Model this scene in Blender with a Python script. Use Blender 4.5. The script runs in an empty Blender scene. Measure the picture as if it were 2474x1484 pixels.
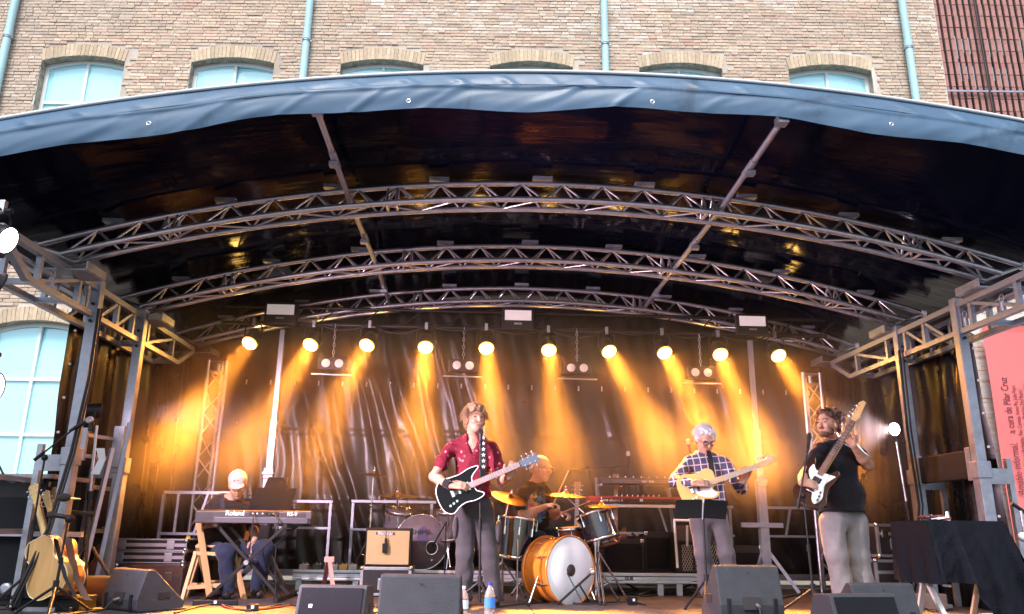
import bpy, bmesh, math, random
import numpy as np
from mathutils import Vector, Matrix, Euler
R = math.radians
scene = bpy.context.scene
random.seed(7); rng = np.random.default_rng(7)

# ---------------------------------------------------------------- camera
cam = bpy.data.cameras.new('camera'); cam_ob = bpy.data.objects.new('camera', cam)
scene.collection.objects.link(cam_ob); scene.camera = cam_ob
cam.sensor_fit = 'HORIZONTAL'; cam.sensor_width = 36.0
cam.lens = 36.0*1900/2474; cam.clip_start = 0.05; cam.clip_end = 2000
cam_ob.location = (0, 0, 0.64)
cam_ob.rotation_euler = (Matrix.Rotation(R(-2.5), 4, 'Z') @ Matrix.Rotation(R(90+15.8), 4, 'X') @ Matrix.Rotation(R(0.7), 4, 'Z')).to_euler()

# ---------------------------------------------------------------- sky, sun, exposure
w = bpy.data.worlds.new('World'); scene.world = w; w.use_nodes = True
nt = w.node_tree; bg = nt.nodes['Background']
sky = nt.nodes.new('ShaderNodeTexSky'); sky.sky_type = 'NISHITA'; sky.sun_disc = False
SUN_EL, SUN_AZ = 56.0, 190.0
sky.sun_elevation = R(SUN_EL); sky.sun_rotation = R(SUN_AZ); sky.air_density = 1.0; sky.dust_density = 3.0; sky.ozone_density = 1.2
nt.links.new(sky.outputs[0], bg.inputs[0]); bg.inputs[1].default_value = 0.10
sun = bpy.data.lights.new('sun', 'SUN'); sun.energy = 1.2; sun.angle = R(25); sun.color = (1.0, 0.97, 0.93)
sun_ob = bpy.data.objects.new('sun', sun); scene.collection.objects.link(sun_ob)
az, el = R(SUN_AZ), R(SUN_EL)
d = Vector((math.sin(az)*math.cos(el), math.cos(az)*math.cos(el), math.sin(el)))
sun_ob.rotation_euler = d.to_track_quat('Z', 'Y').to_euler()
scene.view_settings.view_transform = 'Standard'; scene.view_settings.look = 'None'
scene.view_settings.gamma = 1.0; scene.view_settings.use_curve_mapping = False
scene.view_settings.exposure = 1.5
cy = scene.cycles
cy.use_denoising = True; cy.max_bounces = 6; cy.diffuse_bounces = 3; cy.glossy_bounces = 4; cy.transmission_bounces = 6
cy.volume_bounces = 1; cy.transparent_max_bounces = 8; cy.sample_clamp_indirect = 4.0; cy.caustics_reflective = False; cy.caustics_refractive = False
cy.volume_step_rate = 1.0; cy.volume_max_steps = 96

# ---------------------------------------------------------------- materials
MATS = {}
def mat(name, col, rough=0.5, metal=0.0, spec=0.5, bump=0.0, bscale=40.0, var=0.0, vscale=6.0, emit=None, estr=0.0, coat=0.0, alpha=1.0, trans=0.0, sheen=0.0, rvar=0.0, stretch=None):
    if name in MATS: return MATS[name]
    m = bpy.data.materials.new(name); m.use_nodes = True; MATS[name] = m
    t = m.node_tree; b = t.nodes['Principled BSDF']
    c4 = (*col, 1); b.inputs['Base Color'].default_value = c4; b.inputs['Roughness'].default_value = rough
    b.inputs['Metallic'].default_value = metal; b.inputs['Specular IOR Level'].default_value = spec
    if coat: b.inputs['Coat Weight'].default_value = coat; b.inputs['Coat Roughness'].default_value = 0.08
    if trans: b.inputs['Transmission Weight'].default_value = trans
    if sheen: b.inputs['Sheen Weight'].default_value = sheen
    b.inputs['Alpha'].default_value = alpha
    if emit: b.inputs['Emission Color'].default_value = (*emit, 1); b.inputs['Emission Strength'].default_value = estr
    if bump or var or rvar:
        tc = t.nodes.new('ShaderNodeTexCoord'); mp = t.nodes.new('ShaderNodeMapping'); t.links.new(tc.outputs['Object'], mp.inputs[0])
        if stretch: mp.inputs['Scale'].default_value = stretch
    if var or rvar:
        n = t.nodes.new('ShaderNodeTexNoise'); n.inputs['Scale'].default_value = vscale; n.inputs['Detail'].default_value = 6; n.inputs['Roughness'].default_value = 0.65
        t.links.new(mp.outputs[0], n.inputs['Vector'])
        if var:
            mx = t.nodes.new('ShaderNodeMix'); mx.data_type = 'RGBA'
            mx.inputs[6].default_value = (*[max(0, c*(1-var)) for c in col], 1); mx.inputs[7].default_value = (*[min(1, c*(1+var)) for c in col], 1)
            cr = t.nodes.new('ShaderNodeMapRange'); cr.inputs[1].default_value = 0.3; cr.inputs[2].default_value = 0.7
            t.links.new(n.outputs[0], cr.inputs[0]); t.links.new(cr.outputs[0], mx.inputs[0]); t.links.new(mx.outputs[2], b.inputs['Base Color'])
        if rvar:
            mr = t.nodes.new('ShaderNodeMapRange'); mr.inputs[1].default_value = 0.3; mr.inputs[2].default_value = 0.7
            mr.inputs[3].default_value = max(0.02, rough-rvar); mr.inputs[4].default_value = min(1, rough+rvar)
            t.links.new(n.outputs[0], mr.inputs[0]); t.links.new(mr.outputs[0], b.inputs['Roughness'])
    if bump:
        n2 = t.nodes.new('ShaderNodeTexNoise'); n2.inputs['Scale'].default_value = bscale; n2.inputs['Detail'].default_value = 4
        t.links.new(mp.outputs[0], n2.inputs['Vector'])
        bp = t.nodes.new('ShaderNodeBump'); bp.inputs['Strength'].default_value = bump; bp.inputs['Distance'].default_value = 0.02
        t.links.new(n2.outputs[0], bp.inputs['Height']); t.links.new(bp.outputs[0], b.inputs['Normal'])
    return m

galv = mat('galvanised_steel', (0.33, 0.345, 0.40), 0.45, 0.7, var=0.25, vscale=9, rvar=0.12)
alu = mat('aluminium', (0.52, 0.51, 0.56), 0.34, 0.85, var=0.12, vscale=14, rvar=0.08)
chrome = mat('chrome', (0.8, 0.8, 0.82), 0.12, 1.0, rvar=0.05, vscale=20)
blk = mat('black_plastic', (0.010, 0.010, 0.012), 0.5, spec=0.25, var=0.2, rvar=0.1, vscale=15)
blkm = mat('black_metal', (0.012, 0.012, 0.014), 0.4, 0.0, spec=0.35, rvar=0.1, vscale=20)
rubber = mat('rubber', (0.012, 0.012, 0.013), 0.65)
tarp_blk = mat('black_pvc', (0.004, 0.004, 0.005), 0.30, spec=0.28, bump=0.12, bscale=3.0, rvar=0.07, vscale=2.5)
white_p = mat('white_paint', (0.72, 0.73, 0.72), 0.4, var=0.06)
wood = mat('pale_wood', (0.55, 0.33, 0.15), 0.5, var=0.25, vscale=5, stretch=(8, 8, 1))
paper = mat('paper', (0.8, 0.8, 0.8), 0.8)
gold = mat('brass', (0.75, 0.5, 0.18), 0.28, 1.0, rvar=0.08)

# ---------------------------------------------------------------- mesh helpers
def frame(a, b):
    z = (Vector(b)-Vector(a)); L = z.length
    z = z/L if L > 1e-9 else Vector((0, 0, 1))
    x = Vector((0, 0, 1)).cross(z)
    if x.length < 1e-4: x = Vector((1, 0, 0))
    x.normalize(); y = z.cross(x)
    return x, y, z, L
class MB:
    def __init__(s): s.v = []; s.f = []; s.mi = []; s.sm = []; s.cur = 0
    def add(s, v, f, smooth=False):
        n = len(s.v); s.v.extend([tuple(p) for p in v])
        for q in f: s.f.append(tuple(i+n for i in q)); s.mi.append(s.cur); s.sm.append(smooth)
        return s
    def m(s, i): s.cur = i; return s
    def box(s, c, size, rot=None):
        hx, hy, hz = [k/2 for k in size]; c = Vector(c); vs = []
        for sx, sy, sz in ((-1,-1,-1),(1,-1,-1),(1,1,-1),(-1,1,-1),(-1,-1,1),(1,-1,1),(1,1,1),(-1,1,1)):
            p = Vector((sx*hx, sy*hy, sz*hz)); vs.append((rot @ p if rot else p)+c)
        return s.add(vs, [(0,3,2,1),(4,5,6,7),(0,1,5,4),(1,2,6,5),(2,3,7,6),(3,0,4,7)])
    def bar(s, a, b, wx, wy, up=None):                       # rectangular bar from a to b
        x, y, z, L = frame(a, b)
        if up is not None:
            x = Vector(up).cross(z).normalized(); y = z.cross(x)
        a = Vector(a); b = Vector(b); vs = []
        for p in (a, b):
            for sx, sy in ((-1,-1),(1,-1),(1,1),(-1,1)): vs.append(p + x*sx*wx/2 + y*sy*wy/2)
        return s.add(vs, [(3,2,1,0),(4,5,6,7),(0,1,5,4),(1,2,6,5),(2,3,7,6),(3,0,4,7)])
    def tube(s, a, b, r, r2=None, n=8, cap=True):
        r2 = r if r2 is None else r2; x, y, z, L = frame(a, b); a = Vector(a); b = Vector(b); vs = []
        for p, q in ((a, r), (b, r2)):
            for i in range(n):
                t = 2*math.pi*i/n; vs.append(p + x*math.cos(t)*q + y*math.sin(t)*q)
        s.add(vs, [(i, (i+1) % n, n+(i+1) % n, n+i) for i in range(n)], True)
        if cap: s.add(vs, [tuple(reversed(range(n))), tuple(range(n, 2*n))])
        return s
    def path(s, pts, r, n=6, close=False):
        pts = [Vector(p) for p in pts]; vs = []; N = len(pts); px = None
        rr = r if isinstance(r, (list, tuple)) else [r]*N
        for i, p in enumerate(pts):
            t = (pts[min(i+1, N-1)]-pts[max(i-1, 0)])
            if close: t = pts[(i+1) % N]-pts[i-1]
            t.normalize()
            if px is None: px = frame((0,0,0), t)[0]
            x = (px - t*px.dot(t)).normalized(); px = x; y = t.cross(x)
            for k in range(n):
                a = 2*math.pi*k/n; vs.append(p + (x*math.cos(a)+y*math.sin(a))*rr[i])
        fs = [(i*n+k, i*n+(k+1) % n, (i+1)*n+(k+1) % n, (i+1)*n+k) for i in range(N-1) for k in range(n)]
        if close: fs += [((N-1)*n+k, (N-1)*n+(k+1) % n, (k+1) % n, k) for k in range(n)]
        else: s.add(vs, [tuple(reversed(range(n))), tuple(range((N-1)*n, N*n))])
        return s.add(vs, fs, True)
    def lathe(s, prof, n=24, mtx=None, cap=True):            # prof: (r, z)
        vs = []
        for r, z in prof:
            for i in range(n):
                t = 2*math.pi*i/n; p = Vector((r*math.cos(t), r*math.sin(t), z)); vs.append(mtx @ p if mtx else p)
        m = len(prof)
        s.add(vs, [(j*n+i, j*n+(i+1) % n, (j+1)*n+(i+1) % n, (j+1)*n+i) for j in range(m-1) for i in range(n)], True)
        if cap: s.add(vs, [tuple(reversed(range(n))), tuple(range((m-1)*n, m*n))])
        return s
    def prism(s, pts, t, mtx=None):                           # outline in xz, thickness along y
        n = len(pts); vs = [Vector((x, -t/2, z)) for x, z in pts] + [Vector((x, t/2, z)) for x, z in pts]
        if mtx: vs = [mtx @ p for p in vs]
        return s.add(vs, [tuple(range(n)), tuple(reversed(range(n, 2*n)))] + [(i, i+n, (i+1) % n+n, (i+1) % n) for i in range(n)])
    def ball(s, c, r, n=10, mtx=None):
        r = (r, r, r) if not isinstance(r, (tuple, list)) else r
        prof = [(max(math.sin(math.pi*j/n), 1e-3), -math.cos(math.pi*j/n)) for j in range(n+1)]
        T = Matrix.Translation(c) @ (mtx.to_4x4() if mtx else Matrix()) @ Matrix.Diagonal((*r, 1))
        return s.lathe(prof, n*2, T)
    def grid(s, P, smooth=True, flip=False):                  # P[i][j] points
        a, b = len(P), len(P[0]); vs = [p for row in P for p in row]
        fs = [(i*b+j, i*b+j+1, (i+1)*b+j+1, (i+1)*b+j) for i in range(a-1) for j in range(b-1)]
        if flip: fs = [tuple(reversed(q)) for q in fs]
        return s.add(vs, fs, smooth)
def tidy(o, label=None, cat=None, group=None, kind=None):
    if label: o['label'] = label
    if cat: o['category'] = cat
    if group: o['group'] = group
    if kind: o['kind'] = kind
    return o
def link(o, parent=None):
    scene.collection.objects.link(o)
    if parent is not None: o.parent = parent
    return o
def thing(name, label, cat, loc=(0,0,0), rz=0.0, group=None, kind=None):
    o = bpy.data.objects.new(name, None); o.empty_display_size = 0.1; o.location = loc; o.rotation_euler = (0, 0, rz)
    return tidy(link(o), label, cat, group, kind)
def mesh(name, mb, mats, bevel=0.0, solid=0.0, seg=2):
    me = bpy.data.meshes.new(name); me.from_pydata([tuple(p) for p in mb.v], [], mb.f)
    mats = mats if isinstance(mats, (list, tuple)) else [mats]
    for m in mats: me.materials.append(m)
    me.polygons.foreach_set('material_index', mb.mi); me.polygons.foreach_set('use_smooth', mb.sm)
    if bevel:
        bm = bmesh.new(); bm.from_mesh(me); bmesh.ops.remove_doubles(bm, verts=bm.verts, dist=1e-5)
        es = [e for e in bm.edges if len(e.link_faces) == 2 and e.calc_face_angle(0) > 0.5]
        bmesh.ops.bevel(bm, geom=es, offset=bevel, segments=seg, profile=0.6, affect='EDGES', clamp_overlap=True)
        bm.to_mesh(me); bm.free()
    me.update(); return me
def wl(parent):                                               # total world offset of nested empties
    v = Vector((0, 0, 0)); p = parent
    while p is not None: v = v + p.location; p = p.parent
    return v
def part(name, mb, mats, parent, bevel=0.0, world=False, label=None, seg=2, kind=None):
    if world:
        off = wl(parent); mb.v = [tuple(Vector(p)-off) for p in mb.v]
    o = bpy.data.objects.new(name, mesh(name, mb, mats, bevel, seg=seg)); return tidy(link(o, parent), label, None, None, kind)
def solo(name, label, cat, mb, mats, group=None, bevel=0.0, kind=None, loc=None):
    if loc is not None: mb.v = [tuple(Vector(p)-Vector(loc)) for p in mb.v]
    o = bpy.data.objects.new(name, mesh(name, mb, mats, bevel))
    if loc is not None: o.location = loc
    return tidy(link(o), label, cat, group, kind)
def inst(src, parent=None, loc=None, rot=None, scl=None):     # copy sharing mesh data
    o = src.copy(); link(o); o.parent = parent
    if loc is not None: o.location = loc
    if rot is not None: o.rotation_euler = rot
    if scl is not None: o.scale = scl
    return o
def dup(root, loc, rz=0.0, label=None):
    r = root.copy(); link(r); r.location = loc; r.rotation_euler = (0, 0, rz)
    if label: r['label'] = label
    for ch in list(root.children):
        c = ch.copy(); link(c, r)
        for g in list(ch.children): link(g.copy(), c)
    return r
def V(*a): return Vector(a if len(a) == 3 else a[0])
def lerp(a, b, t): return Vector(a).lerp(Vector(b), t)
def text(body, size, parent, mtx, material, name='lettering', ext=0.0008, align='CENTER', shear=0.0, sx=1.0, bold=0.0):
    cu = bpy.data.curves.new(name, 'FONT'); cu.body = body; cu.size = size; cu.extrude = ext; cu.align_x = align; cu.align_y = 'CENTER'; cu.shear = shear
    cu.resolution_u = 3; cu.offset = bold
    tmp = bpy.data.objects.new('tmp', cu); scene.collection.objects.link(tmp)
    me = bpy.data.meshes.new_from_object(tmp); bpy.data.objects.remove(tmp)
    me.transform(mtx @ Matrix.Diagonal((sx, 1, 1, 1))); me.materials.clear(); me.materials.append(material)
    o = bpy.data.objects.new(name, me); return link(o, parent)
XZ = Matrix.Rotation(R(90), 4, 'X')                            # text facing -y

# ================================================================ GROUND, BUILDINGS
gm = mat('square_paving', (0.10, 0.10, 0.11), 0.85, var=0.25, vscale=0.7, bump=0.2, bscale=9)
g = MB(); g.add([(-300,-300,-1.02),(300,-300,-1.02),(300,300,-1.02),(-300,300,-1.02)], [(0,1,2,3)])
solo('ground', None, None, g, gm, kind='structure')

_perm = rng.random((64, 64))
def vnoise(x, y):
    xi, yi = math.floor(x), math.floor(y); fx, fy = x-xi, y-yi; fx = fx*fx*(3-2*fx); fy = fy*fy*(3-2*fy)
    a = _perm[xi % 64, yi % 64]; b = _perm[(xi+1) % 64, yi % 64]; c = _perm[xi % 64, (yi+1) % 64]; e = _perm[(xi+1) % 64, (yi+1) % 64]
    return (a*(1-fx)+b*fx)*(1-fy)+(c*(1-fx)+e*fx)*fy
def fbm(x, y): return (vnoise(x, y)*4+vnoise(x*2.1+7, y*2.1)*2+vnoise(x*4.3+3, y*4.3+9))/7

def brick_mat(name, use_attr):
    m = bpy.data.materials.new(name); m.use_nodes = True; t = m.node_tree; b = t.nodes['Principled BSDF']
    if use_attr: s = t.nodes.new('ShaderNodeAttribute'); s.attribute_name = 'Col'; out = s.outputs['Color']
    else: s = t.nodes.new('ShaderNodeObjectInfo'); out = s.outputs['Color']
    g_ = t.nodes.new('ShaderNodeNewGeometry')
    n = t.nodes.new('ShaderNodeTexNoise'); n.inputs['Scale'].default_value = 16; n.inputs['Detail'].default_value = 5; n.inputs['Roughness'].default_value = 0.7
    t.links.new(g_.outputs['Position'], n.inputs['Vector'])
    mr = t.nodes.new('ShaderNodeMapRange'); mr.inputs[1].default_value = 0.3; mr.inputs[2].default_value = 0.72; mr.inputs[3].default_value = 0.8; mr.inputs[4].default_value = 1.15
    t.links.new(n.outputs[0], mr.inputs[0])
    mx = t.nodes.new('ShaderNodeMix'); mx.data_type = 'RGBA'; mx.blend_type = 'MULTIPLY'; mx.inputs[0].default_value = 1
    t.links.new(out, mx.inputs[6]); t.links.new(mr.outputs[0], mx.inputs[7]); t.links.new(mx.outputs[2], b.inputs['Base Color'])
    b.inputs['Roughness'].default_value = 0.9; b.inputs['Specular IOR Level'].default_value = 0.2
    bp = t.nodes.new('ShaderNodeBump'); bp.inputs['Strength'].default_value = 0.5; bp.inputs['Distance'].default_value = 0.01
    t.links.new(n.outputs[0], bp.inputs['Height']); t.links.new(bp.outputs[0], b.inputs['Normal'])
    return m
brick_a = brick_mat('brick_wall_fired_clay', True); brick_o = brick_mat('brick_single_fired_clay', False)
def mortar_mat():
    m = bpy.data.materials.new('lime_mortar'); m.use_nodes = True; t = m.node_tree; b = t.nodes['Principled BSDF']
    g_ = t.nodes.new('ShaderNodeNewGeometry'); n = t.nodes.new('ShaderNodeTexNoise'); n.inputs['Scale'].default_value = 0.9; n.inputs['Detail'].default_value = 7; n.inputs['Roughness'].default_value = 0.65
    t.links.new(g_.outputs['Position'], n.inputs['Vector'])
    cr = t.nodes.new('ShaderNodeValToRGB'); cr.color_ramp.elements[0].position = 0.35; cr.color_ramp.elements[0].color = (0.36, 0.30, 0.25, 1)
    cr.color_ramp.elements[1].position = 0.66; cr.color_ramp.elements[1].color = (0.68, 0.65, 0.59, 1)
    e = cr.color_ramp.elements.new(0.5); e.color = (0.50, 0.43, 0.36, 1)
    t.links.new(n.outputs[0], cr.inputs[0]); t.links.new(cr.outputs[0], b.inputs['Base Color']); b.inputs['Roughness'].default_value = 0.95
    return m
mortar = mortar_mat()
def brick_tex_mat():
    m = bpy.data.materials.new('distant_brickwork'); m.use_nodes = True; t = m.node_tree; b = t.nodes['Principled BSDF']
    tc = t.nodes.new('ShaderNodeTexCoord'); sx = t.nodes.new('ShaderNodeSeparateXYZ'); cx = t.nodes.new('ShaderNodeCombineXYZ')
    t.links.new(tc.outputs['Object'], sx.inputs[0]); t.links.new(sx.outputs[0], cx.inputs[0]); t.links.new(sx.outputs[2], cx.inputs[1])
    br = t.nodes.new('ShaderNodeTexBrick'); br.inputs['Scale'].default_value = 1.0; br.inputs['Brick Width'].default_value = 0.24; br.inputs['Row Height'].default_value = 0.067; br.inputs['Mortar Size'].default_value = 0.008
    br.inputs['Color1'].default_value = (0.45, 0.33, 0.22, 1); br.inputs['Color2'].default_value = (0.36, 0.24, 0.17, 1); br.inputs['Mortar'].default_value = (0.4, 0.35, 0.29, 1)
    t.links.new(cx.outputs[0], br.inputs[0]); t.links.new(br.outputs[0], b.inputs['Base Color']); b.inputs['Roughness'].default_value = 0.9
    return m
brick_t = brick_tex_mat()

PAL = [((0.53,0.41,0.27),5), ((0.47,0.345,0.225),5), ((0.40,0.285,0.185),4), ((0.50,0.33,0.235),3), ((0.43,0.22,0.145),1.6), ((0.30,0.235,0.18),1.6), ((0.60,0.50,0.37),2.5), ((0.17,0.135,0.11),0.35)]
PW = [p[1] for p in PAL]
def brick_col(s, z, white=0.0):
    c = Vector(random.choices(PAL, PW)[0][0])
    soot = max(0, min(1, (fbm(s*0.35+30, z*0.5+4)-0.5)*4)) * 0.8
    g_ = sum(c)/3
    edge = max(0, 1-abs((s+9.55))/0.9) + max(0, 1-abs((s+3.93))/0.5)*0.7 + max(0, 1-abs((s-1.7))/0.45)*0.7 + max(0, 1-abs((s-7.4))/0.5)*0.8   # damp streaks by the downpipes
    grey = Vector((0.27, 0.235, 0.195)); c = c.lerp(grey, min(0.85, edge*random.uniform(0.2, 1.0)))
    if z > 9.6: c = c.lerp(grey*1.15, soot*random.uniform(0.2, 1))
    wm = max(0, min(1, (fbm(s*0.45+2, z*0.9)-0.36)*5)) * max(0, min(1, (z-9.55)/0.35)) * max(0, min(1, (s+4.2)/4.0))
    wm = max(wm, white)
    if random.random() < wm: c = c.lerp(Vector((0.66, 0.63, 0.57)), random.uniform(0.35, 0.95))
    c = c.lerp(Vector((0.60, 0.50, 0.42)), 0.5)
    return c*random.uniform(0.98, 1.2)

WZ = R(-2.5); WD = 13.0
bx0 = (math.sin(-WZ)*WD, math.cos(-WZ)*WD, 0.0)
bld = thing('brick_building', 'long weathered tan brick factory building behind the stage', 'building', bx0, WZ)
WC = [-8.12+2.81*i for i in range(-1, 6)]; HW = 0.78
UP = dict(sill=6.1, spring=9.02, apex=9.14); LO = dict(sill=1.25, spring=3.86, apex=3.98)
def arch_z(ds, o, extra=0.0):
    h = o['apex']-o['spring']; return o['spring'] + h*(1-(ds/HW)**2) + extra
def in_open(s0, s1, z0, z1):
    for c in WC:
        if s1 > c-HW+0.005 and s0 < c+HW-0.005:
            for o in (UP, LO):
                dm = min(abs(s0-c), abs(s1-c), HW) if not (s0 < c < s1) else 0
                if z1 > o['sill'] and z0 < arch_z(min(dm, HW), o)+0.27: return True
    return False
# mortar bed / plain wall with real openings
def wall_sheet(cells, mtl, name, y):
    m = MB()
    for q in cells: m.add([(a, y, b) for a, b in q], [tuple(range(len(q)))])
    return part(name, m, mtl, bld)
ys = 0.012; cells = []; S0, S1, Z0, Z1 = -13.5, 8.08, -1.0, 13.0
edges = [S0]+sum([[c-HW, c+HW] for c in WC], [])+[S1]
for i in range(0, len(edges), 2): cells.append([(edges[i], Z0), (edges[i+1], Z0), (edges[i+1], Z1), (edges[i], Z1)])
for c in WC:
    for za, zb in ((Z0, LO['sill']),): cells.append([(c-HW, za), (c+HW, za), (c+HW, zb), (c-HW, zb)])
    for o, top in ((LO, UP['sill']), (UP, Z1)):
        for k in range(12):
            a, b = -HW+2*HW*k/12, -HW+2*HW*(k+1)/12
            cells.append([(c+a, arch_z(a, o)), (c+b, arch_z(b, o)), (c+b, top), (c+a, top)])
wall_sheet(cells, mortar, 'mortar_bed', ys)
m = MB()                                                       # building body behind
m.box(((S0+S1)/2, 6.3, 6.0), (S1-S0-0.02, 12.0, 14.0))
part('wall_core', m, brick_t, bld)
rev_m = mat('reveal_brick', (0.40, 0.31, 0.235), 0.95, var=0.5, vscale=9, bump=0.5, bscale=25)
for c in WC:                                                   # jambs, soffits and sills of the openings
    for o in (UP, LO):
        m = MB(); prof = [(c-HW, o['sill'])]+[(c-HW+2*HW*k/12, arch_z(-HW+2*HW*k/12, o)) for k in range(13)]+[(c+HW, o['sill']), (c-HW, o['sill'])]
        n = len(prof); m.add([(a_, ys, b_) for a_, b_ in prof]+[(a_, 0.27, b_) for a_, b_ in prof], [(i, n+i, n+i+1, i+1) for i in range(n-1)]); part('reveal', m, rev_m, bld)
# bricks
def brick_rows(smin, smax, zmin, zmax, skip):
    out = []; ch = 0.067; k0 = int(math.floor((zmin+1)/ch)); k1 = int((zmax+1)/ch)
    for k in range(k0, k1):
        z = -1+k*ch; s = smin-random.random()*0.28
        header = (k % 2 == 0)
        while s < smax:
            L = (0.138 if random.random() < (0.75 if header else 0.25) else 0.285)*random.uniform(0.94, 1.05)
            if s+L > smax: L = smax-s
            if s > smin-0.02 and L > 0.05 and not skip(s, s+L, z, z+ch): out.append((s+0.005, s+L-0.006, z+0.006+random.uniform(-0.002, 0.002), z+ch-0.006))
            elif skip(s, s+0.005, z, z+ch) is False and L > 0.1 and s > smin:
                e = s+0.05                                    # cut brick against an opening
                while not skip(s, e+0.02, z, z+ch) and e < s+L: e += 0.02
                if e-s > 0.06: out.append((s+0.005, e-0.004, z+0.006, z+ch-0.006))
            s += L
    return out
def add_brick(mb, cols, b, y0, white=0.0, depth=0.03):
    a0, a1, z0, z1 = b; pr = random.uniform(-0.003, 0.007)+(0.006 if random.random() < 0.08 else 0)
    j = lambda: random.uniform(-0.0025, 0.0025); ins = 0.004; y1 = y0-pr
    o = [(a0, z0), (a1, z0), (a1, z1), (a0, z1)]; i_ = [(a0+ins, z0+ins), (a1-ins, z0+ins), (a1-ins, z1-ins), (a0+ins, z1-ins)]
    v = [(s, y0+depth*0.6, z) for s, z in o]+[(s+j(), y1+0.004, z+j()) for s, z in o]+[(s+j(), y1+random.uniform(-0.002, 0.002), z+j()) for s, z in i_]
    f = [(8,9,10,11)]+[(4+q, 4+(q+1) % 4, 8+(q+1) % 4, 8+q) for q in range(4)]+[(q, (q+1) % 4, 4+(q+1) % 4, 4+q) for q in range(4)]
    mb.add(v, f); c = brick_col((a0+a1)/2, z0, white); cols.extend([c]*len(f))
def colour_mesh(o, cols):
    me = o.data; at = me.color_attributes.new('Col', 'FLOAT_COLOR', 'CORNER'); buf = np.ones((len(me.loops), 4), dtype=np.float32)
    ls = np.zeros(len(me.polygons), dtype=np.int32); lt = np.zeros(len(me.polygons), dtype=np.int32)
    me.polygons.foreach_get('loop_start', ls); me.polygons.foreach_get('loop_total', lt)
    buf[:, :3] = np.repeat(np.array([tuple(c) for c in cols], dtype=np.float32), lt, axis=0)
    at.data.foreach_set('color', buf.ravel())
bricks = brick_rows(-11.6, 8.07, 7.45, 11.6, in_open) + brick_rows(-11.6, -5.6, 0.2, 5.9, in_open) + brick_rows(6.3, 8.07, -0.4, 5.6, in_open)
# the 300 that show largest: nearest to the camera along the lower left bay, then the upper bays
bricks.sort(key=lambda b: (b[1]-b[0] < 0.24, abs(b[0]+8.0)+abs(b[2]-4.6) if b[2] < 6 else 3+abs(b[2]-9.0)+abs(b[0])*0.25))
single, rest = bricks[:300], bricks[300:]
proto_b = None; shapes = []
for k in range(12):
    mb = MB(); cols = []; add_brick(mb, cols, (-0.135, 0.135, -0.027, 0.027), 0.0); shapes.append(mesh('brick', mb, brick_o))
for b in single:
    o = bpy.data.objects.new('brick', random.choice(shapes)); link(o, bld)
    o.location = ((b[0]+b[1])/2, 0.0, (b[2]+b[3])/2); o.scale = ((b[1]-b[0])/0.27, 1, (b[3]-b[2])/0.054)
    o.color = (*brick_col(b[0], b[2]), 1)
mb = MB(); cols = []
for b in rest: add_brick(mb, cols, b, 0.0, white=0.75 if (b[0] > 6.2 and b[2] < 6) else 0)
o = part('brick_courses', mb, brick_a, bld, kind='stuff'); colour_mesh(o, cols)
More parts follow.
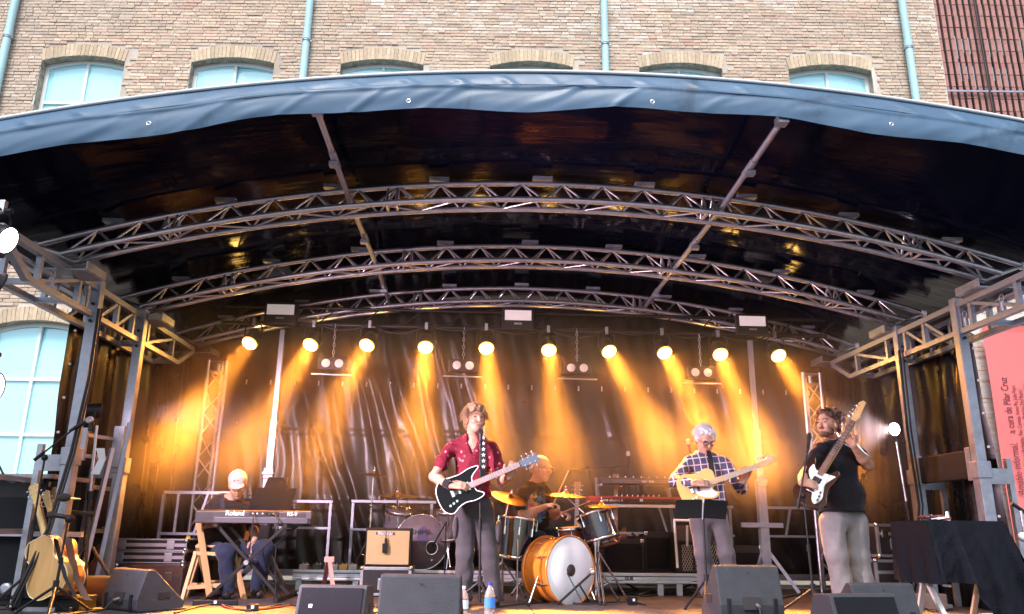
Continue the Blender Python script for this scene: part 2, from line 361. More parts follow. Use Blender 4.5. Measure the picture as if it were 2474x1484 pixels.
# arches of upright bricks, windows
glass = mat('window_glass', (0.42, 0.86, 0.93), 0.04, spec=0.9, coat=1.0, var=0.05, vscale=0.7)  # pale cyan of the reflected sky is put into the opaque pane colour
frame_m = mat('window_frame_paint', (0.72, 0.78, 0.77), 0.45, var=0.06)
vs_shape = []
for k in range(6):
    mb = MB(); cols = []; add_brick(mb, cols, (-0.034, 0.034, -0.124, 0.124), 0.0); vs_shape.append(mesh('voussoir', mb, brick_o))
def window(c, o, visible=True):
    wn = bpy.data.objects.new('window', None); wn.location = (c, 0.2, o['sill']); link(wn, bld)
    H = o['spring']-o['sill']
    mb = MB(); t = 0.07
    pts = []
    for k in range(13):
        a = -HW+2*HW*k/12; pts.append((a, arch_z(a, o)-o['sill']))
    outer = [(-HW, 0.0)]+pts+[(HW, 0.0)]
    inner = [(-HW+t, t)]+[(a*(HW-t)/HW, z-t) for a, z in pts]+[(HW-t, t)]
    n = len(outer); v = [(a, -0.03, z) for a, z in outer]+[(a, -0.03, z) for a, z in inner]+[(a, 0.03, z) for a, z in outer]+[(a, 0.03, z) for a, z in inner]
    f = [(i, (i+1) % n, n+(i+1) % n, n+i) for i in range(n)]+[(n+i, n+(i+1) % n, 3*n+(i+1) % n, 3*n+i) for i in range(n)]
    mb.add(v, f); part('frame', mb, frame_m, wn)
    mb = MB(); mb.box((0, -0.004, (H+0.06)/2+0.02), (0.05, 0.05, H)); part('mullion', mb, frame_m, wn)
    bars = [8.24-o['sill'], 7.2-o['sill']] if o is UP else [2.99-o['sill'], 2.06-o['sill']]
    for z in bars:
        mb = MB(); mb.box((0, -0.002, z), (2*HW-2*t, 0.042, 0.05)); part('transom', mb, frame_m, wn)
    lv = sorted([t]+bars); lv.append(None)
    for i in range(len(lv)-1):                                 # panes
        for sg in (-1, 1):
            x0, x1 = (-(HW-t), -0.02) if sg < 0 else (0.02, HW-t); mb = MB()
            tilt = random.uniform(-0.004, 0.004)
            if lv[i+1] is not None: q = [(x0, lv[i]), (x1, lv[i]), (x1, lv[i+1]), (x0, lv[i+1])]
            else: q = [(x0, lv[i]), (x1, lv[i])]+[(x1+(x0-x1)*k/8, arch_z((x1+(x0-x1)*k/8)*HW/(HW-t), o)-o['sill']-t) for k in range(9)]
            mb.add([(a, 0.012+tilt*k, z) for k, (a, z) in enumerate(q)], [tuple(range(len(q)))])
            part('pane', mb, glass, wn)
    nv = 22
    ar = bpy.data.objects.new('brick_arch', None); ar.location = (c, 0, o['spring']); link(ar, bld)
    for k in range(nv):
        a = -HW+2*HW*(k+0.5)/nv; z = arch_z(a, o)-o['spring']; ang = a/HW*0.16
        q = bpy.data.objects.new('voussoir', random.choice(vs_shape)); link(q, ar)
        q.location = (a+math.sin(ang)*0.125, -0.004, z+0.128); q.rotation_euler = (0, ang, 0)
        cc = Vector((0.62, 0.50, 0.35))*random.uniform(0.8, 1.12); cc = cc.lerp(Vector((0.5, 0.39, 0.29)), random.random()*0.5); q.color = (*cc, 1)
for i, c in enumerate(WC):
    if i > 0: window(c, UP)
window(WC[1], LO)
# downpipes
pipe_m = mat('pale_blue_pipe', (0.40, 0.64, 0.68), 0.4, var=0.12, vscale=3, stretch=(1, 1, 0.2))
Wm = Matrix.Translation(bx0) @ Matrix.Rotation(WZ, 4, 'Z')
for k, (s, lab) in enumerate(((-9.55, 'pale blue downpipe at the far left end of the brick wall'), (-3.93, 'pale blue downpipe between second and third upper windows'), (1.69, 'pale blue downpipe between fourth and fifth upper windows'), (7.4, 'pale blue downpipe right of the last upper window'))):
    t = thing('downpipe', lab, 'drainpipe', Wm @ Vector((s, -0.12, -1.0)), WZ, 'downpipes on the brick wall')
    mb = MB(); mb.tube((0,0,0), (0,0,14), 0.068, n=14); part('pipe', mb, pipe_m, t)
    for z in (4.2, 7.6, 10.52):
        mb = MB(); mb.tube((0,0,z-0.06), (0,0,z+0.06), 0.076, n=14); part('collar', mb, pipe_m, t)
        mb = MB(); mb.tube((0,0,z-0.1), (0,0,z-0.08), 0.08, n=14); mb.box((0.088, 0, z-0.09), (0.03, 0.02, 0.02)); mb.box((-0.088, 0, z-0.09), (0.03, 0.02, 0.02)); mb.box((0, 0.1, z-0.09), (0.03, 0.08, 0.02)); part('bracket', mb, galv, t)
# low whitewashed annex on the right
anx = thing('brick_annex', 'low whitewashed brick wall behind the red banner', 'wall', Wm @ Vector((7.4, -0.08, -1)), WZ)
mb = MB(); mb.box((3.2, 0.2, 3.2), (6.4, 0.36, 6.4)); part('mortar_core', mb, mat('whitewashed_mortar', (0.6, 0.58, 0.53), 0.95, var=0.2, vscale=5), anx)
mb = MB(); cols = []
for b in brick_rows(0.0, 3.4, 0.0, 5.35, lambda *a: False):
    j = random.random()
    add_brick(mb, cols, (b[0], b[1], b[2]+1, b[3]+1), 0.02, white=0.93)
o = part('brick_courses', mb, brick_a, anx, kind='stuff'); colour_mesh(o, cols)
# terracotta screen building behind on the right
lv = thing('terracotta_building', 'tall building clad in upright terracotta louvre tiles', 'building', Wm @ Vector((11.0, 5.0, -1)), WZ)
dark = mat('dark_cladding', (0.035, 0.03, 0.032), 0.6)  # plain dark backing behind the tiles and in their gaps
mb = MB(); mb.box((5.0, 4.32, 9.0), (10.4, 8.0, 18.4)); part('core', mb, dark, lv)
terra = mat('terracotta', (0.36, 0.175, 0.15), 0.75, var=0.25, vscale=2.2, bump=0.1, bscale=30)
tile = MB(); tile.box((0, 0, 0), (0.10, 0.05, 0.342)); tile = mesh('louvre_tile', tile, terra, bevel=0.004, seg=1)
stuff = MB()
for i in range(34):
    for k in range(46):
        x, z = 0.02+i*0.1706, 0.6+k*0.3535
        if i < 17 and 32 <= k <= 45:
            q = bpy.data.objects.new('louvre_tile', tile); link(q, lv); q.location = (x, random.uniform(-0.012, 0.004), z+random.uniform(-0.004, 0.004)); q.rotation_euler = (0, 0, random.uniform(-0.05, 0.05))
        else: stuff.box((x, 0, z), (0.1, 0.05, 0.342))
part('louvre_screen', stuff, terra, lv, kind='stuff')
for i in range(17):
    if (i*7) % 5 in (0, 1, 3):
        for z0_ in (13.2, 14.0):
            mb = MB(); mb.box((0.105+i*0.1706, 0.05, z0_+random.uniform(-0.1, 0.1)), (0.045, 0.02, random.uniform(0.35, 0.7))); part('glass_strip', mb, mat('pale_glass', (0.35, 0.5, 0.58), 0.1, spec=0.8), lv)
mb = MB(); mb.box((3.0, -0.1, 12.62), (6.0, 0.03, 0.05)); part('rail', mb, galv, lv)
for x in (1.2, 3.4): mb = MB(); mb.tube((x, -0.12, 0), (x, -0.12, 18), 0.025); part('cable_pipe', mb, dark, lv)
# banner
bn = thing('banner', 'tall red fabric banner with dark vertical lettering', 'banner', Wm @ Vector((8.26, -0.30, 0.2)), WZ)
coral = mat('coral_fabric', (0.80, 0.165, 0.16), 0.75, var=0.04, vscale=2); coral2 = mat('coral_hem', (0.76, 0.13, 0.12), 0.75)
P = [[(x, 0.012*math.sin(z*2.1+x*3)+0.006*math.sin(x*9), z) for x in np.linspace(-0.42, 0.42, 9)] for z in np.linspace(0.0, 3.72, 40)]
mb = MB(); mb.grid(P); part('fabric', mb, coral, bn)
P = [[(x, -0.004+0.012*math.sin(z*2.1+x*3)+0.006*math.sin(x*9), z) for x in np.linspace(-0.42, 0.42, 9)] for z in np.linspace(3.72, 3.81, 3)]
mb = MB(); mb.grid(P); part('hem', mb, coral2, bn)
mb = MB(); mb.tube((-0.45, 0, 3.83), (0.45, 0, 3.83), 0.014); part('rod', mb, blkm, bn)
ink = mat('banner_ink', (0.10, 0.035, 0.045), 0.8)
def vline(txt, size, x, z, shear=0.0, sx=1.0): return text(txt, size, bn, Matrix.Translation((x, -0.026, z)) @ XZ @ Matrix.Rotation(R(90), 4, 'Z'), ink, align='LEFT', shear=shear, sx=sx)
vline('Amable informal,', 0.17, -0.20, 1.05, 0.22, 0.70); vline('a cura de Pilar Cruz', 0.17, -0.20, 2.03, 0, 0.66)
vline('Blanca Gracia, Enrique Radigales, Fito Conesa, Irene Pe, Julia Puyo', 0.10, -0.06, 1.15, 0, 0.62)
vline('Radia Cava-ret (Bianca Cespedes, Patricia Del Razo)', 0.10, 0.04, 1.35, 0, 0.66)
vline('Tau Luna Acosta, Xesca Salva i Marc Villanueva', 0.10, 0.13, 1.55, 0, 0.68)
vline('@lahsma', 0.085, 0.30, 3.16)
mb = MB(); mb.box((0.30, -0.026, 2.75), (0.006, 0.002, 0.6)); part('rule_line', mb, ink, bn)

# ================================================================ STAGE
_cyl = MB(); _cyl.tube((0,0,0), (0,0,1), 1.0, n=8); CYL = {}
def rod(name, parent, a, b, r, m=alu, wx=None):               # a tube as its own part, shared mesh, world coords
    if m.name not in CYL:
        c = MB(); c.tube((0,0,0), (0,0,1), 1.0, n=8); CYL[m.name] = mesh('rod', c, m)
    x, y, z, L = frame(a, b); o = bpy.data.objects.new(name, CYL[m.name]); link(o, parent)
    M3 = Matrix((x*r, y*r, z*L)).transposed(); T = M3.to_4x4(); T.translation = Vector(a)-wl(parent); o.matrix_basis = T
    return o
BARS = {}
def sq(name, parent, a, b, wx, wy, m=galv, up=None):           # a square bar as its own part, shared mesh, world coords
    if m.name not in BARS:
        c = MB(); c.box((0,0,0.5), (1,1,1)); BARS[m.name] = mesh('bar', c, m)
    x, y, z, L = frame(a, b)
    if up is not None: x = Vector(up).cross(z).normalized(); y = z.cross(x)
    o = bpy.data.objects.new(name, BARS[m.name]); link(o, parent)
    T = Matrix((x*wx, y*wy, z*L)).transposed().to_4x4(); T.translation = Vector(a)-wl(parent); o.matrix_basis = T
    return o
# ---- deck of plywood panels
floor_m = mat('stage_plywood', (0.055, 0.05, 0.05), 0.55, spec=0.35, var=0.5, vscale=3.0, bump=0.15, bscale=30, rvar=0.14)
def floor_wear(m):
    t = m.node_tree; b = t.nodes['Principled BSDF']
    return m
deck = thing('stage_deck', None, None, (0.5, 7.6, 0), 0, None, 'structure')
XS = [-5.1+1.12*i for i in range(11)]; YS = [4.32+0.88*i for i in range(8)]
for i in range(10):
    for j in range(7):
        mb = MB(); mb.box(((XS[i]+XS[i+1])/2, (YS[j]+YS[j+1])/2, -0.02), (1.114, 0.874, 0.04)); part('deck_panel', mb, floor_m, deck, bevel=0.003, world=True, seg=1)
mb = MB(); mb.box((0.5, 7.4, -0.09), (11.1, 6.1, 0.09)); part('deck_frame', mb, blkm, deck, world=True)
mb = MB(); mb.box((0.5, 4.34, -0.57), (11.1, 0.02, 0.86)); part('skirt', mb, tarp_blk, deck, world=True)
# ---- canopy
def ctop(x, Y):                                               # outer skin height
    f = 3.83-0.0295*(x-0.93)**2; b = 3.63-0.038*(x-0.6)**2
    t = min(1, max(0, (Y-5.0)/1.2)); t = t*t*(3-2*t); return f*(1-t)+b*t
def stained(m, scale, lo_, hi_, k):                            # dirt patches on top of a plain material
    t_ = m.node_tree; b_ = t_.nodes['Principled BSDF']; src = b_.inputs['Base Color'].links[0].from_socket; tc_ = t_.nodes.new('ShaderNodeTexCoord'); n_ = t_.nodes.new('ShaderNodeTexNoise'); n_.inputs['Scale'].default_value = scale; n_.inputs['Detail'].default_value = 8; n_.inputs['Roughness'].default_value = 0.7; n_.inputs['Distortion'].default_value = 0.8
    t_.links.new(tc_.outputs['Object'], n_.inputs['Vector']); mr_ = t_.nodes.new('ShaderNodeMapRange'); mr_.inputs[1].default_value = lo_; mr_.inputs[2].default_value = hi_; mr_.inputs[3].default_value = 1.0; mr_.inputs[4].default_value = k; t_.links.new(n_.outputs[0], mr_.inputs[0])
    mx_ = t_.nodes.new('ShaderNodeMix'); mx_.data_type = 'RGBA'; mx_.blend_type = 'MULTIPLY'; mx_.inputs[0].default_value = 1; t_.links.new(src, mx_.inputs[6]); t_.links.new(mr_.outputs[0], mx_.inputs[7]); t_.links.new(mx_.outputs[2], b_.inputs['Base Color']); return m
can = thing('stage_canopy', 'arched blue grey tarpaulin stage roof with hanging front valance', 'canopy', (0.5, 5.0, 3.5))
pvc = mat('blue_grey_pvc', (0.062, 0.125, 0.205), 0.42, spec=0.45, bump=0.06, bscale=5, var=0.10, vscale=2.5, rvar=0.08)
stained(pvc, 1.6, 0.58, 0.72, 0.45); stained(floor_m, 1.3, 0.5, 0.7, 0.55)
roof_m = mat('roof_pvc_black', (0.002, 0.003, 0.010), 0.12, spec=0.085, bump=0.18, bscale=3.0, stretch=(0.5, 5.0, 1.0), rvar=0.06, vscale=3)
def sag(x, Y): return 0.012*math.sin((Y-6.2)/1.52*2*math.pi+1.6)+0.004*math.sin(x*7.6)*math.sin(Y*3.1)+0.012*(fbm(x*3+5, Y*6)-0.5)
xs = np.linspace(-4.05, 5.05, 150); ysr = np.linspace(5.02, 10.35, 90)
P = [[(x, y, ctop(x, y)-0.02+sag(x, y)) for x in xs] for y in ysr]
mb = MB(); mb.grid(P); mb.m(1); mb.grid([[(a, b, c+0.012) for a, b, c in row] for row in P], flip=True)
part('roof_skin', mb, [roof_m, pvc], can, world=True)
def fold(u, v):                                                # diagonal creases of the valance, u along, v down 0..1
    a = fbm(u*2.0+v*1.3+3, v*1.2+8)-0.5; e = abs(math.sin(u*5.2+v*2.6+4*fbm(u*0.8, 2.0)))
    e2 = abs(math.sin(u*9.0-v*3.4+5*fbm(u*0.6+9, 1.0)))
    return 0.035*a + (0.010*max(0, 1-e*2.6)*(0.2+vnoise(u*1.3, 4.0)) if v > 0.44 else 0.022*max(0, 1-e2*2.0)*vnoise(u*1.7, 7.0)*min(1, v*6)*min(1, (0.44-v)*14))
xs = np.linspace(-4.07, 5.07, 460); rows = []
for v in np.linspace(0, 1, 22):
    row = []
    for x in xs:
        zt = ctop(x, 5.0); h = 0.315+0.02*math.sin(x*2.3+1)+0.014*math.sin(x*5.1)
        seam = math.exp(-((v-0.44)/0.03)**2)*0.02
        y = 5.0-0.05*math.sin(v*math.pi*0.8)-0.03*v-seam-fold(x, v)*min(1, v*4)
        row.append((x, y, zt-h*v))
    rows.append(row)
mb = MB(); mb.grid(rows, flip=True); mb.m(1); mb.grid([[(a, b+0.006, c) for a, b, c in r] for r in rows])
part('valance', mb, [pvc, roof_m], can, world=True)
mb = MB(); mb.path([(x, 4.992, ctop(x, 5.0)+0.008) for x in np.linspace(-4.07, 5.07, 60)], 0.013); part('edge_piping', mb, mat('pale_piping', (0.6, 0.62, 0.62), 0.5), can, world=True)
mb = MB(); mb.path([(x, 4.932, ctop(x, 5.0)-0.315*0.44) for x in np.linspace(-4.07, 5.07, 90)], 0.004, n=4); part('seam', mb, pvc, can, world=True)
for x in (-3.98, -2.25, -0.52, 1.18, 2.88, 4.6):
    zt = ctop(x, 5.0); Mx = Matrix.Translation((x, 4.865, zt-0.29)) @ XZ
    mb = MB(); mb.path([Mx @ Vector((0.013*math.cos(a), 0.013*math.sin(a), 0)) for a in np.linspace(0, 2*math.pi, 13)[:-1]], 0.004, n=6, close=True); part('grommet', mb, chrome, can, world=True)
# ---- arched trusses
def az(x): return 3.50-0.038*(x-0.6)**2
def arch_truss(Y, lab, x0=-3.62, x1=4.66):
    t = thing('arch_truss', lab, 'truss', (0.5, Y, 3.3), 0, 'arched roof trusses')
    def pt(x, k):                                             # k 0 top, 1 front bottom, 2 back bottom
        z = az(x); return Vector((x, Y+(0, -0.105, 0.105)[k], z-(0, 0.19, 0.19)[k]))
    xx = np.linspace(x0, x1, 40)
    for k in range(3):
        mb = MB(); mb.path([pt(x, k) for x in (xx if k == 0 else np.linspace(x0+0.28, x1-0.28, 40))], 0.0245, n=10); part('chord', mb, alu, t, world=True)
    n = 22; xs_ = np.linspace(x0+0.3, x1-0.3, n+1)
    for k in (1, 2):
        for i in range(n):
            xm = (xs_[i]+xs_[i+1])/2; rod('brace', t, pt(xs_[i], k), pt(xm, 0), 0.0095); rod('brace', t, pt(xm, 0), pt(xs_[i+1], k), 0.0095)
    for i in range(n): rod('brace', t, pt(xs_[i], 1 if i % 2 else 2), pt(xs_[i+1], 2 if i % 2 else 1), 0.0095)
    for xq in (-2.55, -0.75, 1.95, 3.7):                      # joints between truss sections
        for e in (-0.04, 0.04):
            for k in (1, 2): rod('joint_post', t, pt(xq+e, k), pt(xq+e, 0), 0.012)
            rod('joint_post', t, pt(xq+e, 1), pt(xq+e, 2), 0.012)
    for xq in np.linspace(x0+0.6, x1-0.6, 9):                  # pads under the roof skin
        mb = MB(); p = pt(xq, 0); mb.box((p.x, p.y, p.z+0.045), (0.17, 0.07, 0.03)); part('pad', mb, galv, t, world=True)
    for xe, sgn in ((x0, 1), (x1, -1)):                       # end caps and seating plates
        mb = MB(); p = pt(xe, 0); mb.tube(p-Vector((0.02, 0, 0)), p+Vector((0.02, 0, 0)), 0.035, n=10); part('end_cap', mb, white_p, t, world=True)
        rod('end_post', t, p, pt(xe+0.28*sgn, 1), 0.014); rod('end_post', t, p, pt(xe+0.28*sgn, 2), 0.014)
        mb = MB(); mb.box((xe+0.30*sgn, Y, az(xe)-0.245), (0.42, 0.3, 0.012)); part('seat_plate', mb, galv, t, world=True)
        mb = MB(); mb.box((xe+0.52*sgn, Y, az(xe)-0.21), (0.012, 0.32, 0.07)); part('seat_lip', mb, galv, t, world=True)
arch_truss(6.2, 'nearest arched triangular aluminium truss under the roof')
arch_truss(7.75, 'middle arched triangular aluminium truss under the roof')
arch_truss(9.25, 'rearmost arched aluminium truss above the amber lamps')
# ---- purlin tubes
for lab, pts in (('steel roof purlin tube on the left side', [(-1.17,4.98,3.46),(-1.10,6.2,3.265),(-1.06,7.75,3.24),(-1.10,9.5,3.30)]), ('steel roof purlin tube on the right side', [(2.15,4.98,3.50),(2.05,6.2,3.30),(2.02,7.75,3.27),(2.06,9.5,3.32)])):
    t = thing('purlin', lab, 'tube', pts[1], 0, 'roof purlin tubes')
    for i in range(3):
        rod('tube', t, pts[i], pts[i+1], 0.024, galv); mid = lerp(pts[i], pts[i+1], 0.48); a = (Vector(pts[i+1])-Vector(pts[i])).normalized()
        rod('sleeve', t, mid-a*0.1, mid+a*0.1, 0.031, galv)
        mb = MB(); mb.box(mid-Vector((0, 0, 0.05)), (0.07, 0.06, 0.035)); part('clasp', mb, galv, t, world=True)
        mb = MB(); mb.box(Vector(pts[i])+Vector((0, 0.02, 0.0)), (0.075, 0.09, 0.06)); part('end_clamp', mb, galv, t, world=True)
# ---- side trusses and legs
def side_frame(x, sg, lab):
    t = thing('side_truss', lab, 'truss', (x, 7.2, 2.4), 0, 'side trusses of the stage roof'); xo = x+0.26*sg
    zt, zb = 2.60, 2.36
    sq('top_chord', t, (x, 5.2, zt), (x, 9.05, zt), 0.06, 0.05); sq('top_chord', t, (xo, 5.2, zt), (xo, 9.05, zt), 0.06, 0.05)
    sq('bottom_chord', t, (x, 5.62, zb), (x, 8.62, zb), 0.05, 0.045); sq('bottom_chord', t, (xo, 5.62, zb), (xo, 8.62, zb), 0.05, 0.045)
    for xx in (x, xo):
        sq('end_strut', t, (xx, 8.62, zb), (xx, 9.05, zt-0.02), 0.05, 0.05); sq('end_strut', t, (xx, 5.62, zb), (xx, 5.2, zt-0.02), 0.05, 0.06)
        for Y in (5.75, 6.35, 6.5, 7.08, 7.42, 7.78, 8.45): sq('upright', t, (xx, Y, zb+0.02), (xx, Y, zt-0.02), 0.04, 0.04)
        for a, b in ((5.78, 6.33), (6.78, 7.05), (7.1, 7.38), (7.8, 8.42)): sq('diagonal', t, (xx, a, zb+0.03), (xx, b, zt-0.03), 0.028, 0.028)
    for Y in (5.7, 6.2, 7.75, 8.6): sq('cross_tie', t, (x, Y, zb), (xo, Y, zb), 0.04, 0.04)
    for Y in (5.95, 6.45, 7.1): mb = MB(); mb.tube((x, Y, zb+0.03), (x, Y, zb+0.11), 0.022, n=10); mb.path([(x, Y+0.03*math.cos(a), zb+0.14+0.03*math.sin(a)) for a in np.linspace(0, 6.28, 11)[:-1]], 0.006, close=True); part('lock_pin', mb, galv, t, world=True)
    sq('slide_rail', t, (x+0.05*sg, 5.5, zt-0.08), (x+0.05*sg, 6.3, zt-0.09), 0.03, 0.02)
side_frame(-3.3, -1, 'left side truss carrying the arches on square legs'); side_frame(4.25, 1, 'right side truss carrying the arches on square legs')
def leg(x, Y, sg, lab):
    t = thing('corner_post', lab, 'post', (x, Y, 0), 0, 'galvanised stage legs')
    mb = MB(); mb.box((0, 0, 1.36), (0.084, 0.084, 2.62)); part('post', mb, galv, t, bevel=0.006)
    mb = MB(); mb.box((0, 0, 0.58), (0.098, 0.098, 1.14)); part('lower_sleeve', mb, galv, t, bevel=0.006)
    mb = MB(); mb.box((0, 0, 1.17), (0.12, 0.12, 0.14)); part('collar', mb, galv, t, bevel=0.006)
    mb = MB(); mb.box((0, 0, 0.015), (0.24, 0.24, 0.03)); part('foot_plate', mb, galv, t)
    for z in (2.3, 2.45): mb = MB(); mb.tube((0, -0.062, z), (0, -0.045, z), 0.014); part('bolt', mb, blkm, t)
    mb = MB(); mb.box((0.27*sg, 0.04, 0.62), (0.045, 0.045, 1.30)); part('brace_post', mb, galv, t)
    mb = MB(); mb.box((0.15*sg, 0.03, 1.12), (0.20, 0.04, 0.13)); part('brace_arm', mb, galv, t)
leg(-3.285, 6.65, -1, 'front left galvanised square leg beside the lamp stand'); leg(-3.285, 7.6, -1, 'rear left galvanised square leg behind the lamp stand')
leg(4.25, 6.55, 1, 'front right galvanised square leg beside the covered table'); leg(4.25, 7.55, 1, 'rear right galvanised square leg beside the lit floor lamp')
# ---- tarpaulin walls
def side_tarp(x, sg, lab):
    t = thing('side_tarpaulin', lab, 'tarpaulin', (x, 8.3, 0), 0, 'black side tarpaulins'); P = []
    for z in np.linspace(-0.05, 2.78, 40):
        P.append([(x+0.045*math.sin(Y*9+2*fbm(Y*1.4, z*0.5)*3)+0.02*math.sin(Y*23+z), Y, z) for Y in np.linspace(7.0 if sg < 0 else 6.9, 10.1, 110)])
    mb = MB(); mb.grid(P); part('sheet', mb, tarp_blk, t, world=True)
    for z in np.linspace(0.5, 2.6, 8):
        mb = MB(); mb.ball((x-0.03*sg, 6.98 if sg < 0 else 6.88, z), (0.013, 0.013, 0.013), 6); part('toggle', mb, white_p, t, world=True)
side_tarp(-3.62, -1, 'black tarpaulin wall along the left of the stage'); side_tarp(4.60, 1, 'black tarpaulin wall along the right of the stage')
back = thing('backdrop', 'large creased black tarpaulin closing the back of the stage', 'tarpaulin', (0.5, 10.0, 0)); P = []
tarp_bk = mat('backdrop_pvc', (0.005, 0.0045, 0.0045), 0.30, spec=0.36, bump=0.05, bscale=7.0, rvar=0.03, vscale=3)
def bfold(x, z):
    s = x-0.33*(3.0-z); k = 0.0
    for c, wd, am in ((-2.35,.05,.05),(-2.05,.07,.07),(-1.72,.04,.05),(-1.5,.05,.05),(-1.12,.08,.08),(-0.85,.05,.06),(-0.6,.035,.05),(-0.3,.04,.04),(1.4,.06,.03),(2.4,.06,.03),(3.0,.07,.04)):
        k += am*math.exp(-((s-c-0.06*math.sin(z*1.7+c*5))/wd)**2)
    k *= max(0.15, 1-max(0, z-2.3)*0.9)
    return k + 0.05*(fbm(x*1.2+4, z*0.8)-0.5) + 0.008*math.sin(x*31+z*5+4*fbm(x*2, z*2)) + (0.012 if abs(z-1.78) < 0.02 or abs(z-0.98) < 0.02 else 0)
for z in np.linspace(0.12, 3.55, 110): P.append([(x, 10.0-bfold(x, z), z) for x in np.linspace(-3.75, 4.75, 300)])
mb = MB(); mb.grid(P, flip=False); part('sheet', mb, tarp_bk, back, world=True)
for i, x in enumerate(np.linspace(-3.2, 4.3, 26)):
    mb = MB(); mb.tube((x, 9.93, 2.36), (x, 9.93, 2.42), 0.010); part('tie', mb, alu, back, world=True)
t = thing('rear_beam', 'low steel beam along the foot of the backdrop', 'beam', (0.5, 9.75, 0))
sq('beam', t, (-3.6, 9.75, 0.13), (4.6, 9.75, 0.13), 0.08, 0.07); sq('lower_flange', t, (-3.6, 9.74, 0.03), (4.6, 9.74, 0.03), 0.1, 0.03)
# ---- railings
def railing(x0, x1, Y, zt, zm, lab, posts=(), slants=(), tilt=0.0):
    t = thing('railing', lab, 'railing', ((x0+x1)/2, Y, 0), 0, 'galvanised stage railings')
    sq('top_rail', t, (x0, Y, zt), (x1, Y, zt+tilt), 0.03, 0.03); sq('mid_rail', t, (x0, Y, zm), (x1, Y, zm+tilt), 0.026, 0.026)
    for x in posts: sq('post', t, (x, Y, 0.0), (x, Y, zt-0.02), 0.03, 0.03)
    for a, b in slants: sq('strut', t, (a, Y, zm), (b, Y, zt), 0.024, 0.024)
railing(-2.35, -1.66, 9.6, 0.93, 0.63, 'short rail section behind the keyboard player', (-1.68,), ((-2.3, -2.3),))
railing(-1.44, -0.45, 9.6, 0.94, 0.62, 'rail section behind the clear drum kit', (-1.42, -0.5), ((-0.9, -0.9),))
railing(1.4, 3.1, 9.6, 0.93, 0.60, 'rail section behind the plaid shirted guitarist', (3.06,), ((2.95, 2.85), (2.3, 2.2)))
railing(3.4, 4.5, 9.6, 0.93, 0.60, 'rail section at the right rear corner', (4.45,), ((3.72, 3.8), (4.3, 4.2)))
railing(-3.2, -2.45, 8.5, 0.97, 0.56, 'rail section at the left rear corner', (-3.2, -2.47), ((-2.85, -2.75), (-3.05, -3.05)))
def side_rail(x, Y0, Y1, lab):
    t = thing('railing', lab, 'railing', (x, (Y0+Y1)/2, 0), 0, 'galvanised stage railings')
    for z in (0.58, 0.98): sq('rail', t, (x, Y0, z), (x, Y1, z), 0.04, 0.04)
    for k in np.linspace(0, 1, 4): sq('post', t, (x, Y0+(Y1-Y0)*k, 0), (x+0.04, Y0+(Y1-Y0)*k, 0.98), 0.035, 0.035)
side_rail(-3.62, 6.2, 8.4, 'left side rail running along the black tarpaulin')
t = thing('ladder_rack', 'small galvanised ladder frame between the left legs', 'frame', (-3.3, 7.2, 0))
for z in (1.22, 1.40): sq('rung', t, (-3.438, 7.150, 1.133)[:2]+(z,), (-3.33, 7.55, z), 0.035, 0.03)
sq('end', t, (-3.438, 7.150, 1.133)[:2]+(1.18,), (-3.438, 7.150, 1.133)[:2]+(1.46,), 0.04, 0.04)
sq('end', t, (-3.30, 7.50, 1.15), (-3.30, 7.50, 1.52), 0.09, 0.04); sq('strut', t, (-3.28, 7.4, 0.1), (-3.2, 7.45, 1.55), 0.035, 0.035); sq('strut', t, (-3.32, 7.2, 0.1), (-3.26, 7.3, 1.3), 0.035, 0.035)
t = thing('cross_box', 'black box beam clamped between the right legs', 'beam', (4.28, 7.0, 1.2))
mb = MB(); mb.box((4.26, 7.05, 1.225), (0.07, 0.86, 0.24)); part('panel', mb, blk, t, bevel=0.008, world=True)
for Y in (6.64, 7.46): mb = MB(); mb.box((4.235, Y, 1.225), (0.05, 0.07, 0.28)); part('bracket', mb, galv, t, bevel=0.004, world=True)
# ---- telescopic masts
def mast(x, Y, lab, foot):
    t = thing('telescopic_mast', lab, 'mast', (x, Y, 0), 0, 'telescopic lighting masts')
    sq('upper_tube', t, (x, Y, 1.5), (x, Y, 2.83), 0.05, 0.05); sq('middle_tube', t, (x, Y-0.004, 1.05), (x, Y-0.004, 1.78), 0.068, 0.068); sq('lower_tube', t, (x, Y-0.008, 0.3), (x, Y-0.008, 1.22), 0.095, 0.085)
    mb = MB(); mb.box((x, Y-0.05, 1.2), (0.11, 0.04, 0.12)); part('winch', mb, galv, t, bevel=0.01, world=True)
    mb = MB(); mb.tube((x-0.06, Y-0.06, 1.2), (x+0.06, Y-0.06, 1.2), 0.02); part('pulley', mb, alu, t, world=True)
    sq('outrigger', t, (x-0.26, Y-0.05, 0.72), (x+0.2, Y-0.05, 0.72), 0.05, 0.05)
    for dx, dy in ((-0.22, -0.1), (0.3, -0.12), (0.12, 0.3)): sq('stay', t, (x, Y, 0.5), (x+dx, Y+dy, 0.02), 0.035, 0.035)
    mb = MB(); mb.box((x, Y, 0.16), (0.12, 0.12, 0.3)); part('foot', mb, galv, t, bevel=0.006, world=True)
mast(-2.26, 8.95, 'left telescopic mast behind the keyboard player', 1); mast(3.22, 8.95, 'right telescopic mast behind the plaid shirted guitarist', 1)
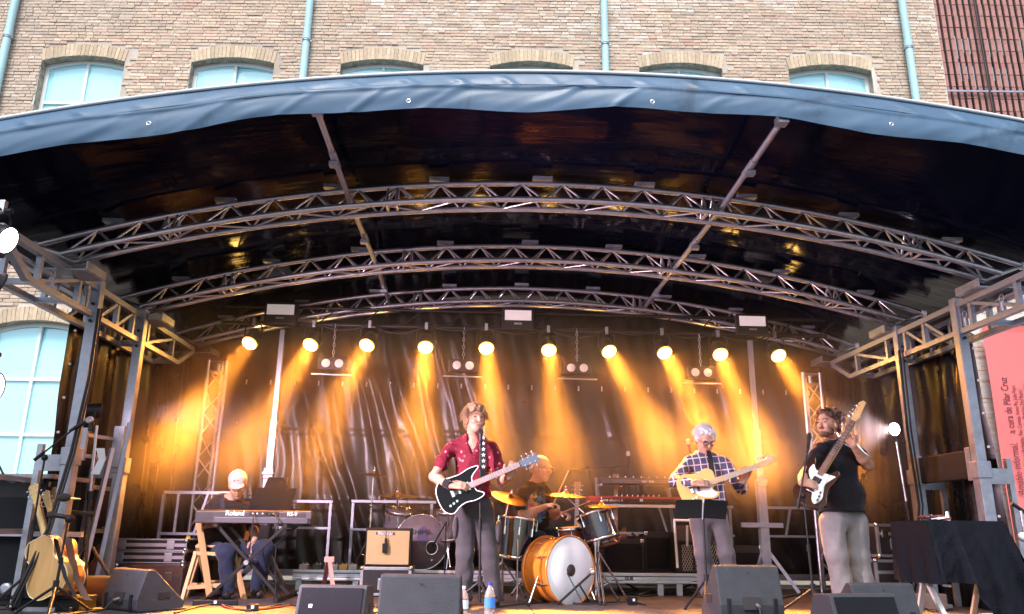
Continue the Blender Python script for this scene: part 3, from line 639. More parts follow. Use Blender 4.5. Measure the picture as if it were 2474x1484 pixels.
# ---- triangular truss towers
def tower(c, lab, z1=2.52):
    t = thing('truss_tower', lab, 'truss', c, 0, 'upright triangular truss towers'); c = Vector(c)
    pts = [c+Vector(p) for p in ((-0.105, -0.06, 0), (0.105, -0.06, 0), (0, 0.12, 0))]; up = Vector((0, 0, z1))
    for p in pts: rod('chord', t, p, p+up, 0.022)
    n = 9
    for a, b in ((0, 1), (1, 2), (2, 0)):
        for i in range(n):
            z0_, z1_ = 0.1+(z1-0.2)*i/n, 0.1+(z1-0.2)*(i+1)/n
            p, q = (a, b) if i % 2 else (b, a); rod('brace', t, pts[p]+Vector((0, 0, z0_)), pts[q]+Vector((0, 0, z1_)), 0.009)
        for z in (0.03, z1-0.02, z1-0.14): rod('cross_tie', t, pts[a]+Vector((0, 0, z)), pts[b]+Vector((0, 0, z)), 0.012)
    mb = MB(); mb.tube(c+Vector((0, 0, z1-0.12)), c+Vector((0, 0, z1-0.02)), 0.03); part('coupler', mb, chrome, t, world=True)
tower((-3.053, 9.300, 0.822)[:2]+(0.0,), 'left triangular truss tower behind the keyboard player'); tower((4.054, 9.300, 0.914)[:2]+(0.0,), 'right triangular truss tower behind the bass player')
AMB_W, SPILL_W, WHT_W, SIDE_W, SM0, SM1 = 14.5, 46.0, 260.0, 150.0, 0.016, 0.08
# ---- lighting bar, amber lamps
t = thing('lighting_bar', 'black tube bar carrying the row of amber lamps', 'bar', (0.5, 9.0, 3.0))
BZ = 2.93; rod('tube', t, (-3.0, 9.05, BZ), (4.2, 9.05, BZ), 0.025, blkm); rod('tube', t, (-3.0, 9.05, BZ+0.2), (4.2, 9.05, BZ+0.2), 0.02, blkm)
for x in np.linspace(-2.9, 4.1, 15): rod('brace', t, (x, 9.05, BZ), (x+0.23, 9.05, BZ+0.2), 0.008, blkm)
amber_l = mat('amber_lamp_lens', (1, 0.8, 0.4), 0.3, emit=(1.0, 0.55, 0.12), estr=42.0)
edge_l = mat('amber_lamp_edge', (1, 0.6, 0.2), 0.3, emit=(1.0, 0.40, 0.05), estr=1.6)
white_l = mat('white_lamp_lens', (1, 1, 1), 0.3, emit=(1.0, 0.78, 0.95), estr=9.0)
def par_lamp(name, lab, c, aim, lens, r=0.09, group=None, light=None, hang=0.19, up=1, length=0.2, clampm=alu):
    c = Vector(c); d_ = (Vector(aim)-c).normalized(); T = Matrix.Translation(c) @ d_.to_track_quat('Z', 'Y').to_matrix().to_4x4()
    t = thing(name, lab, 'stage light', c, 0, group); dome = 1.0 if lens is amber_l else 0.15
    mb = MB(); mb.lathe([(0.05, -length), (r*0.8, -length*0.9), (r*0.98, -length*0.4), (r*1.06, -0.01), (r*1.1, 0.0), (r*1.1, 0.012), (r*1.0, 0.012), (r*0.99, 0.005)], 24, T, cap=False); part('housing', mb, blkm, t, world=True)
    mb = MB(); mb.lathe([(r*0.84, 0.008+0.015*dome), (r*0.6, 0.008+0.025*dome), (r*0.3, 0.008+0.033*dome), (0.002, 0.008+0.036*dome)], 24, T, cap=False); part('lens', mb, lens, t, world=True)
    mb = MB(); mb.lathe([(r*0.99, 0.008), (r*0.84, 0.008+0.015*dome)], 24, T, cap=False); part('lens_edge', mb, edge_l if lens is amber_l else lens, t, world=True)
    mb = MB(); s_ = T.to_3x3() @ Vector((1, 0, 0))
    if abs(s_.z) > 0.5: s_ = T.to_3x3() @ Vector((0, 1, 0))
    s_ = (s_-Vector((0, 0, s_.z))).normalized(); h = Vector((0, 0, hang*up)); q = c-d_*length*0.35
    mb.path([q+s_*(r*1.15), q+s_*(r*1.18)+h*0.75, q+s_*(r*0.7)+h*0.95, q-s_*(r*0.7)+h*0.95, q-s_*(r*1.18)+h*0.75, q-s_*(r*1.15)], 0.009, n=6); part('yoke', mb, blkm, t, world=True)
    mb = MB(); mb.box(q+h*1.08, (0.035, 0.04, 0.085)); part('clamp', mb, clampm, t, bevel=0.004, world=True)
    if light:
        en, col, size, blend = light
        if blend is None: L = bpy.data.lights.new('lamp_beam', 'AREA'); L.shape = 'DISK'; L.size = r*1.8; L.spread = R(size)
        else: L = bpy.data.lights.new('lamp_beam', 'SPOT'); L.spot_size = R(size); L.spot_blend = blend; L.shadow_soft_size = r*0.6
        L.energy = en; L.color = col
        lo = bpy.data.objects.new('lamp_beam', L); link(lo, t); lo.location = d_*0.055; lo.rotation_euler = (-d_).to_track_quat('Z', 'Y').to_euler()
        if blend is None:                                      # stray light around the beam
            L = bpy.data.lights.new('lamp_spill', 'SPOT'); L.spot_size = R(96); L.spot_blend = 1.0; L.shadow_soft_size = r*0.6; L.energy = SPILL_W; L.color = SPILL
            lo = bpy.data.objects.new('lamp_spill', L); link(lo, t); lo.location = d_*0.07; lo.rotation_euler = (-d_).to_track_quat('Z', 'Y').to_euler()
    return t
AMB = (1.0, 0.36, 0.04); SPILL = (1.0, 0.24, 0.015)
LAMPS = [((-2.606, 8.900, 2.663), (-2.996, 7.450, 0.997)), ((-1.917, 8.900, 2.659), (-2.256, 7.450, 1.008)), ((-1.275, 8.900, 2.668), (-1.649, 7.450, 1.016)), ((-0.605, 8.900, 2.659), (-0.559, 7.450, 1.032)), ((0.097, 8.900, 2.665), (0.203, 7.450, 1.043)), ((0.823, 8.900, 2.657), (0.827, 7.450, 1.052)), ((1.525, 8.900, 2.658), (1.951, 7.450, 1.068)), ((2.178, 8.900, 2.657), (2.442, 7.450, 1.075)), ((2.839, 8.900, 2.652), (2.797, 7.450, 1.080)), ((3.529, 8.900, 2.652), (3.705, 7.450, 1.093))]
ORD = ['leftmost', 'second', 'third', 'fourth', 'fifth', 'sixth', 'seventh', 'eighth', 'ninth', 'rightmost']
for i, (c, a) in enumerate(LAMPS):
    lab = ('%s lit amber lamp in the hanging row' % ORD[i]) if i in (0, 9) else ('%s lit amber lamp from the left in the hanging row' % ORD[i])
    par_lamp('amber_lamp', lab, c, a, amber_l, group='row of amber lamps', light=(AMB_W, AMB, 23, None))
cb = thing('cable_loom', 'black cable loom drooping along the lighting bar', 'cable', (0.5, 9.05, 2.9))
for i in range(9):
    a_, b_ = Vector(LAMPS[i][0]), Vector(LAMPS[i+1][0]); mb = MB(); mb.path([(a_.x+(b_.x-a_.x)*k/8, 9.02, BZ+0.02-0.10*(1-((k-4)/4)**2)*(0.6+0.5*((i*7) % 3)/2)) for k in range(9)], 0.011, n=6); part('cable_loop', mb, rubber, cb, world=True)
for lab_, pts_ in (('black cables hanging down the front left leg', [(-3.22, 6.58, 2.4), (-3.2, 6.56, 1.8), (-3.24, 6.55, 1.2), (-3.3, 6.5, 0.6), (-3.45, 6.45, 0.05)]), ('black cables hanging down the rear right leg', [(4.18, 7.45, 2.4), (4.16, 7.44, 1.6), (4.17, 7.42, 0.9), (4.05, 7.4, 0.3), (3.9, 7.3, 0.02)])):
    mb = MB(); mb.path(pts_, 0.013, n=6); mb.path([(x_+0.03, y_-0.01, z_) for x_, y_, z_ in pts_], 0.009, n=6); solo('hanging_cable', lab_, 'cable', mb, rubber, 'cables on the legs')
# ---- blinders on chains, flood panels
lens_off = mat('unlit_lens', (0.62, 0.56, 0.6), 0.25, spec=0.8, bump=0.5, bscale=60)
def blinder(c, lab, chain_top):
    c = Vector(c); t = thing('twin_blinder', lab, 'stage light', c, 0, 'unlit twin lamp fixtures')
    mb = MB(); mb.box(c+Vector((0, 0.05, 0)), (0.34, 0.1, 0.15)); part('housing', mb, blkm, t, bevel=0.012, world=True)
    for s_ in (-1, 1):
        p = c+Vector((0.075*s_, 0, 0)); T = Matrix.Translation(p) @ Matrix.Rotation(R(90), 4, 'X')
        mb = MB(); mb.lathe([(0.062, -0.01), (0.062, 0.012), (0.053, 0.012), (0.05, 0.004)], 20, T, cap=False); part('rim', mb, blkm, t, world=True)
        mb = MB(); mb.lathe([(0.05, 0.005), (0.03, 0.013), (0.002, 0.016)], 20, T, cap=False); part('lens', mb, lens_off, t, world=True)
    rod('hanger_bar', t, c+Vector((-0.23, 0, -0.13)), c+Vector((0.23, 0, -0.135)), 0.010, alu)
    for k in range(9): mb = MB(); z = 0.09+k*0.045; mb.path([c+Vector((0.0+(0.012*math.cos(a) if k % 2 else 0), 0.02+(0 if k % 2 else 0.012*math.cos(a)), z+0.026*math.sin(a))) for a in np.linspace(0, 6.28, 9)[:-1]], 0.004, n=4, close=True); part('chain_link', mb, alu, t, world=True)
for p, lab in (((-1.674, 9.000, 2.462), 'leftmost unlit twin lamp fixture under the bar'), ((-0.167, 9.000, 2.470), 'unlit twin lamp fixture below the fourth and fifth amber lamps'), ((1.167, 9.000, 2.469), 'unlit twin lamp fixture below the sixth and seventh amber lamps'), ((2.635, 9.000, 2.445), 'rightmost unlit twin lamp fixture under the bar')): blinder(p, lab, 3)
panel_m = mat('flood_diffuser', (0.62, 0.57, 0.55), 0.35, var=0.1, vscale=12, emit=(0.9, 0.8, 0.75), estr=0.12)
def flood(c, lab, sz=(0.31, 0.12)):
    c = Vector(c); t = thing('flood_panel', lab, 'stage light', c, 0, 'pale flood panels')
    mb = MB(); mb.box(c+Vector((0, 0.045, -0.04)), (sz[0]+0.06, 0.08, 0.26)); part('housing', mb, blkm, t, bevel=0.008, world=True)
    mb = MB(); mb.box(c+Vector((0, -0.002, 0)), (sz[0], 0.012, sz[1])); part('diffuser', mb, panel_m, t, bevel=0.003, world=True)
    mb = MB(); mb.box(c+Vector((0, 0.0, -0.1)), (0.09, 0.012, 0.02)); part('badge', mb, alu, t, world=True)
flood((-2.283, 8.850, 3.050), 'pale flood panel on top of the left mast'); flood((0.460, 8.850, 3.048), 'pale flood panel above the middle of the lamp row'); flood((3.234, 8.850, 3.045), 'pale flood panel on top of the right mast')
# ---- front side lamps on the left, on a stand
WHT = (1.0, 0.70, 0.86)
t = thing('lamp_pole', 'black pole at the left edge carrying three white lamps', 'pole', (-3.45, 5.0, -1.0))
pp = (-3.45, 5.0, 0.0); rod('pole', t, (pp[0], pp[1], -1.0), (pp[0], pp[1], 2.75), 0.03, blkm)
for k in range(3): rod('foot', t, (pp[0], pp[1], -0.6), (pp[0]+0.5*math.cos(k*2.1+0.3), pp[1]+0.5*math.sin(k*2.1+0.3), -1.0), 0.02, blkm)
for c, a, sz, lab in (((-3.046, 4.900, 2.395), (1.2, 4.7, 0.9), 108, 'upper pink white lamp at the left edge of the stage'), ((-3.051, 4.900, 2.088), (-0.8, 7.6, 1.0), 84, 'middle pink white lamp at the left edge of the stage'), ((-2.951, 4.900, 1.441), (1.6, 4.7, 0.9), 108, 'lower pink white lamp at the left edge of the stage')):
    rod('arm', t, (pp[0], pp[1], c[2]+0.2), (c[0], c[1], c[2]+0.2), 0.018, blkm)
    par_lamp('white_lamp', lab, c, a, white_l, r=0.085, group='white lamps at the left edge', light=(WHT_W*(1.5 if sz < 90 else 1.0), WHT, sz, 0.5))
# ---- stage smoke
sm = MB(); sm.box((0.48, 8.68, 1.62), (8.1, 2.46, 3.2))
so = solo('stage_smoke', None, None, sm, [], kind='stuff')
vm = bpy.data.materials.new('stage_smoke'); vm.use_nodes = True; t = vm.node_tree; t.nodes.clear()
out = t.nodes.new('ShaderNodeOutputMaterial'); pv = t.nodes.new('ShaderNodeVolumePrincipled'); t.links.new(pv.outputs[0], out.inputs['Volume'])
pv.inputs['Color'].default_value = (0.95, 0.85, 0.72, 1); pv.inputs['Anisotropy'].default_value = 0.25
tc = t.nodes.new('ShaderNodeTexCoord'); n = t.nodes.new('ShaderNodeTexNoise'); n.inputs['Scale'].default_value = 1.1; n.inputs['Detail'].default_value = 3; n.inputs['Roughness'].default_value = 0.55; n.inputs['Distortion'].default_value = 0.6
t.links.new(tc.outputs['Object'], n.inputs['Vector'])
mr = t.nodes.new('ShaderNodeMapRange'); mr.inputs[1].default_value = 0.36; mr.inputs[2].default_value = 0.70; mr.inputs[3].default_value = SM0; mr.inputs[4].default_value = SM1
t.links.new(n.outputs[0], mr.inputs[0]); dens = mr.outputs[0]
for cc, rad, am in (((-2.964, 7.950, 1.422), 0.85, 0.42), ((-2.314, 7.950, 1.352), 0.6, 0.26), ((-0.130, 8.300, 1.635), 0.8, 0.06), ((1.966, 7.950, 1.421), 0.75, 0.30), ((2.943, 7.950, 1.437), 0.8, 0.42)):   # thicker banks of smoke
    ds = t.nodes.new('ShaderNodeVectorMath'); ds.operation = 'DISTANCE'; ds.inputs[1].default_value = cc; t.links.new(tc.outputs['Object'], ds.inputs[0])
    mq = t.nodes.new('ShaderNodeMapRange'); mq.interpolation_type = 'SMOOTHSTEP'; mq.inputs[1].default_value = rad; mq.inputs[2].default_value = 0.0; mq.inputs[3].default_value = 0.0; mq.inputs[4].default_value = am; t.links.new(ds.outputs['Value'], mq.inputs[0])
    ml = t.nodes.new('ShaderNodeMath'); ml.operation = 'MULTIPLY'; t.links.new(mq.outputs[0], ml.inputs[0]); t.links.new(n.outputs[0], ml.inputs[1])
    ad = t.nodes.new('ShaderNodeMath'); ad.operation = 'ADD'; t.links.new(dens, ad.inputs[0]); t.links.new(ml.outputs[0], ad.inputs[1]); dens = ad.outputs[0]
sp = t.nodes.new('ShaderNodeSeparateXYZ'); t.links.new(tc.outputs['Object'], sp.inputs[0])
for lo_, hi_ in ((0.45, 1.25), (3.0, 2.55)):                   # smoke hangs between knee height and the lamp bar
    mq = t.nodes.new('ShaderNodeMapRange'); mq.interpolation_type = 'SMOOTHSTEP'; mq.inputs[1].default_value = lo_; mq.inputs[2].default_value = hi_; mq.inputs[3].default_value = 0.06; mq.inputs[4].default_value = 1.0; t.links.new(sp.outputs[2], mq.inputs[0])
    ml = t.nodes.new('ShaderNodeMath'); ml.operation = 'MULTIPLY'; t.links.new(dens, ml.inputs[0]); t.links.new(mq.outputs[0], ml.inputs[1]); dens = ml.outputs[0]
t.links.new(dens, pv.inputs['Density'])
so.data.materials.append(vm)

# ================================================================ GEAR
def TM(loc, rz=0.0, rx=0.0, ry=0.0): return Matrix.Translation(loc) @ Euler((rx, ry, rz)).to_matrix().to_4x4()
def xf(mb, M, start=0):
    mb.v[start:] = [tuple(M @ Vector(p)) for p in mb.v[start:]]; return mb
monitor_m = mat('monitor_paint', (0.034, 0.038, 0.046), 0.6, spec=0.3, var=0.15, vscale=8, bump=0.35, bscale=160)
grille_m = mat('steel_grille', (0.004, 0.005, 0.009), 0.6, 0.0, spec=0.2, bump=0.5, bscale=300)
# ---- floor monitors
def wedge(c, rz, w, h, dpt, lab, kind):
    t = thing('floor_monitor', lab, 'monitor speaker', c, rz, 'wedge floor monitors')
    if kind == 'back': prof = [(-dpt*0.48, 0.02), (-dpt*0.5, h*0.3), (-dpt*0.36, h*0.97), (-dpt*0.30, h), (-dpt*0.2, h), (dpt*0.48, h*0.2), (dpt*0.46, 0.0), (-dpt*0.44, 0.0)]
    else: prof = [(-dpt*0.5, 0.0), (-dpt*0.5, 0.05), (-dpt*0.28, h*0.96), (-dpt*0.22, h), (dpt*0.3, h*0.95), (dpt*0.48, h*0.4), (dpt*0.46, 0.0)]
    n = len(prof); mb = MB(); mb.add([(-w/2, y, z) for y, z in prof]+[(w/2, y, z) for y, z in prof], [tuple(reversed(range(n))), tuple(range(n, 2*n))]+[(i, (i+1) % n, n+(i+1) % n, n+i) for i in range(n)])
    mb.v = [tuple(p) for p in mb.v]; mb.f = [tuple(reversed(f)) for f in mb.f]
    part('cabinet', mb, monitor_m, t, bevel=0.014, seg=3)
    if kind == 'back':
        a, b = Vector((0, -dpt*0.5, h*0.3)), Vector((0, -dpt*0.36, h*0.97)); u = (b-a).normalized(); nrm = Vector((0, -u.z, u.y))
        mb = MB(); mb.box((0, -dpt*0.475+0.004, h*0.32), (w*0.27, 0.05, h*0.24), Matrix.Rotation(-math.atan2(u.y, u.z), 3, 'X')); part('connector_recess', mb, rubber, t, bevel=0.004)
        mb = MB(); mb.tube((0.03, -dpt*0.5-0.012, h*0.31), (0.03, -dpt*0.5-0.055, h*0.28), 0.011); part('plug', mb, alu, t)
        mb = MB(); mb.path([(0.03, -dpt*0.5-0.05, h*0.28), (0.02, -dpt*0.5-0.09, h*0.15), (0.0, -dpt*0.5-0.1, 0.02), (0.05, -dpt*0.5-0.35, 0.01)], 0.008); part('lead', mb, rubber, t)
        for s_ in (-1, 1):
            mb = MB(); mb.box((s_*w*0.36, -dpt*0.5-0.003, h*0.24), (0.028, 0.02, h*0.36)); part('skid', mb, blk, t, bevel=0.006)
        mb = MB(); q = a+u*0.58*h; mb.tube(q+nrm*0.001, q+nrm*0.006, 0.006); part('screw', mb, rubber, t)
        for s_ in (-1, 1): mb = MB(); mb.box((s_*(w/2+0.001), 0.02*dpt, h*0.38), (0.008, dpt*0.25, h*0.16)); part('hand_hole', mb, rubber, t, bevel=0.003)
    else:
        a, b = Vector((0, -dpt*0.5, 0.05)), Vector((0, -dpt*0.28, h*0.96)); u = (b-a); L = u.length; u.normalize(); nrm = Vector((0, -u.z, u.y)); c_ = (a+b)/2+nrm*0.006
        mb = MB(); mb.box(c_, (w*0.90, 0.016, L*0.9), Matrix.Rotation(-math.atan2(u.y, u.z), 3, 'X')); part('grille', mb, grille_m, t, bevel=0.004)
        mb = MB(); mb.box(c_+nrm*0.009+Vector((-w*0.28, 0, 0))-u*0.02, (0.022, 0.004, 0.022), Matrix.Rotation(-math.atan2(u.y, u.z), 3, 'X')); lg = part('badge', mb, paper, t)
        mb = MB(); mb.box(c_+nrm*0.0115+Vector((-w*0.28, 0, 0))-u*0.02, (0.010, 0.002, 0.010), Matrix.Rotation(-math.atan2(u.y, u.z), 3, 'X')); part('badge_mark', mb, rubber, t)
        for s_ in (-1, 1): mb = MB(); mb.box((s_*(w/2+0.001), 0.05*dpt, h*0.45), (0.008, dpt*0.2, h*0.2)); part('hand_hole', mb, rubber, t, bevel=0.003)
wedge((-0.30, 5.12, 0), R(-3), 0.485, 0.375, 0.40, 'large grey floor monitor in front of the singer', 'back')
wedge((-0.92, 5.72, 0), R(-4), 0.46, 0.27, 0.36, 'black grilled floor monitor left of the singer', 'grille')
wedge((2.071, 6.350, 0.079)[:2]+(0,), R(4), 0.50, 0.40, 0.42, 'large floor monitor in front of the music stand', 'back')
wedge((2.400, 5.150, 0.190)[:2]+(0,), R(8), 0.45, 0.285, 0.34, 'black grilled floor monitor in front of the bass player', 'grille')
wedge((2.804, 5.750, 0.139)[:2]+(0,), R(6), 0.47, 0.315, 0.40, 'grey floor monitor tucked behind the black grilled one', 'back')
wedge((-2.595, 6.750, 0.023)[:2]+(0,), R(-38), 0.50, 0.31, 0.42, 'grey floor monitor turned sideways at the left', 'back')
# ---- stands
def tripod(t, base, h0, r, k=0.25, rad=0.011, n=3, a0=0.4, m=blkm):
    b = Vector(base)
    for i in range(n):
        a = a0+i*2*math.pi/n; e = b+Vector((math.cos(a)*r, math.sin(a)*r, 0.012))
        rod('leg', t, b+Vector((0, 0, h0)), e, rad, m); mb = MB(); mb.ball(e, 0.017, 6); part('foot', mb, rubber, t, world=True)
    mb = MB(); mb.tube(b+Vector((0, 0, h0-0.04)), b+Vector((0, 0, h0+0.04)), 0.022, n=10); part('hub', mb, blkm, t, world=True)
mesh_steel = mat('mic_grille', (0.5, 0.5, 0.52), 0.35, 0.9, bump=0.6, bscale=400)
def mic(t, p, d_, L=0.17, head=None, body=None):              # handheld mic: head at p, body back along -d
    p = Vector(p); d_ = Vector(d_).normalized(); x, y, z, _ = frame(p, p+d_); T = Matrix((x, y, z)).transposed().to_4x4(); T.translation = p
    mb = MB(); mb.lathe([(0.011, -L), (0.013, -L*0.95), (0.019, -0.035), (0.021, -0.03)], 12, T); part('microphone', mb, body or blkm, t, world=True)
    mb = MB(); mb.lathe([(0.021, -0.03), (0.026, -0.012), (0.026, 0.005), (0.018, 0.022), (0.003, 0.028)], 12, T, cap=False); part('mic_grille', mb, head or mesh_steel, t, world=True)
def mic_stand(base, top, lab, boom=None, mdir=(0, -1, 0.3), r=0.3, a0=0.4, mhead=None, h0=0.13, clutch=0.55, flat=False, mofs=0.0):
    base = Vector(base); top = Vector(top); t = thing('microphone_stand', lab, 'mic stand', base, 0, 'microphone stands')
    if flat: tripod(t, base, h0, r, a0=a0)
    else: tripod(t, base, h0, r, a0=a0)
    mid = lerp(base, top, clutch); rod('lower_tube', t, base+Vector((0, 0, 0.05)), mid, 0.0115, blkm); rod('upper_tube', t, mid, top, 0.008, blkm)
    rod('clutch', t, lerp(base, top, clutch-0.03), lerp(base, top, clutch+0.03), 0.018, blk)
    end = top
    if boom:
        a, b = Vector(boom[0]), Vector(boom[1]); rod('boom', t, a, b, 0.008, blkm); mb = MB(); mb.ball(top, 0.025, 8); part('swivel', mb, blk, t, world=True)
        rod('counterweight', t, a, a+(b-a).normalized()*0.09, 0.015, blk); end = b
    rod('clip', t, end, end+Vector(mdir).normalized()*0.06, 0.017, blk)
    mic(t, end+Vector(mdir).normalized()*0.13, mdir, head=mhead)
    return t
mic_stand((0.066, 7.000, 0.031)[:2]+(0,), (0.043, 7.020, 1.357), 'straight black microphone stand in front of the singer', mhead=mat('dark_mic_grille', (0.03, 0.03, 0.03), 0.4, 0.5, bump=0.6, bscale=400), mdir=(0.0, 0.3, 1.0), r=0.26, a0=0.9, h0=0.22, clutch=0.5)
mic_stand((2.809, 6.750, 0.144)[:2]+(0,), (2.795, 6.750, 0.946), 'black boom microphone stand in front of the bass player', boom=((2.739, 6.750, 0.843), (2.858, 6.720, 1.341)), mhead=MATS['dark_mic_grille'], mdir=(0.28, 0.3, 0.8), r=0.27, a0=0.5, h0=0.2)
mic_stand((-3.412, 6.500, 0.103)[:2]+(0.0,), (-3.414, 6.500, 1.145), 'tall boom microphone stand at the far left', boom=((-3.491, 6.500, 1.125), (-3.221, 6.500, 1.381)), mdir=(0.85, 0.1, 0.6), r=0.32, a0=0.2, h0=0.25)
t = mic_stand((-3.072, 6.300, 0.065)[:2]+(0.0,), (-3.058, 6.300, 0.690), 'short microphone stand with foam covered mic beside the guitars', mdir=(-0.9, -0.1, 0.12), r=0.28, a0=0.9, h0=0.2, mhead=mat('foam', (0.03, 0.022, 0.018), 0.95, bump=0.5, bscale=150))
mb = MB(); xf(mb.ball((0, 0, 0), (0.055, 0.032, 0.032), 8), Matrix.Translation((-3.115, 6.300, 0.835))); part('foam_cover', mb, MATS['foam'], t, world=True)
mb = MB(); mb.tube((-3.061, 6.300, 0.827), (-2.990, 6.300, 0.825), 0.012, 0.007); part('gold_band', mb, gold, t, world=True)
mb = MB(); mb.ball((-3.050, 6.300, 0.678), 0.032, 8); part('shock_ball', mb, blk, t, world=True)
mic_stand((1.62, 9.25, 0.0), (1.272, 9.000, 1.324), 'thin boom microphone stand behind the keyboards', boom=((1.084, 9.000, 1.289), (1.726, 8.950, 1.355)), mdir=(0.0, -0.1, 1.0), r=0.25)
mic_stand((2.325, 8.600, 0.451)[:2]+(0,), (2.345, 8.600, 1.466), 'microphone stand hidden behind the plaid shirted guitarist', mdir=(-0.2, -0.2, 1.0), r=0.25)
# lamp stands at both sides
def lamp_stand(base, top, aim, lab, lab2, lens, light, r=0.35):
    base = Vector(base); top = Vector(top); t = thing('lamp_stand', lab, 'lamp stand', base, 0, 'tripod lamp stands at the stage sides')
    tripod(t, base, 0.5, r, rad=0.013, a0=0.2); rod('tube', t, base+Vector((0, 0, 0.1)), lerp(base, top, 0.6), 0.017, blkm); rod('inner_tube', t, lerp(base, top, 0.6), top, 0.013, alu)
    mb = MB(); mb.tube(lerp(base, top, 0.57), lerp(base, top, 0.62), 0.026); part('clutch', mb, blk, t, world=True)
    par_lamp('side_lamp', lab2, top+Vector((0, 0, 0.13)), aim, lens, r=0.065, group='side lamps on stands', light=light, hang=0.13, up=-1, length=0.12, clampm=blkm)
lamp_stand((-3.32, 7.25, 0), (-3.354, 7.150, 1.484), (-0.6, 9.0, 1.75), 'tripod lamp stand at the left with a paper hanging on it', 'lamp on left tripod stand shining across the stage', white_l, (SIDE_W, (0.85, 0.62, 1.0), 26, 0.5))
lamp_stand((4.360, 7.900, 0.490)[:2]+(0.0,), (4.287, 7.900, 1.546), (0.4, 6.2, 1.2), 'tripod lamp stand at the right behind the bass player', 'bright white lamp on right tripod stand', white_l, (SIDE_W*0.7, (1.0, 0.75, 0.9), 60, 0.7))
P = [[(a, 7.06+0.01*math.sin(k*2), b) for a, b in r] for k, r in enumerate([[(-3.289, 7.060, 1.277)[::2], (-3.215, 7.060, 1.278)[::2]], [(-3.257, 7.060, 1.182)[::2], (-3.197, 7.060, 1.183)[::2]], [(-3.297, 7.060, 1.055)[::2], (-3.223, 7.060, 1.053)[::2]]])]
mb = MB(); mb.grid(P, smooth=False); solo('paper_sheet', 'white folded paper hanging from the left lamp stand', 'paper', mb, paper)
# ---- keyboard, stand, boards
kb_body = mat('keyboard_body', (0.028, 0.026, 0.032), 0.4, var=0.1, vscale=12, rvar=0.08); kb_side = mat('keyboard_panel', (0.075, 0.07, 0.085), 0.38, var=0.1)
let_w = mat('white_print', (0.8, 0.8, 0.8), 0.5)
def xcross(t, c, w, h, Y0, Y1, m=blkm):
    for Yk, s_ in ((Y0, 1), (Y0+0.05, -1), (Y1, 1), (Y1-0.05, -1)):
        sq('cross_leg', t, (c-s_*w*0.5, Yk, 0.03), (c+s_*w*0.5, Yk, h), 0.03, 0.026, m)
    for s_ in (-1, 1):
        sq('foot_bar', t, (c+s_*w*0.5, Y0-0.12, 0.022), (c+s_*w*0.5, Y1+0.12, 0.022), 0.036, 0.036, m); sq('top_arm', t, (c+s_*w*0.5, Y0-0.02, h), (c+s_*w*0.5, Y1+0.02, h), 0.03, 0.03, m)
    mb = MB(); mb.tube((c, Y0-0.03, h*0.51), (c, Y1+0.03, h*0.51), 0.022, n=10); part('pivot', mb, alu, t, world=True)
t = thing('keyboard_stand', 'black double X keyboard stand under the stage piano', 'stand', (-2.0, 7.75, 0)); xcross(t, -2.02, 0.62, 0.645, 7.5, 7.95)
t = thing('stage_piano', 'dark stage piano with its rear panel to the audience', 'keyboard', (-2.04, 7.62, 0.665), R(-1))
mb = MB(); pr = [(0.0, 0.0), (0.34, 0.0), (0.34, 0.06), (0.16, 0.115), (0.02, 0.12), (0.0, 0.105)]
n = 6; mb.add([(-0.53, y, z) for y, z in pr]+[(0.53, y, z) for y, z in pr], [tuple(range(n)), tuple(reversed(range(n, 2*n)))]+[(i, n+i, n+(i+1) % n, (i+1) % n) for i in range(n)]); part('body', mb, kb_body, t, bevel=0.006)
mb = MB(); mb.box((0.08, -0.006, 0.030), (0.86, 0.014, 0.05)); part('rear_strip', mb, kb_side, t, bevel=0.003)
mb = MB(); mb.box((0.10, -0.004, 0.088), (0.27, 0.010, 0.036)); part('connector_panel', mb, rubber, t)
for x in (0.0, 0.04, 0.09, 0.15, 0.19): mb = MB(); mb.tube((x, -0.012, 0.09), (x, -0.004, 0.09), 0.008); part('socket', mb, alu, t)
mb = MB(); mb.box((0.515, -0.002, 0.08), (0.05, 0.03, 0.07)); part('end_cap', mb, kb_side, t, bevel=0.006)
text('Roland', 0.062, t, Matrix.Translation((-0.165, -0.004, 0.09)) @ XZ, let_w, bold=0.0012); text('RS-9', 0.05, t, Matrix.Translation((0.36, -0.004, 0.088)) @ XZ, let_w, bold=0.0012)
for k in range(30): mb = MB(); mb.box((-0.48+k*0.033, 0.25, 0.075), (0.030, 0.14, 0.02)); part('key', mb, white_p, t)
mb = MB(); mb.path([(0.02, -0.015, 0.09), (0.03, -0.08, 0.04), (0.02, -0.06, -0.25), (0.2, -0.05, -0.6), (0.3, 0.0, -0.64)], 0.005); part('lead', mb, rubber, t)
mb = MB(); mb.path([(0.12, -0.015, 0.09), (0.2, -0.07, 0.1), (0.26, -0.07, 0.03), (0.25, -0.05, -0.3), (0.3, -0.1, -0.63)], 0.005); part('lead', mb, rubber, t)
def board(name, lab, q, th=0.012, cat='music stand'):
    q = [Vector(p) for p in q]; nrm = (q[1]-q[0]).cross(q[3]-q[0]).normalized()*th; mb = MB(); mb.add(q+[p+nrm for p in q], [(0,1,2,3),(7,6,5,4),(0,4,5,1),(1,5,6,2),(2,6,7,3),(3,7,4,0)])
    t = thing(name, lab, cat, q[0]); part('panel', mb, mat('board_black', (0.004, 0.004, 0.005), 0.6, spec=0.15), t, world=True, bevel=0.002)
    a, b = q[0].lerp(q[1], 0.02), q[0].lerp(q[1], 0.98); rod('ledge', t, a-nrm*0.5, b-nrm*0.5, 0.008, blkm)
    return t, q
t, q = board('music_desk', 'black sheet music desk standing on the stage piano', [(-2.121, 7.720, 0.781), (-1.729, 7.720, 0.779), (-1.707, 7.840, 0.990), (-2.085, 7.840, 0.996)])
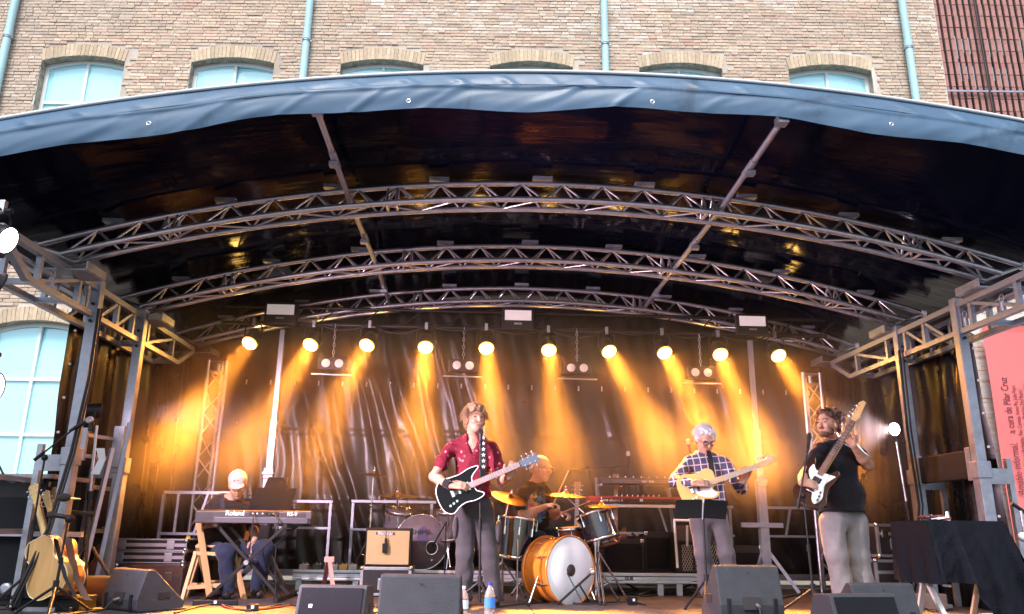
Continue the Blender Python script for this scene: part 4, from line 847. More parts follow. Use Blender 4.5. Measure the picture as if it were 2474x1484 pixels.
t, q = board('tablet_stand', 'smaller black desk panel behind the music desk', [(-2.066, 8.000, 0.984), (-1.849, 8.000, 0.979), (-1.837, 8.060, 1.102), (-2.040, 8.060, 1.107)])
rod('pole', t, (q[0]+q[1])/2, ((q[0]+q[1])/2)*Vector((1, 1, 0)) if False else Vector(((q[0].x+q[1].x)/2, 8.02, 0.02)), 0.01, blkm)
for k in range(3): rod('leg', t, (((q[0].x+q[1].x)/2), 8.02, 0.25), (((q[0].x+q[1].x)/2)+0.22*math.cos(k*2.1), 8.02+0.22*math.sin(k*2.1), 0.01), 0.008, blkm)
# orchestra music stand of the guitarist
t = thing('music_stand', 'black two leaf music stand in front of the plaid shirted guitarist', 'music stand', (1.965, 6.900, 0.119)[:2]+(0,))
for q in ([(1.714, 6.900, 0.744), (1.945, 6.880, 0.753), (1.993, 6.980, 0.909), (1.757, 7.000, 0.903)], [(1.952, 6.880, 0.753), (2.159, 6.900, 0.746), (2.218, 7.000, 0.898), (2.000, 6.980, 0.909)]):
    q = [Vector(p) for p in q]; nrm = (q[1]-q[0]).cross(q[3]-q[0]).normalized()*0.01; mb = MB(); mb.add(q+[p+nrm for p in q], [(0,1,2,3),(7,6,5,4),(0,4,5,1),(1,5,6,2),(2,6,7,3),(3,7,4,0)]); part('leaf', mb, MATS['board_black'], t, world=True, bevel=0.002)
    rod('trim', t, q[2]-nrm*0.3, q[3]-nrm*0.3, 0.004, mat('edge_light_wood', (0.5, 0.38, 0.2), 0.5))
rod('spine', t, (1.949, 6.870, 0.740), (1.994, 6.970, 0.916), 0.008, alu); b = Vector((1.965, 6.900, 0.119)[:2]+(0,)); rod('pole', t, b+Vector((0, 0, 0.08)), (1.965, 6.900, 0.754), 0.011, blkm)
tripod(t, b, 0.26, 0.24, a0=0.1)
# ---- folding wooden chair of the keyboard player
t = thing('wooden_chair', 'folding wooden chair under the keyboard player', 'chair', (-2.42, 8.05, 0)); C0 = Vector((-2.42, 8.05, 0))
for s_ in (-1, 1):
    dx = 0.2*s_; lg = 'leg'
    sq(lg, t, C0+Vector((dx, -0.26, 0)), C0+Vector((dx, 0.30, 0.86)), 0.03, 0.045, wood); sq(lg, t, C0+Vector((dx*0.82, 0.27, 0)), C0+Vector((dx*0.82, -0.2, 0.46)), 0.03, 0.045, wood)
for k in range(5): mb = MB(); mb.box(C0+Vector((0, -0.16+k*0.085, 0.455)), (0.38, 0.07, 0.018)); part('seat_slat', mb, wood, t, bevel=0.003, world=True)
for z in (0.72, 0.80): mb = MB(); mb.box(C0+Vector((0, 0.19+(z-0.7)*0.7, z)), (0.4, 0.016, 0.05)); part('back_slat', mb, wood, t, bevel=0.003, world=True)
sq('stretcher', t, C0+Vector((-0.2, -0.19, 0.12)), C0+Vector((0.2, -0.19, 0.12)), 0.03, 0.02, wood); sq('stretcher', t, C0+Vector((-0.17, 0.2, 0.12)), C0+Vector((0.17, 0.2, 0.12)), 0.03, 0.02, wood)
t = thing('folding_chair', 'second folding wooden chair to the left of the player', 'chair', (-2.62, 7.75, 0)); C0 = Vector((-2.58, 7.72, 0))
sq('leg', t, (-2.615, 7.850, 0.725), (-2.337, 7.600, 0.002), 0.035, 0.05, wood); sq('leg', t, (-2.559, 7.750, 0.402), (-2.567, 7.550, -0.003), 0.03, 0.045, wood); sq('leg', t, (-2.256, 7.900, 0.382), (-2.078, 7.750, -0.009), 0.03, 0.045, wood)
sq('seat_rail', t, (-2.581, 7.750, 0.398), (-2.248, 7.750, 0.387), 0.03, 0.03, wood); sq('stretcher', t, (-2.572, 7.600, 0.104), (-2.282, 7.700, 0.122), 0.025, 0.035, wood)
# ---- cases
case_m = mat('case_laminate', (0.016, 0.015, 0.017), 0.4, var=0.2, rvar=0.1); lea = mat('case_vinyl', (0.008, 0.007, 0.008), 0.55, spec=0.25, bump=0.3, bscale=120)
def flight_case(c, size, lab, rz=0.0, handle=True, latches=2, lid=0.7, bodym=None, name='flight_case', edge=alu, ew=0.028, group='flight cases'):
    t = thing(name, lab, 'case', c, rz, group); w_, d_, h = size
    mb = MB(); mb.box((0, 0, h/2), (w_-0.006, d_-0.006, h-0.006)); part('body', mb, bodym or case_m, t)
    for sx in (-1, 1):
        for sy in (-1, 1): mb = MB(); mb.box((sx*(w_/2-ew/2), sy*(d_/2-ew/2), h/2), (ew, ew, h-2*ew)); part('edge_profile', mb, edge, t, bevel=0.003)
    for z in (ew/2, h-ew/2):
        for sy in (-1, 1): mb = MB(); mb.box((0, sy*(d_/2-ew/2), z), (w_, ew, ew)); part('edge_profile', mb, edge, t, bevel=0.003)
        for sx in (-1, 1): mb = MB(); mb.box((sx*(w_/2-ew/2), 0, z), (ew, d_-2*ew, ew)); part('edge_profile', mb, edge, t, bevel=0.003)
    if lid:
        mb = MB(); mb.box((0, -d_/2-0.001, h*lid), (w_-2*ew, 0.008, 0.03)); part('lid_seam', mb, edge, t)
    for k in range(latches):
        x = (-0.3+0.6*k/max(1, latches-1))*w_; mb = MB(); mb.box((x, -d_/2-0.004, h*(lid or 0.6)), (0.07, 0.012, 0.08)); part('latch', mb, edge if edge is not alu else chrome, t, bevel=0.008)
    if handle:
        mb = MB(); mb.box((0, -d_/2-0.003, h*0.4), (0.15, 0.010, 0.11)); part('handle_dish', mb, chrome, t, bevel=0.01)
        mb = MB(); mb.box((0, -d_/2-0.010, h*0.4), (0.11, 0.012, 0.07)); part('handle_recess', mb, rubber, t, bevel=0.008)
        mb = MB(); mb.path([(-0.05, -d_/2-0.012, h*0.4-0.01), (-0.045, -d_/2-0.03, h*0.4-0.02), (0.045, -d_/2-0.03, h*0.4-0.02), (0.05, -d_/2-0.012, h*0.4-0.01)], 0.008); part('handle', mb, chrome, t)
    for sx in (-1, 1):
        for z in (0, h): mb = MB(); mb.ball((sx*(w_/2-0.012), -d_/2+0.012, z+(0.012 if z == 0 else -0.012)), 0.024, 6); part('corner_ball', mb, chrome, t)
    return t
flight_case((-0.85, 8.42, 0), (0.50, 0.45, 0.27), 'silver edged flight case under the cream fronted amplifier', lid=0.0, latches=0)
flight_case((4.178, 8.150, 0.716)[:2]+(0.42,), (0.42, 0.4, 0.32), 'upper flight case behind the bass player', rz=R(6))
flight_case((4.230, 8.200, 0.717)[:2]+(0.0,), (0.62, 0.5, 0.40), 'lower flight case behind the bass player', rz=R(4), latches=0)
flight_case((-2.856, 9.000, 0.343)[:2]+(0.0,), (0.60, 0.45, 0.30), 'low rack case behind the keyboard player', lid=0.0, latches=0)
for k, (z, lab) in enumerate(((0.30, 'lower slim silver rimmed case in the left stack'), (0.41, 'upper slim silver rimmed case in the left stack'))):
    flight_case((-3.06+0.01*k, 8.0, z), (0.74, 0.34, 0.105), lab, lid=0.5, latches=2, handle=False, bodym=lea, name='instrument_case', edge=mat('dull_trim', (0.25, 0.25, 0.27), 0.5, 0.7), ew=0.010, group='cases stacked at the left')
flight_case((-2.98, 8.0, 0.0), (0.62, 0.45, 0.295), 'brown hard case at the bottom of the left stack', lid=0.62, latches=3, handle=True, bodym=mat('brown_vinyl', (0.035, 0.016, 0.013), 0.35, bump=0.2, bscale=90), name='instrument_case', edge=mat('dark_trim', (0.03, 0.022, 0.02), 0.4), ew=0.02, group='cases stacked at the left')
mb = MB(); pts = [(-0.30, 0.0), (0.30, 0.0), (0.31, 0.32), (0.22, 0.46), (0.0, 0.50), (-0.2, 0.45), (-0.31, 0.3)]; mb.prism(pts, 0.3); xf(mb, Matrix.Translation((-2.918, 8.600, 0.193)[:2]+(0.02,)))
o = solo('gig_bag', 'dark rounded gig bag behind the wooden chairs', 'bag', mb, mat('bag_nylon', (0.014, 0.013, 0.015), 0.7, bump=0.3, bscale=40), bevel=0.03)
mb = MB(); mb.box((-2.925, 8.430, 0.399), (0.10, 0.006, 0.035)); o2 = part('yellow_label', mb, mat('yellow_print', (0.6, 0.45, 0.05), 0.5), o); mb = MB(); mb.tube((-2.882, 8.440, 0.520), (-2.877, 8.425, 0.520), 0.022, n=14); part('round_badge', mb, MATS['yellow_print'], o)
mb = MB(); mb.box((-3.117, 7.200, 0.143)[:2]+(0.11,), (0.75, 0.3, 0.22)); solo('low_black_case', 'long low black case behind the sideways monitor', 'case', mb, case_m, bevel=0.02)
# PA stack at left edge
t = thing('subwoofer', 'tall black speaker cabinet at the left edge of the stage', 'speaker', (-3.725, 6.900, 0.079)[:2]+(0,)); b = Vector((-3.744, 6.900, 0.079)[:2]+(0,))
mb = MB(); mb.box(b+Vector((-0.25, 0.3, 0.5)), (0.86, 0.6, 1.0)); part('cabinet', mb, blk, t, bevel=0.015, world=True)
mb = MB(); mb.box(b+Vector((-0.22, 0.28, 1.02)), (0.96, 0.7, 0.035)); part('top_board', mb, mat('grey_board', (0.3, 0.27, 0.28), 0.6), t, bevel=0.004, world=True)
mb = MB(); mb.box(b+Vector((-0.25, -0.005, 0.45)), (0.76, 0.02, 0.8)); part('grille', mb, grille_m, t, bevel=0.004, world=True)
sq('rail', t, b+Vector((-0.7, -0.05, 0.56)), b+Vector((0.55, -0.05, 0.56)), 0.04, 0.04); mb = MB(); xf(mb.lathe([(0.02, -0.02), (0.045, -0.02), (0.045, 0.02), (0.02, 0.02)], 14), Matrix.Translation(b+Vector((0.05, -0.1, 0.14))) @ Matrix.Rotation(R(90), 4, 'X')); part('castor', mb, galv, t, world=True)
mb = MB(); mb.path([(-3.905, 6.700, 1.142), (-3.793, 6.700, 0.978), (-3.739, 6.700, 0.953), (-3.693, 6.700, 0.970), (-3.607, 6.700, 0.941), (-3.558, 6.700, 0.851)], 0.008); part('lead', mb, rubber, t, world=True)
# ---- risers at the back
def riser(x0, x1, Y, lab, legs):
    t = thing('riser', lab, 'riser', ((x0+x1)/2, Y, 0), 0, 'aluminium edged risers'); silver = mat('riser_edge', (0.55, 0.60, 0.64), 0.4, 0.5, var=0.15, vscale=6)
    mb = MB(); mb.box(((x0+x1)/2, Y+0.5, 0.19), (x1-x0, 1.0, 0.05)); part('deck', mb, floor_m, t, world=True)
    for z, h in ((0.205, 0.03), (0.165, 0.035), (0.13, 0.02)): mb = MB(); mb.box(((x0+x1)/2, Y-0.012-0.004*(z < 0.18), z), (x1-x0, 0.03, h)); part('edge_rail', mb, silver, t, bevel=0.004, world=True)
    for x in legs: mb = MB(); mb.box((x, Y+0.02, 0.06), (0.06, 0.05, 0.12)); part('leg', mb, silver, t, bevel=0.004, world=True)
    return t
riser(-1.84, -1.12, 8.62, 'left riser carrying the effect pedals', (-1.78, -1.2)); t = riser(-1.08, 0.45, 8.72, 'middle riser under the clear drum kit', (-0.4, 0.3)); t = riser(1.35, 2.72, 8.55, 'right riser under the keyboards and amplifier', (1.95, 2.15, 2.65))
text('GUIL', 0.045, t, Matrix.Translation(Vector((1.62, 8.518, 0.165))-Vector(t.location)) @ XZ, rubber, bold=0.002)
# ---- amplifiers
tolex = mat('black_tolex', (0.014, 0.013, 0.014), 0.5, bump=0.5, bscale=200); cream = mat('cream_grille_cloth', (0.62, 0.45, 0.22), 0.85, bump=0.3, bscale=250, var=0.06)
t = thing('cream_amplifier', 'guitar amplifier with cream cloth front on a flight case', 'amplifier', (-0.855, 8.40, 0.272))
mb = MB(); mb.box((0, 0.02, 0.185), (0.46, 0.22, 0.37)); part('cabinet', mb, tolex, t, bevel=0.012); mb = MB(); mb.box((0, -0.095, 0.18), (0.425, 0.02, 0.325)); part('grille_cloth', mb, cream, t, bevel=0.004)
mb = MB(); mb.box((-0.03, -0.108, 0.315), (0.19, 0.006, 0.026)); part('name_plate', mb, mat('dark_brown_plate', (0.1, 0.06, 0.05), 0.5), t); text('Blackstar', 0.042, t, Matrix.Translation((-0.03, -0.113, 0.317)) @ XZ, let_w, bold=0.001)  # dark brown plate behind the white lettering
mb = MB(); mb.path([(-0.02, -0.12, 0.35), (-0.022, -0.15, 0.37), (-0.02, -0.13, 0.25)], 0.004); mb.box((-0.02, -0.13, 0.24), (0.022, 0.02, 0.06)); mb.box((-0.025, -0.135, 0.175), (0.05, 0.03, 0.09)); part('clip_microphone', mb, blk, t, bevel=0.006)
t = thing('diamond_amplifier', 'black amplifier with diamond patterned grille behind the plaid shirted guitarist', 'amplifier', (2.38, 8.72, 0.218))
mb = MB(); mb.box((0, 0.05, 0.21), (0.46, 0.26, 0.42)); part('cabinet', mb, tolex, t, bevel=0.012); mb = MB(); mb.box((0.02, -0.083, 0.155), (0.385, 0.012, 0.27)); part('grille_backing', mb, rubber, t)
dm = mat('grille_weave', (0.55, 0.45, 0.38), 0.6)
wv = MB()
for k in range(-6, 15):
    x = -0.17+k*0.027
    for s_ in (-1, 1):
        z0_, z1_ = 0.022, 0.288; xa, xb = x, x+s_*0.145
        lo, hi = -0.17, 0.21
        ta, tb = 0.0, 1.0
        for b_, sgn in ((lo, 1), (hi, -1)):
            fa, fb = sgn*(xa-b_), sgn*(xb-b_)
            if fa < 0 and fb < 0: ta, tb = 1, 0
            elif fa < 0: ta = max(ta, fa/(fa-fb))
            elif fb < 0: tb = min(tb, fa/(fa-fb))
        if tb-ta > 0.02: wv.bar((xa+(xb-xa)*ta, -0.092, z0_+(z1_-z0_)*ta), (xa+(xb-xa)*tb, -0.092, z0_+(z1_-z0_)*tb), 0.006, 0.004)
part('grille_weave', wv, dm, t, kind='stuff'); text('VOX', 0.05, t, Matrix.Translation((-0.085, -0.085, 0.345)) @ XZ, let_w, bold=0.001)
# ---- keyboards at the back right on a stand
t = thing('keyboard_rack', 'two tier keyboard stand behind the drummer', 'stand', (1.78, 9.0, 0.215))
for x, xt in ((1.42, 1.38), (2.26, 2.2)): sq('upright', t, (x, 9.02, 0.22), (xt, 9.08, 1.22), 0.03, 0.03, galv)
for z, Yk in ((0.90, 8.85), (1.13, 8.95)):
    for x in (1.40, 2.22): sq('arm', t, (x, Yk-0.1, z), (x, Yk+0.22, z), 0.025, 0.025, galv)
sq('cross_rail', t, (1.36, 8.83, 0.905), (2.28, 8.83, 0.905), 0.035, 0.03, alu); sq('cross_rail', t, (1.36, 9.0, 0.62), (2.3, 9.0, 0.62), 0.02, 0.02, galv)
for a, b in ((1.45, 1.95), (1.95, 1.45), (1.75, 2.2), (2.2, 1.75)): sq('diagonal', t, (a, 9.0, 0.25), (b, 9.0, 0.62), 0.022, 0.022, blkm)
red_m = mat('red_metal', (0.30, 0.012, 0.014), 0.35, 0.2, rvar=0.1)
t = thing('red_keyboard', 'red stage keyboard on the lower tier behind the drummer', 'keyboard', (1.79, 8.92, 0.925))
mb = MB(); mb.box((0, 0.12, 0.05), (1.04, 0.28, 0.07)); part('body', mb, red_m, t, bevel=0.006); mb = MB(); mb.box((0.02, -0.022, 0.038), (0.86, 0.012, 0.045)); part('rear_panel', mb, blk, t)
text('nord electro 6', 0.042, t, Matrix.Translation((-0.27, -0.030, 0.04)) @ XZ, let_w); 
for k in range(9): mb = MB(); mb.tube((-0.2+k*0.06, 0.06, 0.085), (-0.2+k*0.06, 0.06, 0.105), 0.008); part('knob', mb, chrome, t)
mb = MB(); mb.box((0.06, -0.030, 0.045), (0.035, 0.004, 0.03)); part('socket_plate', mb, let_w, t)
t = thing('black_keyboard', 'black keyboard on the upper tier behind the drummer', 'keyboard', (1.83, 9.0, 1.15))
mb = MB(); mb.box((0, 0.12, 0.035), (0.82, 0.27, 0.07)); part('body', mb, kb_body, t, bevel=0.006); mb = MB(); mb.box((0.05, -0.018, 0.03), (0.66, 0.010, 0.035)); part('rear_panel', mb, kb_side, t); text('ego  6op', 0.04, t, Matrix.Translation((0.12, -0.025, 0.032)) @ XZ, let_w)
for k in range(8): mb = MB(); mb.tube((-0.3+k*0.09, 0.05, 0.068), (-0.3+k*0.09, 0.05, 0.088), 0.008); part('knob', mb, chrome, t)
# white framed chair
t = thing('white_chair', 'chair with white tube frame beside the diamond grille amplifier', 'chair', (2.1, 8.5, 0.0))
for a, b in (((2.086, 8.400, 0.750), (2.074, 8.300, 0.287)), ((2.077, 8.400, 0.754), (2.273, 8.400, 0.752)), ((2.273, 8.400, 0.752), (2.370, 8.500, 0.578)), ((2.245, 8.500, 0.702), (2.248, 8.550, 0.493))): rod('frame_tube', t, a, b, 0.013, white_p)
mb = MB(); mb.box((2.210, 8.550, 0.618), (0.20, 0.02, 0.16)); part('back_panel', mb, mat('maroon_plastic', (0.05, 0.02, 0.022), 0.4), t, bevel=0.01, world=True)
# ---- covered table at right
t = thing('covered_table', 'folding table under a black cloth at the right front', 'table', (3.75, 5.95, 0))
tcl = mat('black_cotton', (0.006, 0.007, 0.012), 0.9, spec=0.15, bump=0.3, bscale=60)
x0, x1, y0, y1, zt = 3.24, 3.78, 5.68, 6.2, 0.735
mb = MB(); mb.box(((x0+x1)/2, (y0+y1)/2, zt-0.02), (x1-x0-0.02, y1-y0-0.02, 0.03)); part('table_top', mb, white_p, t, world=True)
for x in (x0+0.05, x1-0.08):
    for s_ in (-1, 1): sq('leg', t, (x, (y0+y1)/2-0.22*s_, zt-0.03), (x+0.02, (y0+y1)/2+0.22*s_-0.05, 0.0), 0.035, 0.025, white_p)
rod('stretcher', t, (x0+0.06, y0+0.02, 0.30), (x1-0.42, y0+0.02, 0.295), 0.009, white_p)
per = []                                                       # cloth perimeter: top sheet then hanging folds
def hang(u): return 0.42 if u < 0.34 else min(0.74, 0.42+(u-0.34)*1.15)
rows = []; nu = 150
for v in np.linspace(0, 1, 36):
    row = []
    for k in range(nu):
        u = k/(nu-1); x = x0-0.01+(x1-x0+0.30)*u if v > 0 else x0-0.01+(x1-x0+0.02)*u
        dz = hang(u)*v; f = (0.03*math.sin(u*19+1.2)+0.018*math.sin(u*41))*v + 0.05*v*max(0, 1-abs(u-0.36)/0.06) + 0.05*(fbm(u*7+v*2.5, v*3.5+u*2)-0.5)*min(1, v*3)
        row.append((x0-0.01+(x1-x0+0.02)*u+0.26*v*max(0, u-0.3)*1.2, y0-0.012-f-0.06*v, zt+0.004-dz))
    rows.append(row)
mb = MB(); mb.grid(rows, flip=True)
mb.add([(x0-0.012, y0-0.012, zt+0.004), (x1+0.012, y0-0.012, zt+0.004), (x1+0.012, y1, zt+0.004), (x0-0.012, y1, zt+0.004)], [(0,1,2,3)])
mb.grid([[(x0-0.010-(0.03*v+0.02*v*math.sin(k*1.3))*min(1, k/2), y0-0.012-(0.088*v)*(1-k/14)+(y1-y0)*k/14, zt+0.004-0.43*v) for k in range(15)] for v in (0, 0.2, 0.4, 0.6, 0.8, 1)])
mb.grid([[(x1+0.012+0.30*v+0.02*v*math.sin(k*1.7), y0-0.012+(y1-y0)*k/14, zt+0.004-0.72*v) for k in range(15)] for v in (0, 0.3, 0.6, 1)], flip=True)
mb.v = [tuple(p) for p in mb.v]; solo('table_cloth', 'black cloth draped unevenly over the folding table', 'cloth', mb, tcl)
t = thing('cable_tangle', 'small heap of red and white leads on the covered table', 'cables', (3.6, 5.85, zt))
for k in range(7):
    a0 = random.random()*6; c_ = Vector((3.36+0.04*(k % 4), 5.9, zt+0.015)); mb = MB(); mb.path([c_+Vector((0.05*math.cos(a0+i*0.9)*(1+0.3*math.sin(i)), 0.04*math.sin(a0+i*0.9), 0.006*i % 0.035)) for i in range(9)], 0.005, n=5); part('lead', mb, (mat('red_lead', (0.25, 0.03, 0.02), 0.5), rubber, let_w)[k % 3], t, world=True)
mb = MB(); mb.tube((3.55, 5.95, zt+0.006), (3.55, 5.95, zt+0.075), 0.02, 0.012); solo('small_flask', 'small shiny flask standing on the covered table', 'bottle', mb, chrome)
t = thing('edge_mic_stand', 'boom microphone stand cut off by the right edge', 'mic stand', (4.5, 6.0, 0)); rod('boom', t, (4.098, 6.000, 0.878), (4.232, 6.000, 0.785), 0.015, blkm); rod('pole', t, ((4.166, 6.000, 0.818)[0], 6.0, 0.1), (4.162, 6.000, 0.830), 0.012, alu); tripod(t, ((4.166, 6.000, 0.818)[0], 6.0, 0), 0.2, 0.28)
mb = MB(); mb.ball((4.009, 5.800, 0.631), 0.035, 8); part('white_bulb', mb, paper, t, world=True)
for c_, sz_, lab_ in (((1.62, 8.98, 0.217), (0.46, 0.3, 0.34), 'black speaker cabinet under the left half of the keyboards'), ((2.06, 9.1, 0.217), (0.36, 0.3, 0.42), 'black speaker cabinet under the right half of the keyboards'), ((2.95, 9.15, 0.0), (0.5, 0.35, 0.5), 'black amplifier cabinet behind the right mast')):
    t = thing('speaker_cabinet', lab_, 'speaker', c_, 0, 'cabinets at the back right'); mb = MB(); mb.box((0, 0, sz_[2]/2), sz_); part('box', mb, tolex, t, bevel=0.012); mb = MB(); mb.box((0, -sz_[1]/2-0.004, sz_[2]*0.46), (sz_[0]*0.88, 0.012, sz_[2]*0.78)); part('grille', mb, grille_m, t, bevel=0.003)
    for s_ in (-1, 1): mb = MB(); mb.box((s_*(sz_[0]/2-0.02), -sz_[1]/2-0.002, sz_[2]-0.02), (0.04, 0.02, 0.04)); part('corner', mb, chrome, t, bevel=0.006)
stained(monitor_m, 5.0, 0.60, 0.75, 1.9)
# ---- bottles
pet = mat('clear_pet', (0.85, 0.9, 0.95), 0.06, spec=0.6, trans=0.85); water = mat('blue_label', (0.05, 0.2, 0.65), 0.4); pale_lab = mat('pale_label', (0.62, 0.7, 0.75), 0.5); cap_b = mat('blue_cap', (0.03, 0.05, 0.4), 0.4); cap_r = mat('red_cap', (0.5, 0.08, 0.05), 0.4)
def bottle(c, h, lab, cap, lb, cat='bottle'):
    t = thing('water_bottle', lab, cat, c, 0, 'plastic water bottles'); r = h*0.145
    mb = MB(); mb.lathe([(r*0.9, 0), (r, h*0.03), (r*0.98, h*0.25), (r*0.92, h*0.3), (r, h*0.36), (r, h*0.66), (r*0.75, h*0.8), (r*0.36, h*0.9), (r*0.34, h*0.95)], 16); part('body', mb, pet, t)
    mb = MB(); mb.lathe([(r*1.015, h*0.38), (r*1.015, h*0.62)], 16, cap=False); part('label', mb, lb, t); mb = MB(); mb.lathe([(r*0.4, h*0.935), (r*0.4, h*0.995)], 12); part('cap', mb, cap, t)
bottle((-0.059, 6.000, 0.045)[:2]+(0,), 0.245, 'clear water bottle with pale label by the singer', pale_lab, pale_lab); bottle((0.129, 6.000, 0.046)[:2]+(0,), 0.27, 'water bottle with blue label by the singer', cap_b, water)
bottle((4.078, 7.400, 0.250)[:2]+(0.13,), 0.2, 'clear water bottle with red cap beside the covered table', cap_r, pale_lab); bottle((2.445, 7.300, 0.378)[:2]+(0.20,), 0.14, 'small bottle standing behind the large right monitor', pale_lab, pale_lab)
mb = MB(); mb.box((4.089, 7.400, 0.247)[:2]+(0.065,), (0.3, 0.25, 0.13)); solo('plank_stack', 'worn wooden block under the red capped bottle', 'block', mb, mat('old_wood', (0.16, 0.11, 0.09), 0.7, var=0.3), bevel=0.006)
# ---- small guitar stand, pedals, boxes, leads
t = thing('folding_guitar_stand', 'small folded wooden stand in front of the left riser', 'stand', (-1.288, 7.600, 0.151)[:2]+(0,))
pw = mat('pinkish_wood', (0.45, 0.3, 0.26), 0.5); sq('leg', t, (-1.324, 7.700, 0.354), (-1.226, 7.500, 0.053), 0.035, 0.02, pw); sq('leg', t, (-1.335, 7.700, 0.354), (-1.385, 7.800, 0.029), 0.035, 0.02, mat('dark_red_wood', (0.09, 0.03, 0.025), 0.5)); mb = MB(); mb.box((-1.324, 7.700, 0.354), (0.09, 0.04, 0.05)); part('head', mb, pw, t, bevel=0.006, world=True)
for k, (x, col) in enumerate(((-1.76, (0.4, 0.4, 0.42)), (-1.62, (0.05, 0.05, 0.05)), (-1.45, (0.5, 0.55, 0.55)), (-1.35, (0.6, 0.42, 0.1)), (-1.25, (0.55, 0.55, 0.55)))):
    t = thing('effect_pedal', ('%s effect pedal on the left riser' % ('grey leftmost', 'black second', 'pale middle', 'yellow', 'light grey rightmost')[k]), 'pedal', (x, 8.75, 0.217), 0, 'pedals on the riser'); mb = MB(); mb.box((0, 0, 0.025), (0.085, 0.12, 0.05)); part('box', mb, mat('pedal_%d' % k, col, 0.4), t, bevel=0.006)
    for s_ in (-1, 1): mb = MB(); mb.tube((0.02*s_, 0.03, 0.05), (0.02*s_, 0.03, 0.066), 0.008); part('knob', mb, chrome, t)
    mb = MB(); mb.tube((0, -0.03, 0.05), (0, -0.03, 0.062), 0.01); part('switch', mb, chrome, t)
def lead(pts, lab, m=rubber, r=0.007, z=0.009):
    pts = [Vector((p[0], p[1], z)) for p in pts]; out = []
    for i in range(len(pts)-1):
        a, b, c_, e = pts[max(i-1, 0)], pts[i], pts[i+1], pts[min(i+2, len(pts)-1)]
        for k in range(6):
            s_ = k/6; out.append(0.5*((2*b)+(c_-a)*s_+(2*a-5*b+4*c_-e)*s_*s_+(3*b-a-3*c_+e)*s_**3))
    out.append(pts[-1]); mb = MB(); mb.path(out, r, n=6); solo('cable', lab, 'cable', mb, m, 'leads on the stage floor')
lead([(-3.598, 6.586, 0.000), (-3.440, 6.696, 0.000), (-3.326, 6.909, 0.000), (-2.928, 6.544, 0.000), (-2.751, 6.785, 0.000), (-2.379, 6.651, 0.000), (-2.228, 6.863, 0.000)], 'black cable along the front left of the deck')
lead([(-2.230, 6.414, 0.000), (-2.155, 7.156, 0.000), (-1.739, 6.636, 0.000), (-1.581, 7.207, 0.000), (-1.318, 6.767, 0.000)], 'black cable in front of the keyboard stand')
lead([(-2.331, 7.841, 0.000), (-1.988, 6.882, 0.000), (-1.693, 6.705, 0.000), (-1.523, 7.100, 0.000)], 'dark red cable curling under the keyboard stand', mat('dark_red_lead', (0.12, 0.015, 0.02), 0.5))
lead([(-1.760, 7.992, 0.000), (-1.479, 8.367, 0.000), (-1.089, 7.921, 0.000), (-0.732, 8.245, 0.000), (-0.493, 7.712, 0.000)], 'black cable running past the small monitor'); lead([(0.193, 7.062, 0.000), (0.439, 7.385, 0.000), (0.713, 7.570, 0.000), (1.039, 7.477, 0.000), (1.421, 7.720, 0.000), (1.548, 7.403, 0.000)], 'black cable below the orange bass drum')
lead([(1.696, 8.502, 0.000), (2.026, 9.215, -0.000), (2.380, 9.509, 0.000), (2.487, 9.030, -0.000), (2.781, 9.558, 0.000)], 'white cable under the right riser', let_w, 0.006); lead([(1.602, 8.929, 0.000), (1.761, 8.406, 0.000), (2.101, 8.760, 0.000), (2.315, 8.264, 0.000)], 'black cable heap under the right riser', rubber, 0.009)
lead([(3.701, 7.058, 0.000), (4.021, 7.302, 0.000), (3.964, 7.008, 0.000), (4.252, 7.246, 0.000)], 'black cable beside the covered table'); lead([(3.026, 8.142, 0.000), (3.455, 8.689, -0.000), (3.686, 8.503, 0.000)], 'thin black cable between right monitors'); lead([(-0.863, 6.803, 0.000), (-0.810, 7.051, 0.000), (-0.705, 6.716, 0.000), (-0.763, 6.522, 0.000)], 'coiled black cable between the two singer monitors')
for k, (p, s_, lab) in enumerate((((-1.725, 6.702, 0.000), (0.09, 0.06, 0.05), 'small black stage box on the floor below the keyboard'), ((1.443, 7.473, 0.000), (0.07, 0.07, 0.075), 'small black box with a white tag right of the bass drum'), ((-2.155, 7.156, 0.000), (0.36, 0.05, 0.04), 'black power strip under the keyboard stand'), ((-1.676, 8.144, 0.000), (0.14, 0.07, 0.05), 'black foot switch box beside the keyboard stand'))):
    t = thing('floor_box', lab, 'box', (p[0], p[1], 0.001), 0.2, 'small boxes on the deck'); mb = MB(); mb.box((0, 0, s_[2]/2), s_); part('shell', mb, blk, t, bevel=0.006); mb = MB(); mb.box((0, -s_[1]/2-0.001, s_[2]*0.6), (0.022, 0.004, 0.022)); part('tag', mb, let_w, t)

